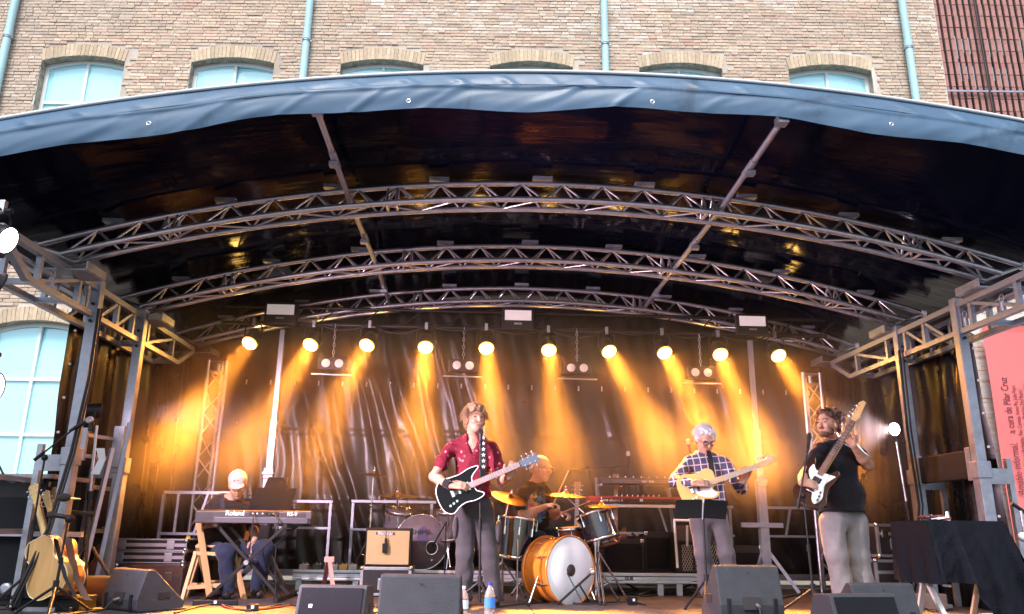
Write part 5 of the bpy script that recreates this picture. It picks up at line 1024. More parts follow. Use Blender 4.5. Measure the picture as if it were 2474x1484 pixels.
# ================================================================ DRUMS
head_w = mat('coated_drum_head', (0.80, 0.82, 0.86), 0.5, var=0.05, vscale=3); head_c = mat('smoky_drum_head', (0.16, 0.13, 0.15), 0.2, spec=0.6)
orange = mat('orange_lacquer', (0.62, 0.20, 0.025), 0.18, coat=0.6, var=0.2, vscale=5); dkshell = mat('black_lacquer', (0.012, 0.014, 0.02), 0.1, coat=1.0); clear_sh = mat('smoky_acrylic', (0.28, 0.24, 0.26), 0.08, spec=0.6, alpha=0.42); brown_sh = mat('mahogany_lacquer', (0.16, 0.04, 0.02), 0.2, coat=0.5)
def axis_m(c, ax):
    ax = Vector(ax).normalized(); T = ax.to_track_quat('Z', 'Y').to_matrix().to_4x4(); T.translation = Vector(c); return T
def drum(name, lab, c, ax, r, dep, shell, head, hoop=chrome, lugs=8, group='drums of the orange kit', hub=None, cat='drum'):
    T = axis_m(c, ax); t = thing(name, lab, cat, c, 0, group)                 # c is the centre of the head, shell runs to -axis
    mb = MB(); mb.lathe([(r*0.97, -dep), (r*0.97, -0.005)], 40, T, cap=False); part('shell', mb, shell, t, world=True)
    mb = MB(); mb.lathe([(r*0.985, 0.0), (r*0.97, 0.006), (0.001, 0.008)], 40, T, cap=False); part('head', mb, head, t, world=True); mb = MB(); mb.lathe([(r*0.985, -dep), (0.001, -dep-0.004)], 40, T, cap=False); part('rear_head', mb, head, t, world=True)
    for z in (0.0, -dep):
        mb = MB(); mb.lathe([(r*0.985, z-0.02), (r*1.02, z-0.02), (r*1.025, z+0.012), (r*0.985, z+0.012), (r*0.985, z-0.02)], 40, T, cap=False); part('hoop', mb, hoop, t, world=True)
    for k in range(lugs):
        a = 2*math.pi*(k+0.5)/lugs; p = lambda z, q: T @ Vector((math.cos(a)*r*q, math.sin(a)*r*q, z))
        mb = MB(); mb.tube(p(-dep*0.25, 1.0), p(-dep*0.45, 1.0), 0.012); mb.tube(p(0.01, 1.03), p(-dep*0.25, 1.02), 0.0045); part('lug', mb, chrome, t, world=True)
    return t, T
t, T = drum('bass_drum', 'orange bass drum with white front head and black port', (0.888, 7.500, 0.290), (0.60, -0.80, 0.02), 0.30, 0.31, orange, head_w, hoop=orange, lugs=8)
mb = MB(); xf(mb.lathe([(0.052, 0.0), (0.052, 0.012), (0.001, 0.013)], 24, cap=False), T @ Matrix.Translation((0, 0.0, 0))); part('port', mb, mat('port_dark', (0.06, 0.035, 0.035), 0.6), t, world=True)
mb = MB(); xf(mb.box((0.05, 0.16, 0.009), (0.05, 0.26, 0.001)), T)
for s_ in (-1, 1): mb = MB(); a = T @ Vector((s_*0.29, -0.05, -0.12)); mb.tube(a, Vector((a.x+s_*0.09, a.y-0.12, 0.01)), 0.010); part('spur', mb, chrome, t, world=True); mb = MB(); mb.ball(Vector((a.x+s_*0.09, a.y-0.12, 0.015)), 0.018, 6); part('spur_tip', mb, rubber, t, world=True)
t, T = drum('rack_tom', 'glossy black rack tom right of the drummer', (1.156, 7.850, 0.803), (-0.28, 0.12, 0.95), 0.175, 0.25, dkshell, head_w, lugs=6)
t, T = drum('floor_tom', 'glossy black floor tom left of the bass drum', (0.428, 7.850, 0.743), (0.10, 0.05, 1.0), 0.185, 0.36, dkshell, head_w, lugs=8)
for k in range(3): a = 0.6+k*2.1; p = T @ Vector((math.cos(a)*0.2, math.sin(a)*0.2, -0.2)); rod('leg', t, p, (p.x, p.y, 0.01), 0.009, chrome)
t, T = drum('snare_drum', 'brown snare drum between the drummer and the bass drum', (0.926, 8.000, 0.657), (-0.1, -0.05, 1.0), 0.165, 0.13, brown_sh, head_w, lugs=8); rod('stand', t, T @ Vector((0, 0, -0.13)), (T.translation.x, T.translation.y, 0.05), 0.012, chrome)
for k in range(3): rod('stand_leg', t, (T.translation.x, T.translation.y, 0.25), (T.translation.x+0.2*math.cos(k*2.1), T.translation.y+0.2*math.sin(k*2.1), 0.01), 0.008, chrome)
t, T = drum('second_tom', 'mahogany hoop tom under the glossy rack tom', (1.242, 7.980, 0.657), (-0.25, 0.1, 0.95), 0.15, 0.16, brown_sh, head_w, lugs=6, hoop=brown_sh)
brz = mat('cymbal_bronze', (0.55, 0.30, 0.10), 0.3, 1.0, rvar=0.1, vscale=12); brz_d = mat('cymbal_dark_bronze', (0.16, 0.08, 0.045), 0.35, 0.9, rvar=0.1); brz_y = mat('cymbal_bright', (0.85, 0.5, 0.12), 0.28, 1.0, rvar=0.08)
def cymbal(lab, c, n_, r, m, base=None, legs=0.26, h0=0.35, grp='cymbals on stands', sm_=chrome):
    T = axis_m(c, n_); t = thing('cymbal', lab, 'cymbal', c, 0, grp); prof = [(r, -0.018), (r*0.7, -0.008), (r*0.3, 0.0), (r*0.18, 0.006), (r*0.12, 0.022), (0.006, 0.028)]
    mb = MB(); mb.lathe(prof, 40, T, cap=False); mb.lathe([(a, z-0.002) for a, z in prof[::-1]], 40, T, cap=False); part('plate', mb, m, t, world=True)
    mb = MB(); xf(mb.lathe([(0.018, 0.028), (0.02, 0.045), (0.008, 0.05), (0.007, 0.075)], 10), T); part('wing_nut', mb, chrome, t, world=True)
    if base is not None:
        b = Vector(base); c = Vector(c); k = Vector((b.x, b.y, c.z*0.72)); st = thing('cymbal_stand', lab.replace('cymbal', 'cymbal stand', 1) if False else 'chrome stand holding the '+lab, 'stand', b, 0, 'chrome cymbal stands')
        rod('upper_tube', st, k, c-Vector(n_).normalized()*0.02, 0.009, sm_); rod('lower_tube', st, b+Vector((0, 0, 0.06)), k, 0.013, sm_); mb = MB(); mb.ball(k, 0.024, 8); part('tilter', mb, sm_, st, world=True)
        mb = MB(); mb.tube(b+Vector((0, 0, 0.5)), b+Vector((0, 0, 0.57)), 0.024); part('clutch', mb, sm_, st, world=True)
        for q in range(3):
            a = 0.5+q*2.1; e = b+Vector((math.cos(a)*legs, math.sin(a)*legs, 0.012)); rod('leg', st, b+Vector((0, 0, h0)), e, 0.010, sm_); rod('leg_brace', st, b+Vector((0, 0, 0.12)), lerp(b+Vector((0, 0, h0)), e, 0.55), 0.007, sm_)
            mb = MB(); mb.ball(e, 0.018, 6); part('rubber_foot', mb, rubber, st, world=True)
cymbal('bronze ride cymbal in front of the drummer', (0.881, 7.800, 0.981), (0.05, -0.12, 1.0), 0.205, brz, (1.149, 7.700, 0.057)[:2]+(0,))
cymbal('dark tilted crash cymbal beside the singer', (0.341, 7.750, 0.944), (0.28, -0.35, 1.0), 0.18, brz_d, (0.287, 8.000, 0.083)[:2]+(0,))
cymbal('bright golden crash cymbal above the rack tom', (1.223, 7.750, 0.879), (0.0, -0.10, 1.0), 0.165, brz_y, (1.183, 7.750, 0.046)[:2]+(0,), legs=0.34, h0=0.45)
cymbal('dark flat cymbal high above the clear kit', (-1.113, 8.900, 1.213), (0.12, -0.1, 1.0), 0.17, brz_d, (-1.119, 8.900, 0.196)[:2]+(0.21,), legs=0.2)
cymbal('thin golden cymbal over the clear kit', (-0.839, 8.850, 0.993), (0.03, -0.1, 1.0), 0.24, brz, (-0.830, 8.950, 0.196)[:2]+(0.21,), legs=0.2)
KG = 'drums of the clear kit'
t, T = drum('clear_bass_drum', 'smoky clear bass drum with dark lettering', (-0.557, 8.850, 0.499), (0.03, -1, 0.02), 0.285, 0.36, clear_sh, head_c, lugs=8, group=KG)
mb = MB(); xf(mb.lathe([(0.085, 0.010), (0.001, 0.011)], 24, cap=False), T @ Matrix.Translation((0.02, 0.06, 0)) @ Matrix.Diagonal((0.75, 1.25, 1, 1))); mb2 = part('round_emblem', mb, mat('violet_print', (0.10, 0.07, 0.16), 0.4), t, world=True)
text('ISHIMA', 0.075, t, Matrix.Translation(Vector((-0.569, 8.830, 0.601))-Vector(t.location)) @ XZ, mat('dark_print', (0.02, 0.02, 0.03), 0.5))
pc = Vector((-0.443, 8.830, 0.441)); mb = MB(); mb.path([pc+Vector((0.062*math.cos(a), 0, 0.068*math.sin(a))) for a in np.linspace(0, 6.283, 21)[:-1]], 0.009, close=True); part('port_ring', mb, chrome, t, world=True); mb = MB(); xf(mb.lathe([(0.06, 0.0), (0.001, 0.002)], 20, cap=False), axis_m(pc+Vector((0, 0.004, 0)), (0, -1, 0))); part('port_hole', mb, rubber, t, world=True)
t, T = drum('clear_tom', 'smoky clear tom above the clear bass drum', (-0.808, 9.000, 0.826), (0.1, -0.25, 1.0), 0.165, 0.19, clear_sh, head_c, lugs=6, group=KG); rod('mount', t, T @ Vector((0, 0, -0.19)), (T.translation.x, T.translation.y, 0.22), 0.012, chrome)
t, T = drum('clear_floor_tom', 'smoky clear tom with chrome fittings behind the singer', (-0.281, 8.900, 0.826), (-0.1, -0.2, 1.0), 0.15, 0.28, clear_sh, head_c, lugs=8, group=KG); rod('mount', t, T @ Vector((0, 0, -0.28)), (T.translation.x, T.translation.y, 0.22), 0.012, chrome)
for k in range(6): p = T @ Vector((0.17*math.cos(k), 0.17*math.sin(k), -0.1-0.05*k)); rod('hardware', t, p, p+Vector((0.06*math.sin(k*3), -0.05, -0.2)), 0.008, chrome)
t = thing('drum_mic_stand', 'short boom stand with mic at the clear bass drum port', 'mic stand', (0.05, 8.7, 0.2)); rod('boom', t, (-0.290, 8.600, 0.706), (-0.431, 8.750, 0.460), 0.008, blkm); rod('pole', t, ((-0.290, 8.600, 0.706)[0], 8.6, 0.0), (-0.290, 8.600, 0.706), 0.008, blkm); tripod(t, ((-0.290, 8.600, 0.706)[0], 8.6, 0), 0.15, 0.18)
t = thing('kick_mic_stand', 'low black boom stand leaning across the orange bass drum', 'mic stand', (0.753, 7.412, 0.000)); rod('boom', t, (0.753, 7.412, 0.000), (1.041, 7.150, 0.295), 0.011, blkm); rod('arm', t, (0.924, 7.200, 0.195), (1.095, 7.732, 0.000), 0.008, blkm); rod('arm', t, (0.835, 7.300, 0.275), (0.947, 7.200, 0.054), 0.006, blkm); mb = MB(); mb.ball((1.041, 7.150, 0.295), 0.028, 8); part('clamp', mb, chrome, t, world=True)
# ================================================================ GUITARS
def smooth_loop(pts, n=5):
    out = []; N = len(pts)
    for i in range(N):
        a, b, c, e = [Vector((*pts[(i+k) % N], 0)) for k in (-1, 0, 1, 2)]
        for k in range(n):
            s = k/n; p = 0.5*((2*b)+(c-a)*s+(2*a-5*b+4*c-e)*s*s+(3*b-a-3*c+e)*s**3); out.append((p.x, p.y))
    return out
STRAT = [(-.228,-.03),(-.215,.08),(-.15,.14),(-.06,.135),(.03,.13),(.12,.146),(.205,.142),(.21,.122),(.15,.085),(.12,.045),(.12,-.045),(.14,-.075),(.18,-.108),(.155,-.132),(.08,-.138),(.0,-.125),(-.07,-.14),(-.14,-.172),(-.205,-.13)]
TELE = [(-.205,0.0),(-.19,.105),(-.12,.155),(-.03,.132),(.03,.125),(.11,.14),(.165,.105),(.17,.05),(.165,.03),(.165,-.03),(.115,-.05),(.12,-.08),(.155,-.11),(.125,-.14),(.07,-.145),(.0,-.122),(-.06,-.13),(-.125,-.16),(-.19,-.105)]
ACOU = [(-.25,0.0),(-.24,.11),(-.17,.185),(-.07,.185),(.01,.13),(.06,.118),(.12,.135),(.19,.13),(.235,.08),(.24,0.0),(.235,-.08),(.19,-.13),(.12,-.135),(.06,-.118),(.01,-.13),(-.07,-.185),(-.17,-.185),(-.24,-.11)]
def gmat(O, head, N):                                          # local x to head, -y faces N
    ex = (Vector(head)-Vector(O)).normalized(); ey = -Vector(N); ey = (ey-ex*ey.dot(ex)).normalized(); ez = ex.cross(ey)
    T = Matrix((ex, ey, ez)).transposed().to_4x4(); T.translation = Vector(O); return T
def guitar(name, lab, T, outline, bodym, neckm, fbm_, headm, scale=1.0, bass=False, guard=None, th=0.045, binding=None, thick_body=None, six=True, acoustic=False, group=None, nl=0.58, hl=0.18):
    t = thing(name, lab, 'guitar', T.translation, 0, group); S = T @ Matrix.Scale(scale, 4)
    def P_(nm, mb, m, bevel=0): return part(nm, xf(mb, S), m, t, bevel=bevel, world=True)
    loop = smooth_loop(outline); mb = MB(); mb.prism(loop, th); P_('body', mb, bodym, 0.006 if not acoustic else 0.003)
    if binding: mb = MB(); mb.path([(x, -th/2, z) for x, z in loop], 0.0045, n=5, close=True); P_('binding', mb, binding)
    if acoustic: mb = MB(); mb.path([(x, th/2, z) for x, z in loop], 0.0045, n=5, close=True); P_('binding', mb, binding)
    x0 = 0.10 if not acoustic else 0.2
    mb = MB(); mb.tube((x0, -th/2+0.004, 0), (nl, -th/2+0.004, 0), 0.027, 0.022, n=10); P_('neck', mb, neckm)
    mb = MB(); mb.bar((x0-0.03, -th/2-0.018, 0), (nl, -th/2-0.018, 0), 0.010, 0.045); P_('fretboard', mb, fbm_)
    for k in range(12):
        x = nl-(nl+0.08)*(1-2**(-(k+1)/12))
        if x > x0: mb = MB(); mb.box((x, -th/2-0.024, 0), (0.004, 0.003, 0.05)); P_('fret', mb, alu)
    hp = [(nl-0.01, .022), (nl+0.03, .036), (nl+hl*0.85, .046), (nl+hl, .02), (nl+hl*0.95, -.012), (nl+0.05, -.03), (nl-0.01, -.022)] if not (acoustic or binding) else [(nl-0.01, .024), (nl+0.03, .036), (nl+hl*0.9, .045), (nl+hl, .022), (nl+hl*0.94, 0), (nl+hl, -.022), (nl+hl*0.9, -.045), (nl+0.03, -.036), (nl-0.01, -.024)]
    mb = MB(); mb.prism(hp, 0.016); xf(mb, Matrix.Translation((0, -th/2-0.004, 0))); P_('headstock', mb, headm, 0.003)
    n = 4 if bass else 6
    for k in range(n):
        if acoustic or binding: x, z, s_ = nl+0.045+(k % 3)*hl*0.26, (0.042 if k < 3 else -0.042), (1 if k < 3 else -1)
        else: x, z, s_ = nl+0.03+k*hl*0.75/n, 0.04, 1
        mb = MB(); mb.tube((x, -th/2-0.02, z*0.65), (x, -th/2+0.008, z*0.65), 0.005); mb.tube((x, -th/2, z*0.8), (x, -th/2, z+s_*0.018), 0.003); mb.ball((x, -th/2, z+s_*0.024), (0.007, 0.004, 0.009), 5); P_('tuner', mb, chrome)
    if not acoustic:
        if guard: mb = MB(); mb.prism(smooth_loop(guard), 0.005); xf(mb, Matrix.Translation((0, -th/2-0.003, 0))); P_('pickguard', mb, let_w if not isinstance(guard, tuple) else let_w)
        for x in ((0.07, -0.02) if not bass else (0.02,)): mb = MB(); mb.box((x, -th/2-0.009, 0), (0.024 if not bass else 0.05, 0.012, 0.075)); P_('pickup', mb, blk if not binding else chrome, 0.003)
        mb = MB(); mb.box((-0.085, -th/2-0.008, 0), (0.03, 0.014, 0.08)); P_('bridge', mb, chrome, 0.003)
        for k in range(3): mb = MB(); mb.tube((-0.07-0.035*k, -th/2-0.018, -0.085-0.008*k), (-0.07-0.035*k, -th/2, -0.085-0.008*k), 0.011); P_('control_knob', mb, chrome)
        for k in range(n): z = (k-(n-1)/2)*(0.0095 if not bass else 0.014); mb = MB(); mb.bar((-0.085, -th/2-0.026, z*1.15), (nl, -th/2-0.026, z*0.85), 0.0014, 0.0014); P_('string', mb, alu)
    return t, S
def strap(t, pts, w_, m, name='strap'):
    pts = [Vector(p) for p in pts]; P = []
    for i, p in enumerate(pts):
        tn = (pts[min(i+1, len(pts)-1)]-pts[max(i-1, 0)]).normalized(); sd = tn.cross(Vector((0, -1, 0.15))).normalized(); P.append([p-sd*w_/2, p+sd*w_/2])
    mb = MB(); mb.grid(P); mb.grid([[a+Vector((0, 0.004, 0)) for a in r] for r in P], flip=True); return part(name, mb, m, t, world=True)
blk_gloss = mat('black_guitar_lacquer', (0.003, 0.003, 0.004), 0.18, spec=0.16, coat=0.08); rosew = mat('rosewood', (0.20, 0.10, 0.06), 0.45, var=0.2); maple = mat('maple', (0.62, 0.40, 0.17), 0.35, var=0.12, stretch=(1, 1, 6)); butter = mat('butterscotch_lacquer', (0.75, 0.42, 0.10), 0.22, coat=0.6, var=0.08); sunb = mat('sunburst', (0.035, 0.014, 0.006), 0.2, coat=0.6, var=0.4, vscale=4); head_g = mat('grey_blue_lacquer', (0.10, 0.12, 0.15), 0.25); pale_fb = mat('pale_fretboard', (0.36, 0.26, 0.22), 0.4, var=0.3, vscale=20)
GUARD_T = [(.10,.02),(.10,-.05),(.11,-.085),(.13,-.11),(.10,-.13),(.05,-.125),(.0,-.10),(-.05,-.06),(-.05,.03),(.0,.05),(.06,.05)]
GUARD_B = [(.10,.04),(.12,.075),(.14,.10),(.08,.11),(.03,.08),(-.02,.03),(-.10,-.02),(-.16,-.05),(-.18,-.09),(-.12,-.12),(-.05,-.10),(.02,-.08),(.09,-.11),(.12,-.12),(.11,-.06)]
t, S = guitar('black_guitar', 'glossy black electric guitar with white binding held by the singer', gmat((-0.113, 7.020, 0.969), (0.376, 6.980, 1.179), (0.05, -1, 0.12)), STRAT, blk_gloss, maple, pale_fb, head_g, 0.96, binding=let_w, nl=0.57, hl=0.19)
star_m = mat('strap_black', (0.012, 0.012, 0.012), 0.6); st = strap(t, [(0.058, 7.060, 1.027), (0.073, 7.100, 1.202), (0.070, 7.160, 1.390), (0.062, 7.250, 1.459)], 0.055, star_m)
for k in range(6):
    c = lerp((0.074, 7.090, 1.172), (0.067, 7.170, 1.435), k/5)+Vector((0, -0.012, 0)); mb = MB(); pts = [((0.021 if i % 2 == 0 else 0.009)*math.sin(i*math.pi/5), (0.021 if i % 2 == 0 else 0.009)*math.cos(i*math.pi/5)) for i in range(10)]; mb.prism(pts, 0.003); xf(mb, Matrix.Translation(c-wl(st)) @ Matrix.Rotation(0.3, 4, 'X')); part('star', mb, let_w, st)
t, S = guitar('butterscotch_guitar', 'pale butterscotch electric guitar held by the plaid shirted guitarist', gmat((2.032, 7.200, 1.033), (2.502, 7.120, 1.200), (0.02, -1, 0.12)), TELE, butter, maple, maple, maple, 0.95, guard=GUARD_T, nl=0.58)
strap(t, [(2.183, 7.280, 1.136), (2.178, 7.300, 1.288), (2.187, 7.380, 1.379)], 0.045, star_m)
t, S = guitar('bass_guitar', 'sunburst bass guitar with white pickguard held by the bass player', gmat((2.976, 6.880, 1.059), (3.307, 6.860, 1.522), (-0.72, -0.70, 0.05)), STRAT, sunb, maple, rosew, maple, 0.99, bass=True, guard=GUARD_B, nl=0.66, hl=0.22)
strap(t, [(3.083, 6.950, 1.200), (3.172, 7.000, 1.315), (3.277, 7.100, 1.418)], 0.05, star_m)
# acoustic guitars in a rack at the left, seen from behind
ac_t = mat('spruce_honey', (0.50, 0.30, 0.12), 0.32, coat=0.3, var=0.15, vscale=4, stretch=(6, 1, 1)); ac_s = mat('orange_side', (0.5, 0.17, 0.04), 0.3, coat=0.4); cream_b = mat('cream_binding', (0.7, 0.6, 0.42), 0.4); nk = mat('tan_neck', (0.66, 0.46, 0.20), 0.4, var=0.15)
AG = 'guitars in the rack at the left'
guitar('acoustic_guitar', 'front honey coloured acoustic guitar in the left rack', gmat((-3.251, 6.500, 0.329), (-3.489, 6.550, 0.830), (0.25, 1, 0.05)), ACOU, ac_t, nk, rosew, nk, 0.92, th=0.10, binding=cream_b, acoustic=True, group=AG, nl=0.56)
guitar('acoustic_guitar', 'orange sided acoustic guitar behind the honey one', gmat((-3.256, 6.720, 0.300), (-3.550, 6.780, 0.887), (0.45, 1, 0.05)), ACOU, ac_s, nk, rosew, nk, 0.86, th=0.10, binding=cream_b, acoustic=True, group=AG, nl=0.60)
guitar('acoustic_guitar', 'rear acoustic guitar with a pale headstock in the left rack', gmat((-3.321, 6.900, 0.317), (-3.577, 6.950, 0.928), (0.3, 1, 0.05)), ACOU, ac_t, nk, rosew, nk, 0.84, th=0.09, binding=cream_b, acoustic=True, group=AG, nl=0.62)
guitar('dark_guitar', 'dark sunburst guitar leaning behind the low black case', gmat((-3.455, 7.900, 0.325), (-3.510, 8.000, 0.708), (0.2, -1, 0.05)), ACOU, mat('dark_cherry', (0.10, 0.025, 0.02), 0.25, coat=0.4), nk, rosew, rosew, 0.6, th=0.08, binding=rosew, acoustic=True, nl=0.4, hl=0.1)
for x, y, lab in ((1395,1158, 'dark guitar headstock standing behind the drummer'), (1487,1143, 'dark guitar headstock standing behind the upper keyboard')):
    pass
guitar('standing_guitar', 'dark guitar on a stand behind the drummer', gmat((1.160, 9.300, 0.421), (1.198, 9.400, 1.067), (0, -1, 0.05)), STRAT, brown_sh, rosew, rosew, rosew, 0.95, binding=rosew, nl=0.62, hl=0.2, group='guitars standing at the back')
guitar('standing_guitar', 'dark guitar on a stand behind the two keyboards', gmat((1.629, 9.400, 0.515), (1.662, 9.450, 1.147), (0, -1, 0.05)), STRAT, brown_sh, rosew, rosew, rosew, 0.95, binding=rosew, nl=0.62, hl=0.2, group='guitars standing at the back')
t = thing('guitar_rack', 'black tube rack holding the acoustic guitars', 'stand', (-3.252, 6.600, 0.106)[:2]+(0,)); b = Vector((-3.252, 6.600, 0.106)[:2]+(0,))
for s_ in (-1, 1): rod('upright', t, b+Vector((0.22*s_, 0.1, 0.02)), b+Vector((0.13*s_, 0.16, 0.75)), 0.012, blkm); rod('foot', t, b+Vector((0.22*s_, -0.12, 0.02)), b+Vector((0.22*s_, 0.3, 0.02)), 0.013, blkm)
rod('lower_bar', t, b+Vector((-0.24, -0.08, 0.10)), b+Vector((0.24, -0.08, 0.10)), 0.016, blk); rod('upper_bar', t, b+Vector((-0.15, 0.14, 0.74)), b+Vector((0.18, 0.14, 0.72)), 0.018, blk)
mb = MB(); mb.box(b+Vector((0.0, 0.1, 0.05)), (0.5, 0.3, 0.1)); part('base_tray', mb, blk, t, bevel=0.01, world=True)
sl = mat('brown_leather', (0.09, 0.04, 0.025), 0.5, var=0.3); P = [(-3.133, 6.500, 0.537), (-3.082, 6.480, 0.416), (-3.014, 6.460, 0.267), (-2.914, 6.440, 0.121), (-2.861, 6.400, 0.095)]
P2 = []
for p in P: P2.append([Vector(p)+Vector((-0.03, 0, 0)), Vector(p)+Vector((0.03, -0.01, 0))])
mb = MB(); mb.grid(P2); mb.grid([[a+Vector((0, 0.004, 0)) for a in r] for r in P2], flip=True); solo('leather_strap', 'brown leather guitar strap hanging beside the acoustic guitars', 'strap', mb, sl)
P2 = []
for p in [(-3.274, 6.420, 0.561), (-3.176, 6.400, 0.531), (-3.142, 6.420, 0.417), (-3.052, 6.400, 0.240), (-2.936, 6.360, 0.110)]: P2.append([Vector(p)+Vector((-0.022, 0, 0.01)), Vector(p)+Vector((0.022, -0.01, -0.01))])
mb = MB(); mb.grid(P2); mb.grid([[a+Vector((0, 0.004, 0)) for a in r] for r in P2], flip=True); solo('black_strap', 'black guitar strap across the honey coloured acoustic guitar', 'strap', mb, star_m)

# ================================================================ PEOPLE
def sdf_mesh(name, prims, h=0.008, cuts=(), noise=None):
    lo = np.full(3, 1e9); hi = np.full(3, -1e9); pr = []
    for p in prims:
        if p[0] == 'c': a, b, ra, rb = np.array(p[1], float), np.array(p[2], float), p[3], p[4]; m = max(ra, rb); l, u = np.minimum(a, b)-m, np.maximum(a, b)+m
        else: a = np.array(p[1], float); m = max(p[2]); l, u = a-m, a+m
        k = p[5] if len(p) > 5 and p[5] is not None else 0.02
        pr.append((p, l-k-3*h, u+k+3*h, k))
        if not (len(p) > 6 and p[6]): lo = np.minimum(lo, l); hi = np.maximum(hi, u)
    lo -= 4*h; hi += 4*h; n = np.ceil((hi-lo)/h).astype(int)+1; F_ = np.full(n, 1.0, dtype=np.float32)
    ax = [lo[i]+h*np.arange(n[i]) for i in range(3)]
    for p, l, u, k in pr:
        i0 = np.clip(np.floor((l-lo)/h).astype(int), 0, n-1); i1 = np.clip(np.ceil((u-lo)/h).astype(int)+1, 1, n)
        if (i1 <= i0).any(): continue
        sl = tuple(slice(i0[i], i1[i]) for i in range(3)); X = ax[0][sl[0]][:, None, None]; Y = ax[1][sl[1]][None, :, None]; Z = ax[2][sl[2]][None, None, :]
        if p[0] == 'c':
            a, b = np.array(p[1], float), np.array(p[2], float); d = b-a; dd = max(d@d, 1e-9)
            t = np.clip(((X-a[0])*d[0]+(Y-a[1])*d[1]+(Z-a[2])*d[2])/dd, 0, 1)
            f = np.sqrt((X-a[0]-t*d[0])**2+(Y-a[1]-t*d[1])**2+(Z-a[2]-t*d[2])**2)-(p[3]+(p[4]-p[3])*t)
        else:
            c, r, Rm = np.array(p[1], float), np.array(p[2], float), p[3]
            x, y, z = X-c[0], Y-c[1], Z-c[2]
            if Rm is not None:
                A = np.array([[Rm[j][i] for i in range(3)] for j in range(3)]).T           # world to local
                x, y, z = A[0, 0]*x+A[0, 1]*y+A[0, 2]*z, A[1, 0]*x+A[1, 1]*y+A[1, 2]*z, A[2, 0]*x+A[2, 1]*y+A[2, 2]*z
            k0 = np.sqrt((x/r[0])**2+(y/r[1])**2+(z/r[2])**2); k1 = np.sqrt((x/r[0]**2)**2+(y/r[1]**2)**2+(z/r[2]**2)**2)+1e-9; f = k0*(k0-1)/k1
        g = F_[sl]
        if len(p) > 6 and p[6]: f = -f; hh = np.clip(0.5-0.5*(f-g)/k*-1*-1, 0, 1); F_[sl] = np.maximum(g, f)
        else:
            hh = np.clip(0.5+0.5*(g-f)/k, 0, 1); F_[sl] = g*(1-hh)+f*hh-k*hh*(1-hh)
    X = ax[0][:, None, None]; Y = ax[1][None, :, None]; Z = ax[2][None, None, :]
    if noise: F_ = F_+noise(X, Y, Z).astype(np.float32)
    for (c, nn) in cuts: F_ = np.maximum(F_, ((X-c[0])*nn[0]+(Y-c[1])*nn[1]+(Z-c[2])*nn[2]).astype(np.float32))
    s = F_ < 0; nx, ny, nz = F_.shape
    cnt = np.zeros((nx-1, ny-1, nz-1), np.int8); acc = np.zeros((nx-1, ny-1, nz-1, 3), np.float32); ne = np.zeros((nx-1, ny-1, nz-1), np.int16)
    C8 = [(i, j, k) for i in (0, 1) for j in (0, 1) for k in (0, 1)]; sub = lambda A, o: A[o[0]:nx-1+o[0], o[1]:ny-1+o[1], o[2]:nz-1+o[2]]
    for o in C8: cnt += sub(s, o)
    act = np.argwhere((cnt > 0) & (cnt < 8)); ii, jj, kk = act.T
    pos = np.zeros((len(act), 3)); num = np.zeros(len(act))
    val = {o: F_[ii+o[0], jj+o[1], kk+o[2]] for o in C8}
    for o in C8:
        for d in range(3):
            if o[d] == 0:
                q = list(o); q[d] = 1; q = tuple(q); a, b = val[o], val[q]; m = (a < 0) != (b < 0); tt = np.where(m, a/np.where(m, a-b, 1), 0)
                for e in range(3): pos[:, e] += np.where(m, o[e]+(tt if e == d else 0), 0)
                num += m
    pos = pos/num[:, None]+act; vid = np.full((nx-1, ny-1, nz-1), -1, np.int32); vid[ii, jj, kk] = np.arange(len(act)); verts = lo+pos*h; faces = []
    for d in range(3):
        o = [0, 0, 0]; o[d] = 1; A = s[:nx-o[0], :ny-o[1], :nz-o[2]]; B = s[o[0]:, o[1]:, o[2]:]; e = np.argwhere(A != B); u, v = (d+1) % 3, (d+2) % 3
        e = e[(e[:, u] > 0) & (e[:, v] > 0) & (e[:, 0] < nx-1) & (e[:, 1] < ny-1) & (e[:, 2] < nz-1)]
        def vi(du, dv):
            q = e.copy(); q[:, u] -= du; q[:, v] -= dv; return vid[q[:, 0], q[:, 1], q[:, 2]]
        quad = np.stack([vi(1, 1), vi(0, 1), vi(0, 0), vi(1, 0)], 1); flip = ~A[e[:, 0], e[:, 1], e[:, 2]]; quad[flip] = quad[flip][:, ::-1]; faces.append(quad)
    faces = np.concatenate(faces); faces = faces[(faces >= 0).all(1)]
    me = bpy.data.meshes.new(name); me.vertices.add(len(verts)); me.vertices.foreach_set('co', verts.astype(np.float32).ravel())
    me.loops.add(faces.size); me.loops.foreach_set('vertex_index', faces.ravel().astype(np.int32)); me.polygons.add(len(faces)); me.polygons.foreach_set('loop_start', np.arange(0, faces.size, 4, dtype=np.int32))
    me.update(calc_edges=True); me.validate(); me.polygons.foreach_set('use_smooth', np.ones(len(me.polygons), dtype=bool)); return me
def layer(name, prims, m, parent, h=0.008, cuts=(), noise=None, label=None):
    me = sdf_mesh(name, prims, h, cuts, noise); me.transform(Matrix.Translation(-wl(parent))); me.materials.append(m)
    o = bpy.data.objects.new(name, me); return tidy(link(o, parent), label)
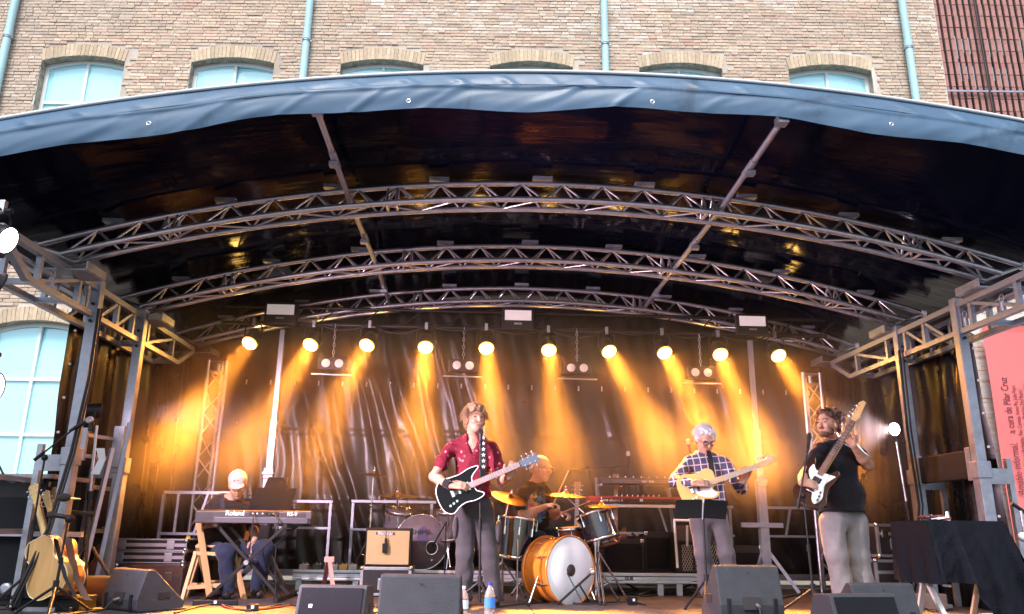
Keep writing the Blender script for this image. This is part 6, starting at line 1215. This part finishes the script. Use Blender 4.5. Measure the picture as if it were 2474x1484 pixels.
def hand(wr, d_, n_, th, curl=0.5, s=1.0, spread=0.0):          # wrist, direction, palm normal, thumb side
    wr = Vector(wr); d_ = Vector(d_).normalized(); n_ = Vector(n_); n_ = (n_-d_*n_.dot(d_)).normalized(); th = Vector(th); th = (th-d_*th.dot(d_)-n_*th.dot(n_)).normalized(); out = []
    for i in range(4):
        k = wr+d_*0.088*s+th*(0.031-0.0205*i)*s; out.append(('c', wr+th*(0.014-0.009*i)*s, k, 0.0155*s, 0.0115*s, 0.014)); p = k; a = curl*0.7
        dd = (d_+th*spread*(1.5-i)).normalized()
        for j, fr in enumerate((0.45, 0.31, 0.24)):
            q = p+(dd*math.cos(a)+n_*math.sin(a))*(0.074, 0.082, 0.077, 0.06)[i]*fr*s; out.append(('c', p, q, (0.0098-0.0009*j)*s, (0.0092-0.0012*j)*s, 0.004)); p = q; a += curl
    r = wr+d_*0.022*s+th*0.026*s; q = r+(d_*0.55+th*0.7+n_*0.35).normalized()*0.045*s; out.append(('c', r, q, 0.015*s, 0.0115*s, 0.012)); out.append(('c', q, q+(d_*0.85+n_*0.55*curl+th*0.15).normalized()*0.034*s, 0.011*s, 0.009*s, 0.004))
    return out
def wrinkle(am, f=26.0, zs=1.0):
    def g_(X, Y, Z):
        Z = Z*zs
        a = np.abs(np.sin(f*0.55*(Z+0.55*X)+2.2*np.sin(6*X+3*Y)+1.3*np.sin(9*Z))); b = np.abs(np.sin(f*0.5*(Z-0.6*X)+2.0*np.sin(5*Y+4*X)+1.7+1.2*np.sin(8*Z)))
        return am*(1.5*np.minimum(a, b)-0.5 + 0.5*np.sin(f*X+9*np.sin(7*Z+3*Y)+4*Z)*np.sin(f*0.8*Z+6*np.sin(5*X)+3*Y))
    return g_
skin_m = mat('skin', (0.50, 0.285, 0.20), 0.55, spec=0.3, var=0.22, vscale=22, bump=0.14, bscale=70)
lip_m = mat('lips', (0.36, 0.13, 0.11), 0.45); eye_m = mat('eye_dark', (0.03, 0.02, 0.018), 0.3); shoe_m = mat('shoe_leather', (0.018, 0.015, 0.014), 0.45)
def head_parts(t, c, f, u, s, hairm, hair, beard=None, glasses=None, cap=None, brow=True, brow_m=None):
    c = Vector(c); f = Vector(f).normalized(); r = f.cross(Vector(u)).normalized(); u = r.cross(f).normalized(); M3 = Matrix((r, f, u)).transposed(); G = lambda x, y, z: c+(r*x+f*y+u*z)*s
    rot = [[M3[i][j] for j in range(3)] for i in range(3)]; E = lambda x, y, z, a, b, e, k=0.02, neg=False: ('e', G(x, y, z), (a*s, b*s, e*s), rot, None, k, neg)
    P = [E(0, -.012, .03, .074, .094, .086), E(0, .022, -.03, .061, .066, .088, .03), E(0, .058, -.088, .033, .028, .026, .03), ('c', G(0, .086, .012), G(0, .108, -.026), .008*s, .0145*s, .012), ('c', G(-.036, .076, .026), G(.036, .076, .026), .011*s, .011*s, .02),
         E(-.075, -.008, -.012, .011, .02, .031, .006), E(.075, -.008, -.012, .011, .02, .031, .006), E(-.034, .072, -.03, .022, .018, .022, .02), E(.034, .072, -.03, .022, .018, .022, .02), ('c', G(-.02, .08, -.062), G(.02, .08, -.062), .010*s, .010*s, .012),
         E(-.031, .099, .006, .014, .013, .010, .008, True), E(.031, .099, .006, .014, .013, .010, .008, True)]
    for sg in (-1, 1):
        mb = MB(); mb.ball((0, 0, 0), (0.0125*s, 0.009*s, 0.0045*s), 6, M3); xf(mb, Matrix.Translation(G(.031*sg, .083, .004))); part('eye', mb, eye_m, t, world=True)
        mb = MB(); mb.path([G(.012*sg, .093, .026), G(.03*sg, .092, .031), G(.05*sg, .078, .024)], 0.0042*s, n=5); part('eyebrow', mb, brow_m or hairm, t, world=True)
    mb = MB(); mb.ball((0, 0, 0), (0.021*s, 0.008*s, 0.0055*s), 6, M3); xf(mb, Matrix.Translation(G(0, .0885, -.062))); part('lips', mb, lip_m, t, world=True)
    hp = []
    if hair == 'mop': hp = [E(0, -.03, .05, .088, .095, .082), E(0, .035, .088, .075, .055, .034, .03), E(-.066, .0, .0, .026, .05, .062, .03), E(.066, -.01, .0, .026, .045, .062, .03), E(0, -.07, -.03, .07, .045, .075, .03), E(-.045, .066, .066, .026, .022, .024), E(.012, .073, .071, .034, .020, .020), E(.052, .058, .062, .022, .02, .026)]
    elif hair == 'short': hp = [E(0, -.026, .052, .080, .090, .070), E(0, .034, .084, .058, .040, .022, .03), E(-.068, -.02, .012, .015, .045, .045, .02), E(.068, -.02, .012, .015, .045, .045, .02), E(0, -.075, -.01, .06, .035, .06, .03)]
    elif hair == 'curly': hp = [E(0, -.035, .06, .088, .086, .07), E(-.07, -.03, .01, .028, .045, .055, .02), E(.07, -.03, .01, .028, .045, .055, .02), E(0, -.085, -.01, .07, .04, .07, .03)]+[E(.075*math.cos(a), -.03+.075*math.sin(a), .075+.02*math.sin(a*5), .03, .03, .03, .012) for a in np.linspace(0, 6.28, 14)]
    elif hair == 'fringe': hp = [E(-.072, -.035, -.005, .010, .035, .03, .01), E(.072, -.035, -.005, .010, .035, .03, .01), E(0, -.092, -.02, .05, .016, .035, .02)]
    if hp: layer('hair', hp, hairm, t, 0.006, noise=lambda X, Y, Z: 0.0055*np.sin(170*X+50*Z+8*np.sin(30*Z))*np.sin(140*Y+30*Z)+0.004*np.sin(110*X+25*Z+60*Y+3*np.sin(20*Z)))
    if hair in ('mop', 'short', 'curly'):                     # loose strands over the hair mass
        n_, ln, ra, cv = dict(mop=(900, .085, .0017, .3), short=(800, .05, .0015, .45), curly=(800, .055, .0017, 1.5))[hair]; mb = MB(); rs = random.Random(5)
        for q in range(n_):
            th_ = rs.uniform(0, 2*math.pi); ph = math.acos(rs.uniform(0.05, 1)); dx, dy, dz = math.sin(ph)*math.cos(th_), math.sin(ph)*math.sin(th_), math.cos(ph)
            if dy > 0.75 and dz < 0.6: continue
            p = [dx*.086, -.028+dy*.094, .052+dz*.084]; pts = [G(*p)]; vx, vy, vz = dx*0.35+rs.uniform(-cv, cv)*.5, dy*0.4+rs.uniform(-cv, cv)*.5+(.35 if hair == 'mop' and dy > 0 else 0), -0.75*(1-dz*0.5)+rs.uniform(-cv, cv)*.6
            for j in range(3): p = [p[0]+vx*ln/3, p[1]+vy*ln/3, p[2]+vz*ln/3]; vz -= 0.25; vx += rs.uniform(-cv, cv)*.5; vy += rs.uniform(-cv, cv)*.5; pts.append(G(*p))
            mb.path(pts, [ra*s, ra*s, ra*s*.8, ra*s*.3], n=3)
        part('hair_strands', mb, hairm, t, world=True, kind='stuff')
    if beard: layer('beard', [E(0, .062, -.09, .040, .034, .032), E(-.05, .03, -.07, .017, .034, .032, .02), E(.05, .03, -.07, .017, .034, .032, .02), ('c', G(-.02, .094, -.046), G(.02, .094, -.046), .008*s, .008*s, .01)], beard, t, 0.006, noise=lambda X, Y, Z: 0.002*np.sin(200*X+90*Z)*np.sin(170*Z+80*Y))
    if glasses:
        for sg in (-1, 1):
            mb = MB(); mb.path([G(.033*sg+.024*math.cos(a), .103, .002+.017*math.sin(a)) for a in np.linspace(0, 6.283, 15)[:-1]], 0.0042*s, n=5, close=True); gl = part('glasses_rim', mb, glasses, t, world=True); mb = MB(); mb.path([G(.057*sg, .1, .006), G(.077*sg, .06, .008), G(.078*sg, -.005, .004)], 0.0022*s, n=5); part('glasses_arm', mb, glasses, t, world=True)
        mb = MB(); mb.path([G(-.009, .105, .006), G(.009, .105, .006)], 0.0022*s, n=5); part('glasses_bridge', mb, glasses, t, world=True)
    if cap:
        layer('cap', [E(0, -.012, .058, .086, .104, .080), E(0, .10, .046, .066, .060, .010, .012), E(0, -.04, .02, .084, .075, .05, .02)], cap, t, 0.006, cuts=[(G(0, 0, .028), (-u*1.0+f*0.10).normalized())])
        for sg in (-1, 1): mb = MB(); mb.ball((0, 0, 0), (0.011*s, 0.006*s, 0.010*s), 6, M3); xf(mb, Matrix.Translation(G(.005+.014*sg, .078, .088))); part('red_emblem', mb, mat('cherry_red', (0.5, 0.02, 0.04), 0.5), t, world=True)
        mb = MB(); mb.path([G(-.008, .075, .097), G(.008, .066, .11), G(.02, .075, .098)], 0.002*s, n=4); part('emblem_stem', mb, mat('stem_green', (0.1, 0.3, 0.25), 0.5), t, world=True)
    return P, G
def person(lab, J, s_head, hairm, hair, shirtm, trm, sleeve, hands, face, up=(0, 0, 1), chest=(0.175, 0.12), belly=(0.16, 0.12), long_sleeve=False, hem=None, shirt_extra=(), leg_r=(0.088, 0.068, 0.062), arm_r=(0.05, 0.043, 0.032), shoes=shoe_m, tr_noise=0.009, vneck=False, **hk):
    J = {k: Vector(v) for k, v in J.items()}; base = ((J['anL'].x+J['anR'].x)/2, (J['anL'].y+J['anR'].y)/2, 0.0); t = thing('person', lab, 'person', base)
    HP, G = head_parts(t, J['head'], face, up, s_head, hairm, hair, **hk); c_ar, c_ab = J['shL'], J['shR']; lat = (J['shR']-J['shL']); W_ = lat.length/2; latn = lat.normalized(); spine = (J['neck']-J['pelvis']).normalized(); fw = latn.cross(spine).normalized()*-1
    fw = spine.cross(latn) if spine.cross(latn).y < 0 else -spine.cross(latn)
    Rm = Matrix((latn, fw, spine)).transposed(); rot = [[Rm[i][j] for j in range(3)] for i in range(3)]; ch = lerp(J['pelvis'], J['neck'], 0.68); be = lerp(J['pelvis'], J['neck'], 0.30)
    body = HP+[('c', J['neck']-spine*0.02, G(0, -.015, -.05), .056, .052*s_head, .03), ('c', J['shL']-spine*.02, J['shR']-spine*.02, .036, .036, .03), ('c', J['neck']-spine*.01, lerp(J['neck'], J['shL'], .6)-spine*.02, .045, .028, .03), ('c', J['neck']-spine*.01, lerp(J['neck'], J['shR'], .6)-spine*.02, .045, .028, .03), ('e', ch, (chest[0]*0.82, chest[1]*0.82, .2), rot, None, .05), ('e', be, (belly[0]*0.8, belly[1]*0.8, .16), rot, None, .05), ('e', J['pelvis'], (.13, .09, .10), rot, None, .05)]
    for q in 'LR':
        body += [('c', J['sh'+q]-spine*.015, lerp(J['sh'+q], J['el'+q], .5), .038, arm_r[1]*0.95, .02), ('c', lerp(J['sh'+q], J['el'+q], .5), J['el'+q], arm_r[1]*0.97, arm_r[1]*0.95, .02), ('c', J['el'+q], lerp(J['el'+q], J['wr'+q], .35), arm_r[1]*0.95, arm_r[1]*0.98, .02), ('c', lerp(J['el'+q], J['wr'+q], .35), J['wr'+q], arm_r[1]*0.98, arm_r[2]*0.8, .02)]
        h = hands[q]; body += hand(J['wr'+q], h[0], h[1], h[2], h[3], s_head*0.98)
        body += [('c', J['hip'+q], J['kn'+q], .07, .05, .03), ('c', J['kn'+q], J['an'+q], .05, .036, .02)]
    layer('body', body, skin_m, t, 0.0062)
    sh = [('e', ch, (*chest, .215), rot, None, .05), ('e', be, (*belly, .19), rot, None, .06), ('c', J['shL']+latn*0.02-spine*0.02, J['shR']-latn*0.02-spine*0.02, .055, .055, .06), ('c', J['neck']-spine*.012, lerp(J['neck'], J['shL'], .85)-spine*.01, .062, .046, .06), ('c', J['neck']-spine*.012, lerp(J['neck'], J['shR'], .85)-spine*.01, .062, .046, .06), ('c', J['neck']-spine*0.055, J['neck']-spine*0.015, .085, .066, .05)]
    hz = hem if hem is not None else J['pelvis'].z-0.05
    cuts = []
    for x in shirt_extra: sh.append(x)
    for q in 'LR':
        e = J['sh'+q]; k = J['el'+q]
        if long_sleeve: sh += [('c', e-spine*0.012, k, .060, .056, .03), ('c', k, lerp(k, J['wr'+q], .86), .056, .043, .025)]
        else: sh += [('c', e-spine*0.012, lerp(e, k, sleeve*0.5), .058, .062, .03), ('c', lerp(e, k, sleeve*0.5), lerp(e, k, sleeve), .062, .068, .012)]
    sh.append(('c', J['pelvis']+spine*0.02, (J['pelvis'].x, J['pelvis'].y, hz), belly[0]*0.9, belly[0]*0.92, .05)) if False else None
    sh.append(('e', lerp(J['pelvis'], J['neck'], 0.06), (belly[0]*0.98, belly[1]*1.0, .15), rot, None, .06))
    if vneck: sh.append(('c', J['neck']+fw*0.075+spine*0.01, J['neck']+fw*0.125-spine*0.155, .046, .014, .006, True))
    sh.append(('c', J['neck']+spine*0.05, J['neck']+spine*0.14+fw*0.03, .058*s_head, .075*s_head, .01, True))
    layer('shirt', sh, shirtm, t, 0.0085, cuts=[((0, 0, hz), (0, 0, -1))], noise=wrinkle(0.0085))
    tr = [('e', J['pelvis'], (.165, .118, .13), rot, None, .05)]
    for q in 'LR':
        tr += [('c', J['hip'+q], J['kn'+q], leg_r[0], leg_r[1], .04), ('c', J['kn'+q], J['an'+q]-(J['an'+q]-J['kn'+q]).normalized()*-0.0, leg_r[1], leg_r[2], .03)]
    layer('trousers', tr, trm, t, 0.009, noise=wrinkle(tr_noise, 24.0, 0.42), cuts=[((0, 0, 0.035), (0, 0, -1))])
    for q in 'LR':
        a, b = J['an'+q], J['toe'+q]; d_ = (b-a); d_.z = 0; d_.normalize(); z0_ = a.z-0.075
        layer('shoe', [('c', Vector((a.x, a.y, z0_+.045))-d_*.03, Vector((a.x, a.y, z0_+.04))+d_*.15, .042, .038, .02), ('c', a-Vector((0, 0, .02)), Vector((a.x, a.y, z0_+.05)), .045, .045, .02)], shoes, t, 0.008, cuts=[((0, 0, max(0.002, z0_+.004)), (0, 0, -1))])
    return t
def print_mat(name, base, kind):
    m = bpy.data.materials.new(name); m.use_nodes = True; t = m.node_tree; b = t.nodes['Principled BSDF']; b.inputs['Roughness'].default_value = 0.8; b.inputs['Specular IOR Level'].default_value = 0.25
    tc = t.nodes.new('ShaderNodeTexCoord'); mx = t.nodes.new('ShaderNodeMix'); mx.data_type = 'RGBA'; mx.inputs[6].default_value = (*base, 1)
    if kind == 'floral':
        v = t.nodes.new('ShaderNodeTexVoronoi'); v.inputs['Scale'].default_value = 21; n = t.nodes.new('ShaderNodeTexNoise'); n.inputs['Scale'].default_value = 55
        t.links.new(tc.outputs['Object'], v.inputs['Vector']); t.links.new(tc.outputs['Object'], n.inputs['Vector'])
        ad = t.nodes.new('ShaderNodeMath'); ad.operation = 'MULTIPLY_ADD'; ad.inputs[1].default_value = 0.5; t.links.new(n.outputs[0], ad.inputs[0]); t.links.new(v.outputs['Distance'], ad.inputs[2])
        lt = t.nodes.new('ShaderNodeMapRange'); lt.inputs[1].default_value = 0.50; lt.inputs[2].default_value = 0.40; t.links.new(ad.outputs[0], lt.inputs[0]); t.links.new(lt.outputs[0], mx.inputs[0]); mx.inputs[7].default_value = (0.55, 0.22, 0.22, 1)
    elif kind == 'plaid':
        mp = t.nodes.new('ShaderNodeMapping'); mp.inputs['Rotation'].default_value = (0, R(6), 0); t.links.new(tc.outputs['Object'], mp.inputs[0]); sx = t.nodes.new('ShaderNodeSeparateXYZ'); t.links.new(mp.outputs[0], sx.inputs[0]); outs = []
        for i, (ch, per) in enumerate(((0, 0.062), (2, 0.066))):
            md = t.nodes.new('ShaderNodeMath'); md.operation = 'PINGPONG'; md.inputs[1].default_value = per/2; t.links.new(sx.outputs[ch], md.inputs[0]); lt = t.nodes.new('ShaderNodeMapRange'); lt.inputs[1].default_value = 0.0055; lt.inputs[2].default_value = 0.0035; t.links.new(md.outputs[0], lt.inputs[0]); outs.append(lt)
        mm = t.nodes.new('ShaderNodeMath'); mm.operation = 'MAXIMUM'; t.links.new(outs[0].outputs[0], mm.inputs[0]); t.links.new(outs[1].outputs[0], mm.inputs[1]); t.links.new(mm.outputs[0], mx.inputs[0]); mx.inputs[7].default_value = (0.55, 0.5, 0.55, 1)
    elif kind == 'poster':                                   # bright printed chest motif, position in the shirt's own coordinates
        n = t.nodes.new('ShaderNodeTexNoise'); n.inputs['Scale'].default_value = 11; n.inputs['Detail'].default_value = 3; t.links.new(tc.outputs['Object'], n.inputs['Vector']); cr = t.nodes.new('ShaderNodeValToRGB'); cr.color_ramp.elements[0].position = 0.3; cr.color_ramp.elements[0].color = (0.03, 0.05, 0.35, 1); cr.color_ramp.elements[1].position = 0.72; cr.color_ramp.elements[1].color = (0.6, 0.1, 0.05, 1)
        for p_, c_ in ((0.42, (0.05, 0.25, 0.5)), (0.5, (0.02, 0.02, 0.02)), (0.56, (0.55, 0.38, 0.06)), (0.64, (0.5, 0.2, 0.25))): e = cr.color_ramp.elements.new(p_); e.color = (*c_, 1)
        t.links.new(n.outputs[0], cr.inputs[0]); t.links.new(cr.outputs[0], mx.inputs[7]); sx = t.nodes.new('ShaderNodeSeparateXYZ'); t.links.new(tc.outputs['Object'], sx.inputs[0]); res = None
        for ch, lo_, hi_ in POSTER:                            # ragged oval outline
            g_ = t.nodes.new('ShaderNodeMapRange'); g_.clamp = False; g_.inputs[1].default_value = lo_; g_.inputs[2].default_value = hi_; g_.inputs[3].default_value = -1; g_.inputs[4].default_value = 1; t.links.new(sx.outputs[ch], g_.inputs[0])
            q = t.nodes.new('ShaderNodeMath'); q.operation = 'POWER'; q.inputs[1].default_value = 2.0; ab = t.nodes.new('ShaderNodeMath'); ab.operation = 'ABSOLUTE'; t.links.new(g_.outputs[0], ab.inputs[0]); t.links.new(ab.outputs[0], q.inputs[0])
            if res is None: res = q
            else: ad = t.nodes.new('ShaderNodeMath'); ad.operation = 'ADD'; t.links.new(res.outputs[0], ad.inputs[0]); t.links.new(q.outputs[0], ad.inputs[1]); res = ad
        n3 = t.nodes.new('ShaderNodeTexNoise'); n3.inputs['Scale'].default_value = 26; t.links.new(tc.outputs['Object'], n3.inputs['Vector']); am = t.nodes.new('ShaderNodeMath'); am.operation = 'MULTIPLY_ADD'; am.inputs[1].default_value = 2.2; t.links.new(n3.outputs[0], am.inputs[0]); t.links.new(res.outputs[0], am.inputs[2])
        res = t.nodes.new('ShaderNodeMapRange'); res.inputs[1].default_value = 2.15; res.inputs[2].default_value = 1.95; t.links.new(am.outputs[0], res.inputs[0])
        t.links.new(res.outputs[0], mx.inputs[0])
    t.links.new(mx.outputs[2], b.inputs['Base Color'])
    n2 = t.nodes.new('ShaderNodeTexNoise'); n2.inputs['Scale'].default_value = 18; n2.inputs['Detail'].default_value = 3; t.links.new(tc.outputs['Object'], n2.inputs['Vector']); bp = t.nodes.new('ShaderNodeBump'); bp.inputs['Strength'].default_value = 0.35; bp.inputs['Distance'].default_value = 0.02; t.links.new(n2.outputs[0], bp.inputs['Height']); t.links.new(bp.outputs[0], b.inputs['Normal'])
    return m
def cloth(name, col, var=0.15): return mat(name, col, 0.85, spec=0.2, var=var, vscale=7, bump=0.3, bscale=18, sheen=0.1)
hair_b = mat('light_brown_hair', (0.27, 0.16, 0.085), 0.5, var=0.4, vscale=30, stretch=(4, 4, 1)); hair_w = mat('white_hair', (0.62, 0.61, 0.62), 0.5, var=0.15, vscale=30); hair_d = mat('brown_curly_hair', (0.10, 0.05, 0.03), 0.55, var=0.4, vscale=30); hair_g = mat('grey_stubble', (0.25, 0.2, 0.18), 0.7)
# singer
sg = person('singer in dark red patterned short sleeved shirt and grey trousers, playing guitar',
 dict(head=(-0.014, 7.240, 1.619), neck=(-0.032, 7.300, 1.437), pelvis=(0.002, 7.320, 0.843), shL=(-0.220, 7.300, 1.366), shR=(0.148, 7.300, 1.372), elL=(-0.365, 7.160, 1.084), wrL=(-0.212, 6.940, 0.999), elR=(0.245, 7.220, 1.060), wrR=(0.292, 7.030, 1.082),
 hipL=(-0.079, 7.320, 0.792), hipR=(0.085, 7.320, 0.794), knL=(-0.079, 7.270, 0.430), knR=(0.143, 7.270, 0.440), anL=(-0.063, 7.300, 0.085), anR=(0.193, 7.280, 0.082), toeL=(-0.097, 7.000, 0.062), toeR=(0.214, 7.000, 0.064)),
 1.10, hair_b, 'mop', print_mat('red_floral_shirt', (0.17, 0.012, 0.028), 'floral'), cloth('charcoal_cotton', (0.055, 0.053, 0.058)), 0.62,
 dict(L=((1, -0.08, 0.02), (0.1, 0.6, -0.55), (0.1, -0.35, 0.9), 0.45), R=((0.42, -0.12, 0.9), (-0.15, -0.95, 0.1), (-0.9, -0.1, 0.4), 0.75)), (0.38, -0.92, -0.02), chest=(0.17, 0.115), belly=(0.158, 0.115), hem=(-0.000, 7.300, 0.922)[2]-0.0, vneck=True, leg_r=(0.098, 0.08, 0.076))
mb = MB(); a, b = Vector((-0.250, 6.990, 1.019)), Vector((-0.201, 6.930, 0.995)); mb.tube(a, b, 0.040, 0.037, n=14); part('wristband', mb, cloth('black_band', (0.012, 0.012, 0.012)), sg, world=True)
for p in ((-0.159, 7.260, 0.651), (0.220, 7.260, 0.620)): layer('cargo_pocket', [('e', Vector(p), (.028, .05, .10), None, None, .02)], MATS['charcoal_cotton'], sg, 0.009)
# plaid guitarist
person('white haired guitarist in blue plaid shirt looking down at his guitar',
 dict(head=(2.169, 7.420, 1.487), neck=(2.186, 7.520, 1.341), pelvis=(2.194, 7.520, 0.791), shL=(2.017, 7.500, 1.279), shR=(2.368, 7.500, 1.280), elL=(1.855, 7.360, 1.095), wrL=(1.951, 7.120, 1.057), elR=(2.468, 7.380, 1.041), wrR=(2.427, 7.190, 1.086),
 hipL=(2.110, 7.520, 0.749), hipR=(2.282, 7.520, 0.751), knL=(2.110, 7.470, 0.440), knR=(2.316, 7.450, 0.450), anL=(2.141, 7.520, 0.122), anR=(2.353, 7.500, 0.125), toeL=(2.028, 7.200, 0.086), toeR=(2.281, 7.200, 0.088)),
 1.06, hair_w, 'short', print_mat('blue_plaid_shirt', (0.06, 0.07, 0.13), 'plaid'), cloth('grey_jeans', (0.10, 0.095, 0.105)), 1.0,
 dict(L=((1, -0.1, 0.05), (0.1, 0.6, -0.55), (0.1, -0.35, 0.9), 0.4), R=((0.45, -0.1, 0.8), (-0.3, -0.9, 0.1), (-0.85, -0.1, 0.5), 0.8)), (0.12, -0.86, -0.48), up=(0, -0.3, 0.95), chest=(0.175, 0.12), belly=(0.165, 0.13), long_sleeve=True, hem=(2.187, 7.500, 0.772)[2], leg_r=(0.095, 0.078, 0.072), glasses=blkm, brow_m=hair_w)
# bass player
person('bearded bass player in black T-shirt and pale grey trousers',
 dict(head=(3.236, 7.120, 1.612), neck=(3.332, 7.220, 1.466), pelvis=(3.349, 7.250, 0.783), shL=(3.131, 7.100, 1.375), shR=(3.562, 7.300, 1.394), elL=(2.951, 7.050, 1.140), wrL=(2.824, 6.840, 1.061), elR=(3.588, 7.160, 1.246), wrR=(3.388, 6.980, 1.404),
 hipL=(3.231, 7.220, 0.738), hipR=(3.474, 7.280, 0.741), knL=(3.229, 7.180, 0.443), knR=(3.457, 7.250, 0.443), anL=(3.265, 7.200, 0.127), anR=(3.482, 7.250, 0.125), toeL=(3.064, 6.950, 0.098), toeR=(3.311, 6.980, 0.097)),
 1.08, hair_d, 'curly', cloth('black_jersey', (0.010, 0.010, 0.014), 0.1), cloth('pale_grey_cotton', (0.215, 0.21, 0.215)), 0.62,
 dict(L=((0.75, -0.1, -0.1), (0.2, 0.7, -0.5), (0.1, -0.35, 0.9), 0.45), R=((-0.55, -0.1, 0.75), (-0.5, -0.75, -0.1), (0.5, -0.2, 0.8), 0.8)), (-0.85, -0.52, 0.02), chest=(0.205, 0.155), belly=(0.235, 0.19), hem=(3.331, 7.200, 0.833)[2], leg_r=(0.112, 0.098, 0.092), arm_r=(0.055, 0.05, 0.036), beard=hair_d)
# keyboard player
kp = person('keyboard player in white cap and black shirt bending over the stage piano',
 dict(head=(-2.312, 7.980, 1.027), neck=(-2.396, 8.080, 0.868), pelvis=(-2.506, 8.220, 0.456), shL=(-2.579, 8.120, 0.816), shR=(-2.232, 8.100, 0.820), elL=(-2.601, 8.060, 0.650), wrL=(-2.356, 7.860, 0.698), elR=(-2.137, 8.020, 0.640), wrR=(-2.063, 7.860, 0.527),
 hipL=(-2.575, 8.200, 0.416), hipR=(-2.399, 8.200, 0.418), knL=(-2.284, 7.740, 0.401), knR=(-1.952, 7.820, 0.440), anL=(-2.254, 7.800, 0.065), anR=(-2.026, 7.950, 0.071), toeL=(-2.168, 7.500, 0.028), toeR=(-1.913, 7.700, 0.039)),
 1.04, hair_g, 'fringe', cloth('black_shirt_cotton', (0.014, 0.012, 0.014), 0.1), cloth('navy_denim', (0.022, 0.03, 0.06)), 0.9,
 dict(L=((0.6, -0.6, 0.0), (0, 0, -1), (0.5, 0.2, 0), 0.3), R=((0.05, -0.1, -1), (-0.6, 0.3, 0), (-0.3, -0.8, 0.0), 0.18)), (0.22, -0.80, -0.52), up=(0, -0.4, 0.9), chest=(0.19, 0.14), belly=(0.20, 0.17), hem=0.36, leg_r=(0.095, 0.078, 0.066), cap=mat('white_cap', (0.36, 0.345, 0.36), 0.8, bump=0.1, bscale=60), brow_m=hair_g)
mb = MB(); mb.grid([[Vector((-2.463, 7.960, 0.899)), Vector((-2.423, 7.960, 0.895))], [Vector((-2.442, 7.940, 0.828)), Vector((-2.402, 7.940, 0.829))], [Vector((-2.430, 7.940, 0.759)), Vector((-2.391, 7.940, 0.760))]]); part('brace_strap', mb, cloth('navy_strap', (0.02, 0.03, 0.05)), kp, world=True)
# drummer
_bx = ((0.673, 7.900, 0.194)[0]+(0.882, 8.000, 0.221)[0])/2
POSTER = ((0, (0.506, 7.900, 0.874)[0]-_bx, (0.733, 7.900, 0.877)[0]-_bx), (2, (0.624, 7.900, 0.708)[2], (0.623, 7.900, 0.986)[2]))
dr = person('bald drummer with glasses and bright printed black T-shirt',
 dict(head=(0.658, 7.980, 1.235), neck=(0.598, 8.060, 1.065), pelvis=(0.583, 8.160, 0.625), shL=(0.461, 7.980, 0.995), shR=(0.723, 8.200, 1.016), elL=(0.468, 7.860, 0.767), wrL=(0.689, 7.720, 0.859), elR=(0.792, 8.050, 0.778), wrR=(0.824, 7.880, 0.803),
 hipL=(0.510, 8.120, 0.601), hipR=(0.665, 8.200, 0.602), knL=(0.642, 7.820, 0.554), knR=(0.839, 7.950, 0.582), anL=(0.673, 7.900, 0.194), anR=(0.882, 8.000, 0.221), toeL=(0.706, 7.700, 0.144), toeR=(0.911, 7.800, 0.176)),
 1.08, hair_g, 'fringe', print_mat('black_printed_tshirt', (0.010, 0.010, 0.012), 'poster'), cloth('black_trousers', (0.014, 0.013, 0.015)), 0.62,
 dict(L=((0.8, -0.3, 0.15), (0.1, -0.2, -0.9), (0.3, -0.9, 0.2), 1.0), R=((0.7, -0.4, -0.1), (0.1, -0.2, -0.9), (-0.3, -0.9, 0.3), 1.0)), (0.80, -0.58, -0.14), chest=(0.175, 0.13), belly=(0.17, 0.145), hem=0.60, glasses=mat('wire_rim', (0.35, 0.2, 0.15), 0.3, 0.6), brow_m=hair_g)
for lab, a, b in (('raised drumstick in the right hand of the drummer', (0.750, 7.620, 0.884), (0.905, 7.750, 1.191)), ('low drumstick pointing at the golden cymbal', (0.830, 7.750, 0.797), (1.103, 7.720, 0.907))):
    mb = MB(); mb.tube(a, b, 0.0075, 0.005); mb.ball(b, 0.007, 5); solo('drumstick', lab, 'drumstick', mb, mat('hickory', (0.55, 0.28, 0.14), 0.45), 'drumsticks')
t = thing('drum_stool', 'black stool under the drummer', 'stool', ((0.586, 8.200, 0.561)[0], 8.2, 0)); b = Vector(t.location); mb = MB(); mb.tube(b+Vector((0, 0, 0.46)), b+Vector((0, 0, 0.54)), 0.17, n=20); part('seat', mb, blk, t, bevel=0.015, world=True); rod('post', t, b+Vector((0, 0, 0.1)), b+Vector((0, 0, 0.46)), 0.018, chrome); tripod(t, b, 0.3, 0.24, m=chrome)
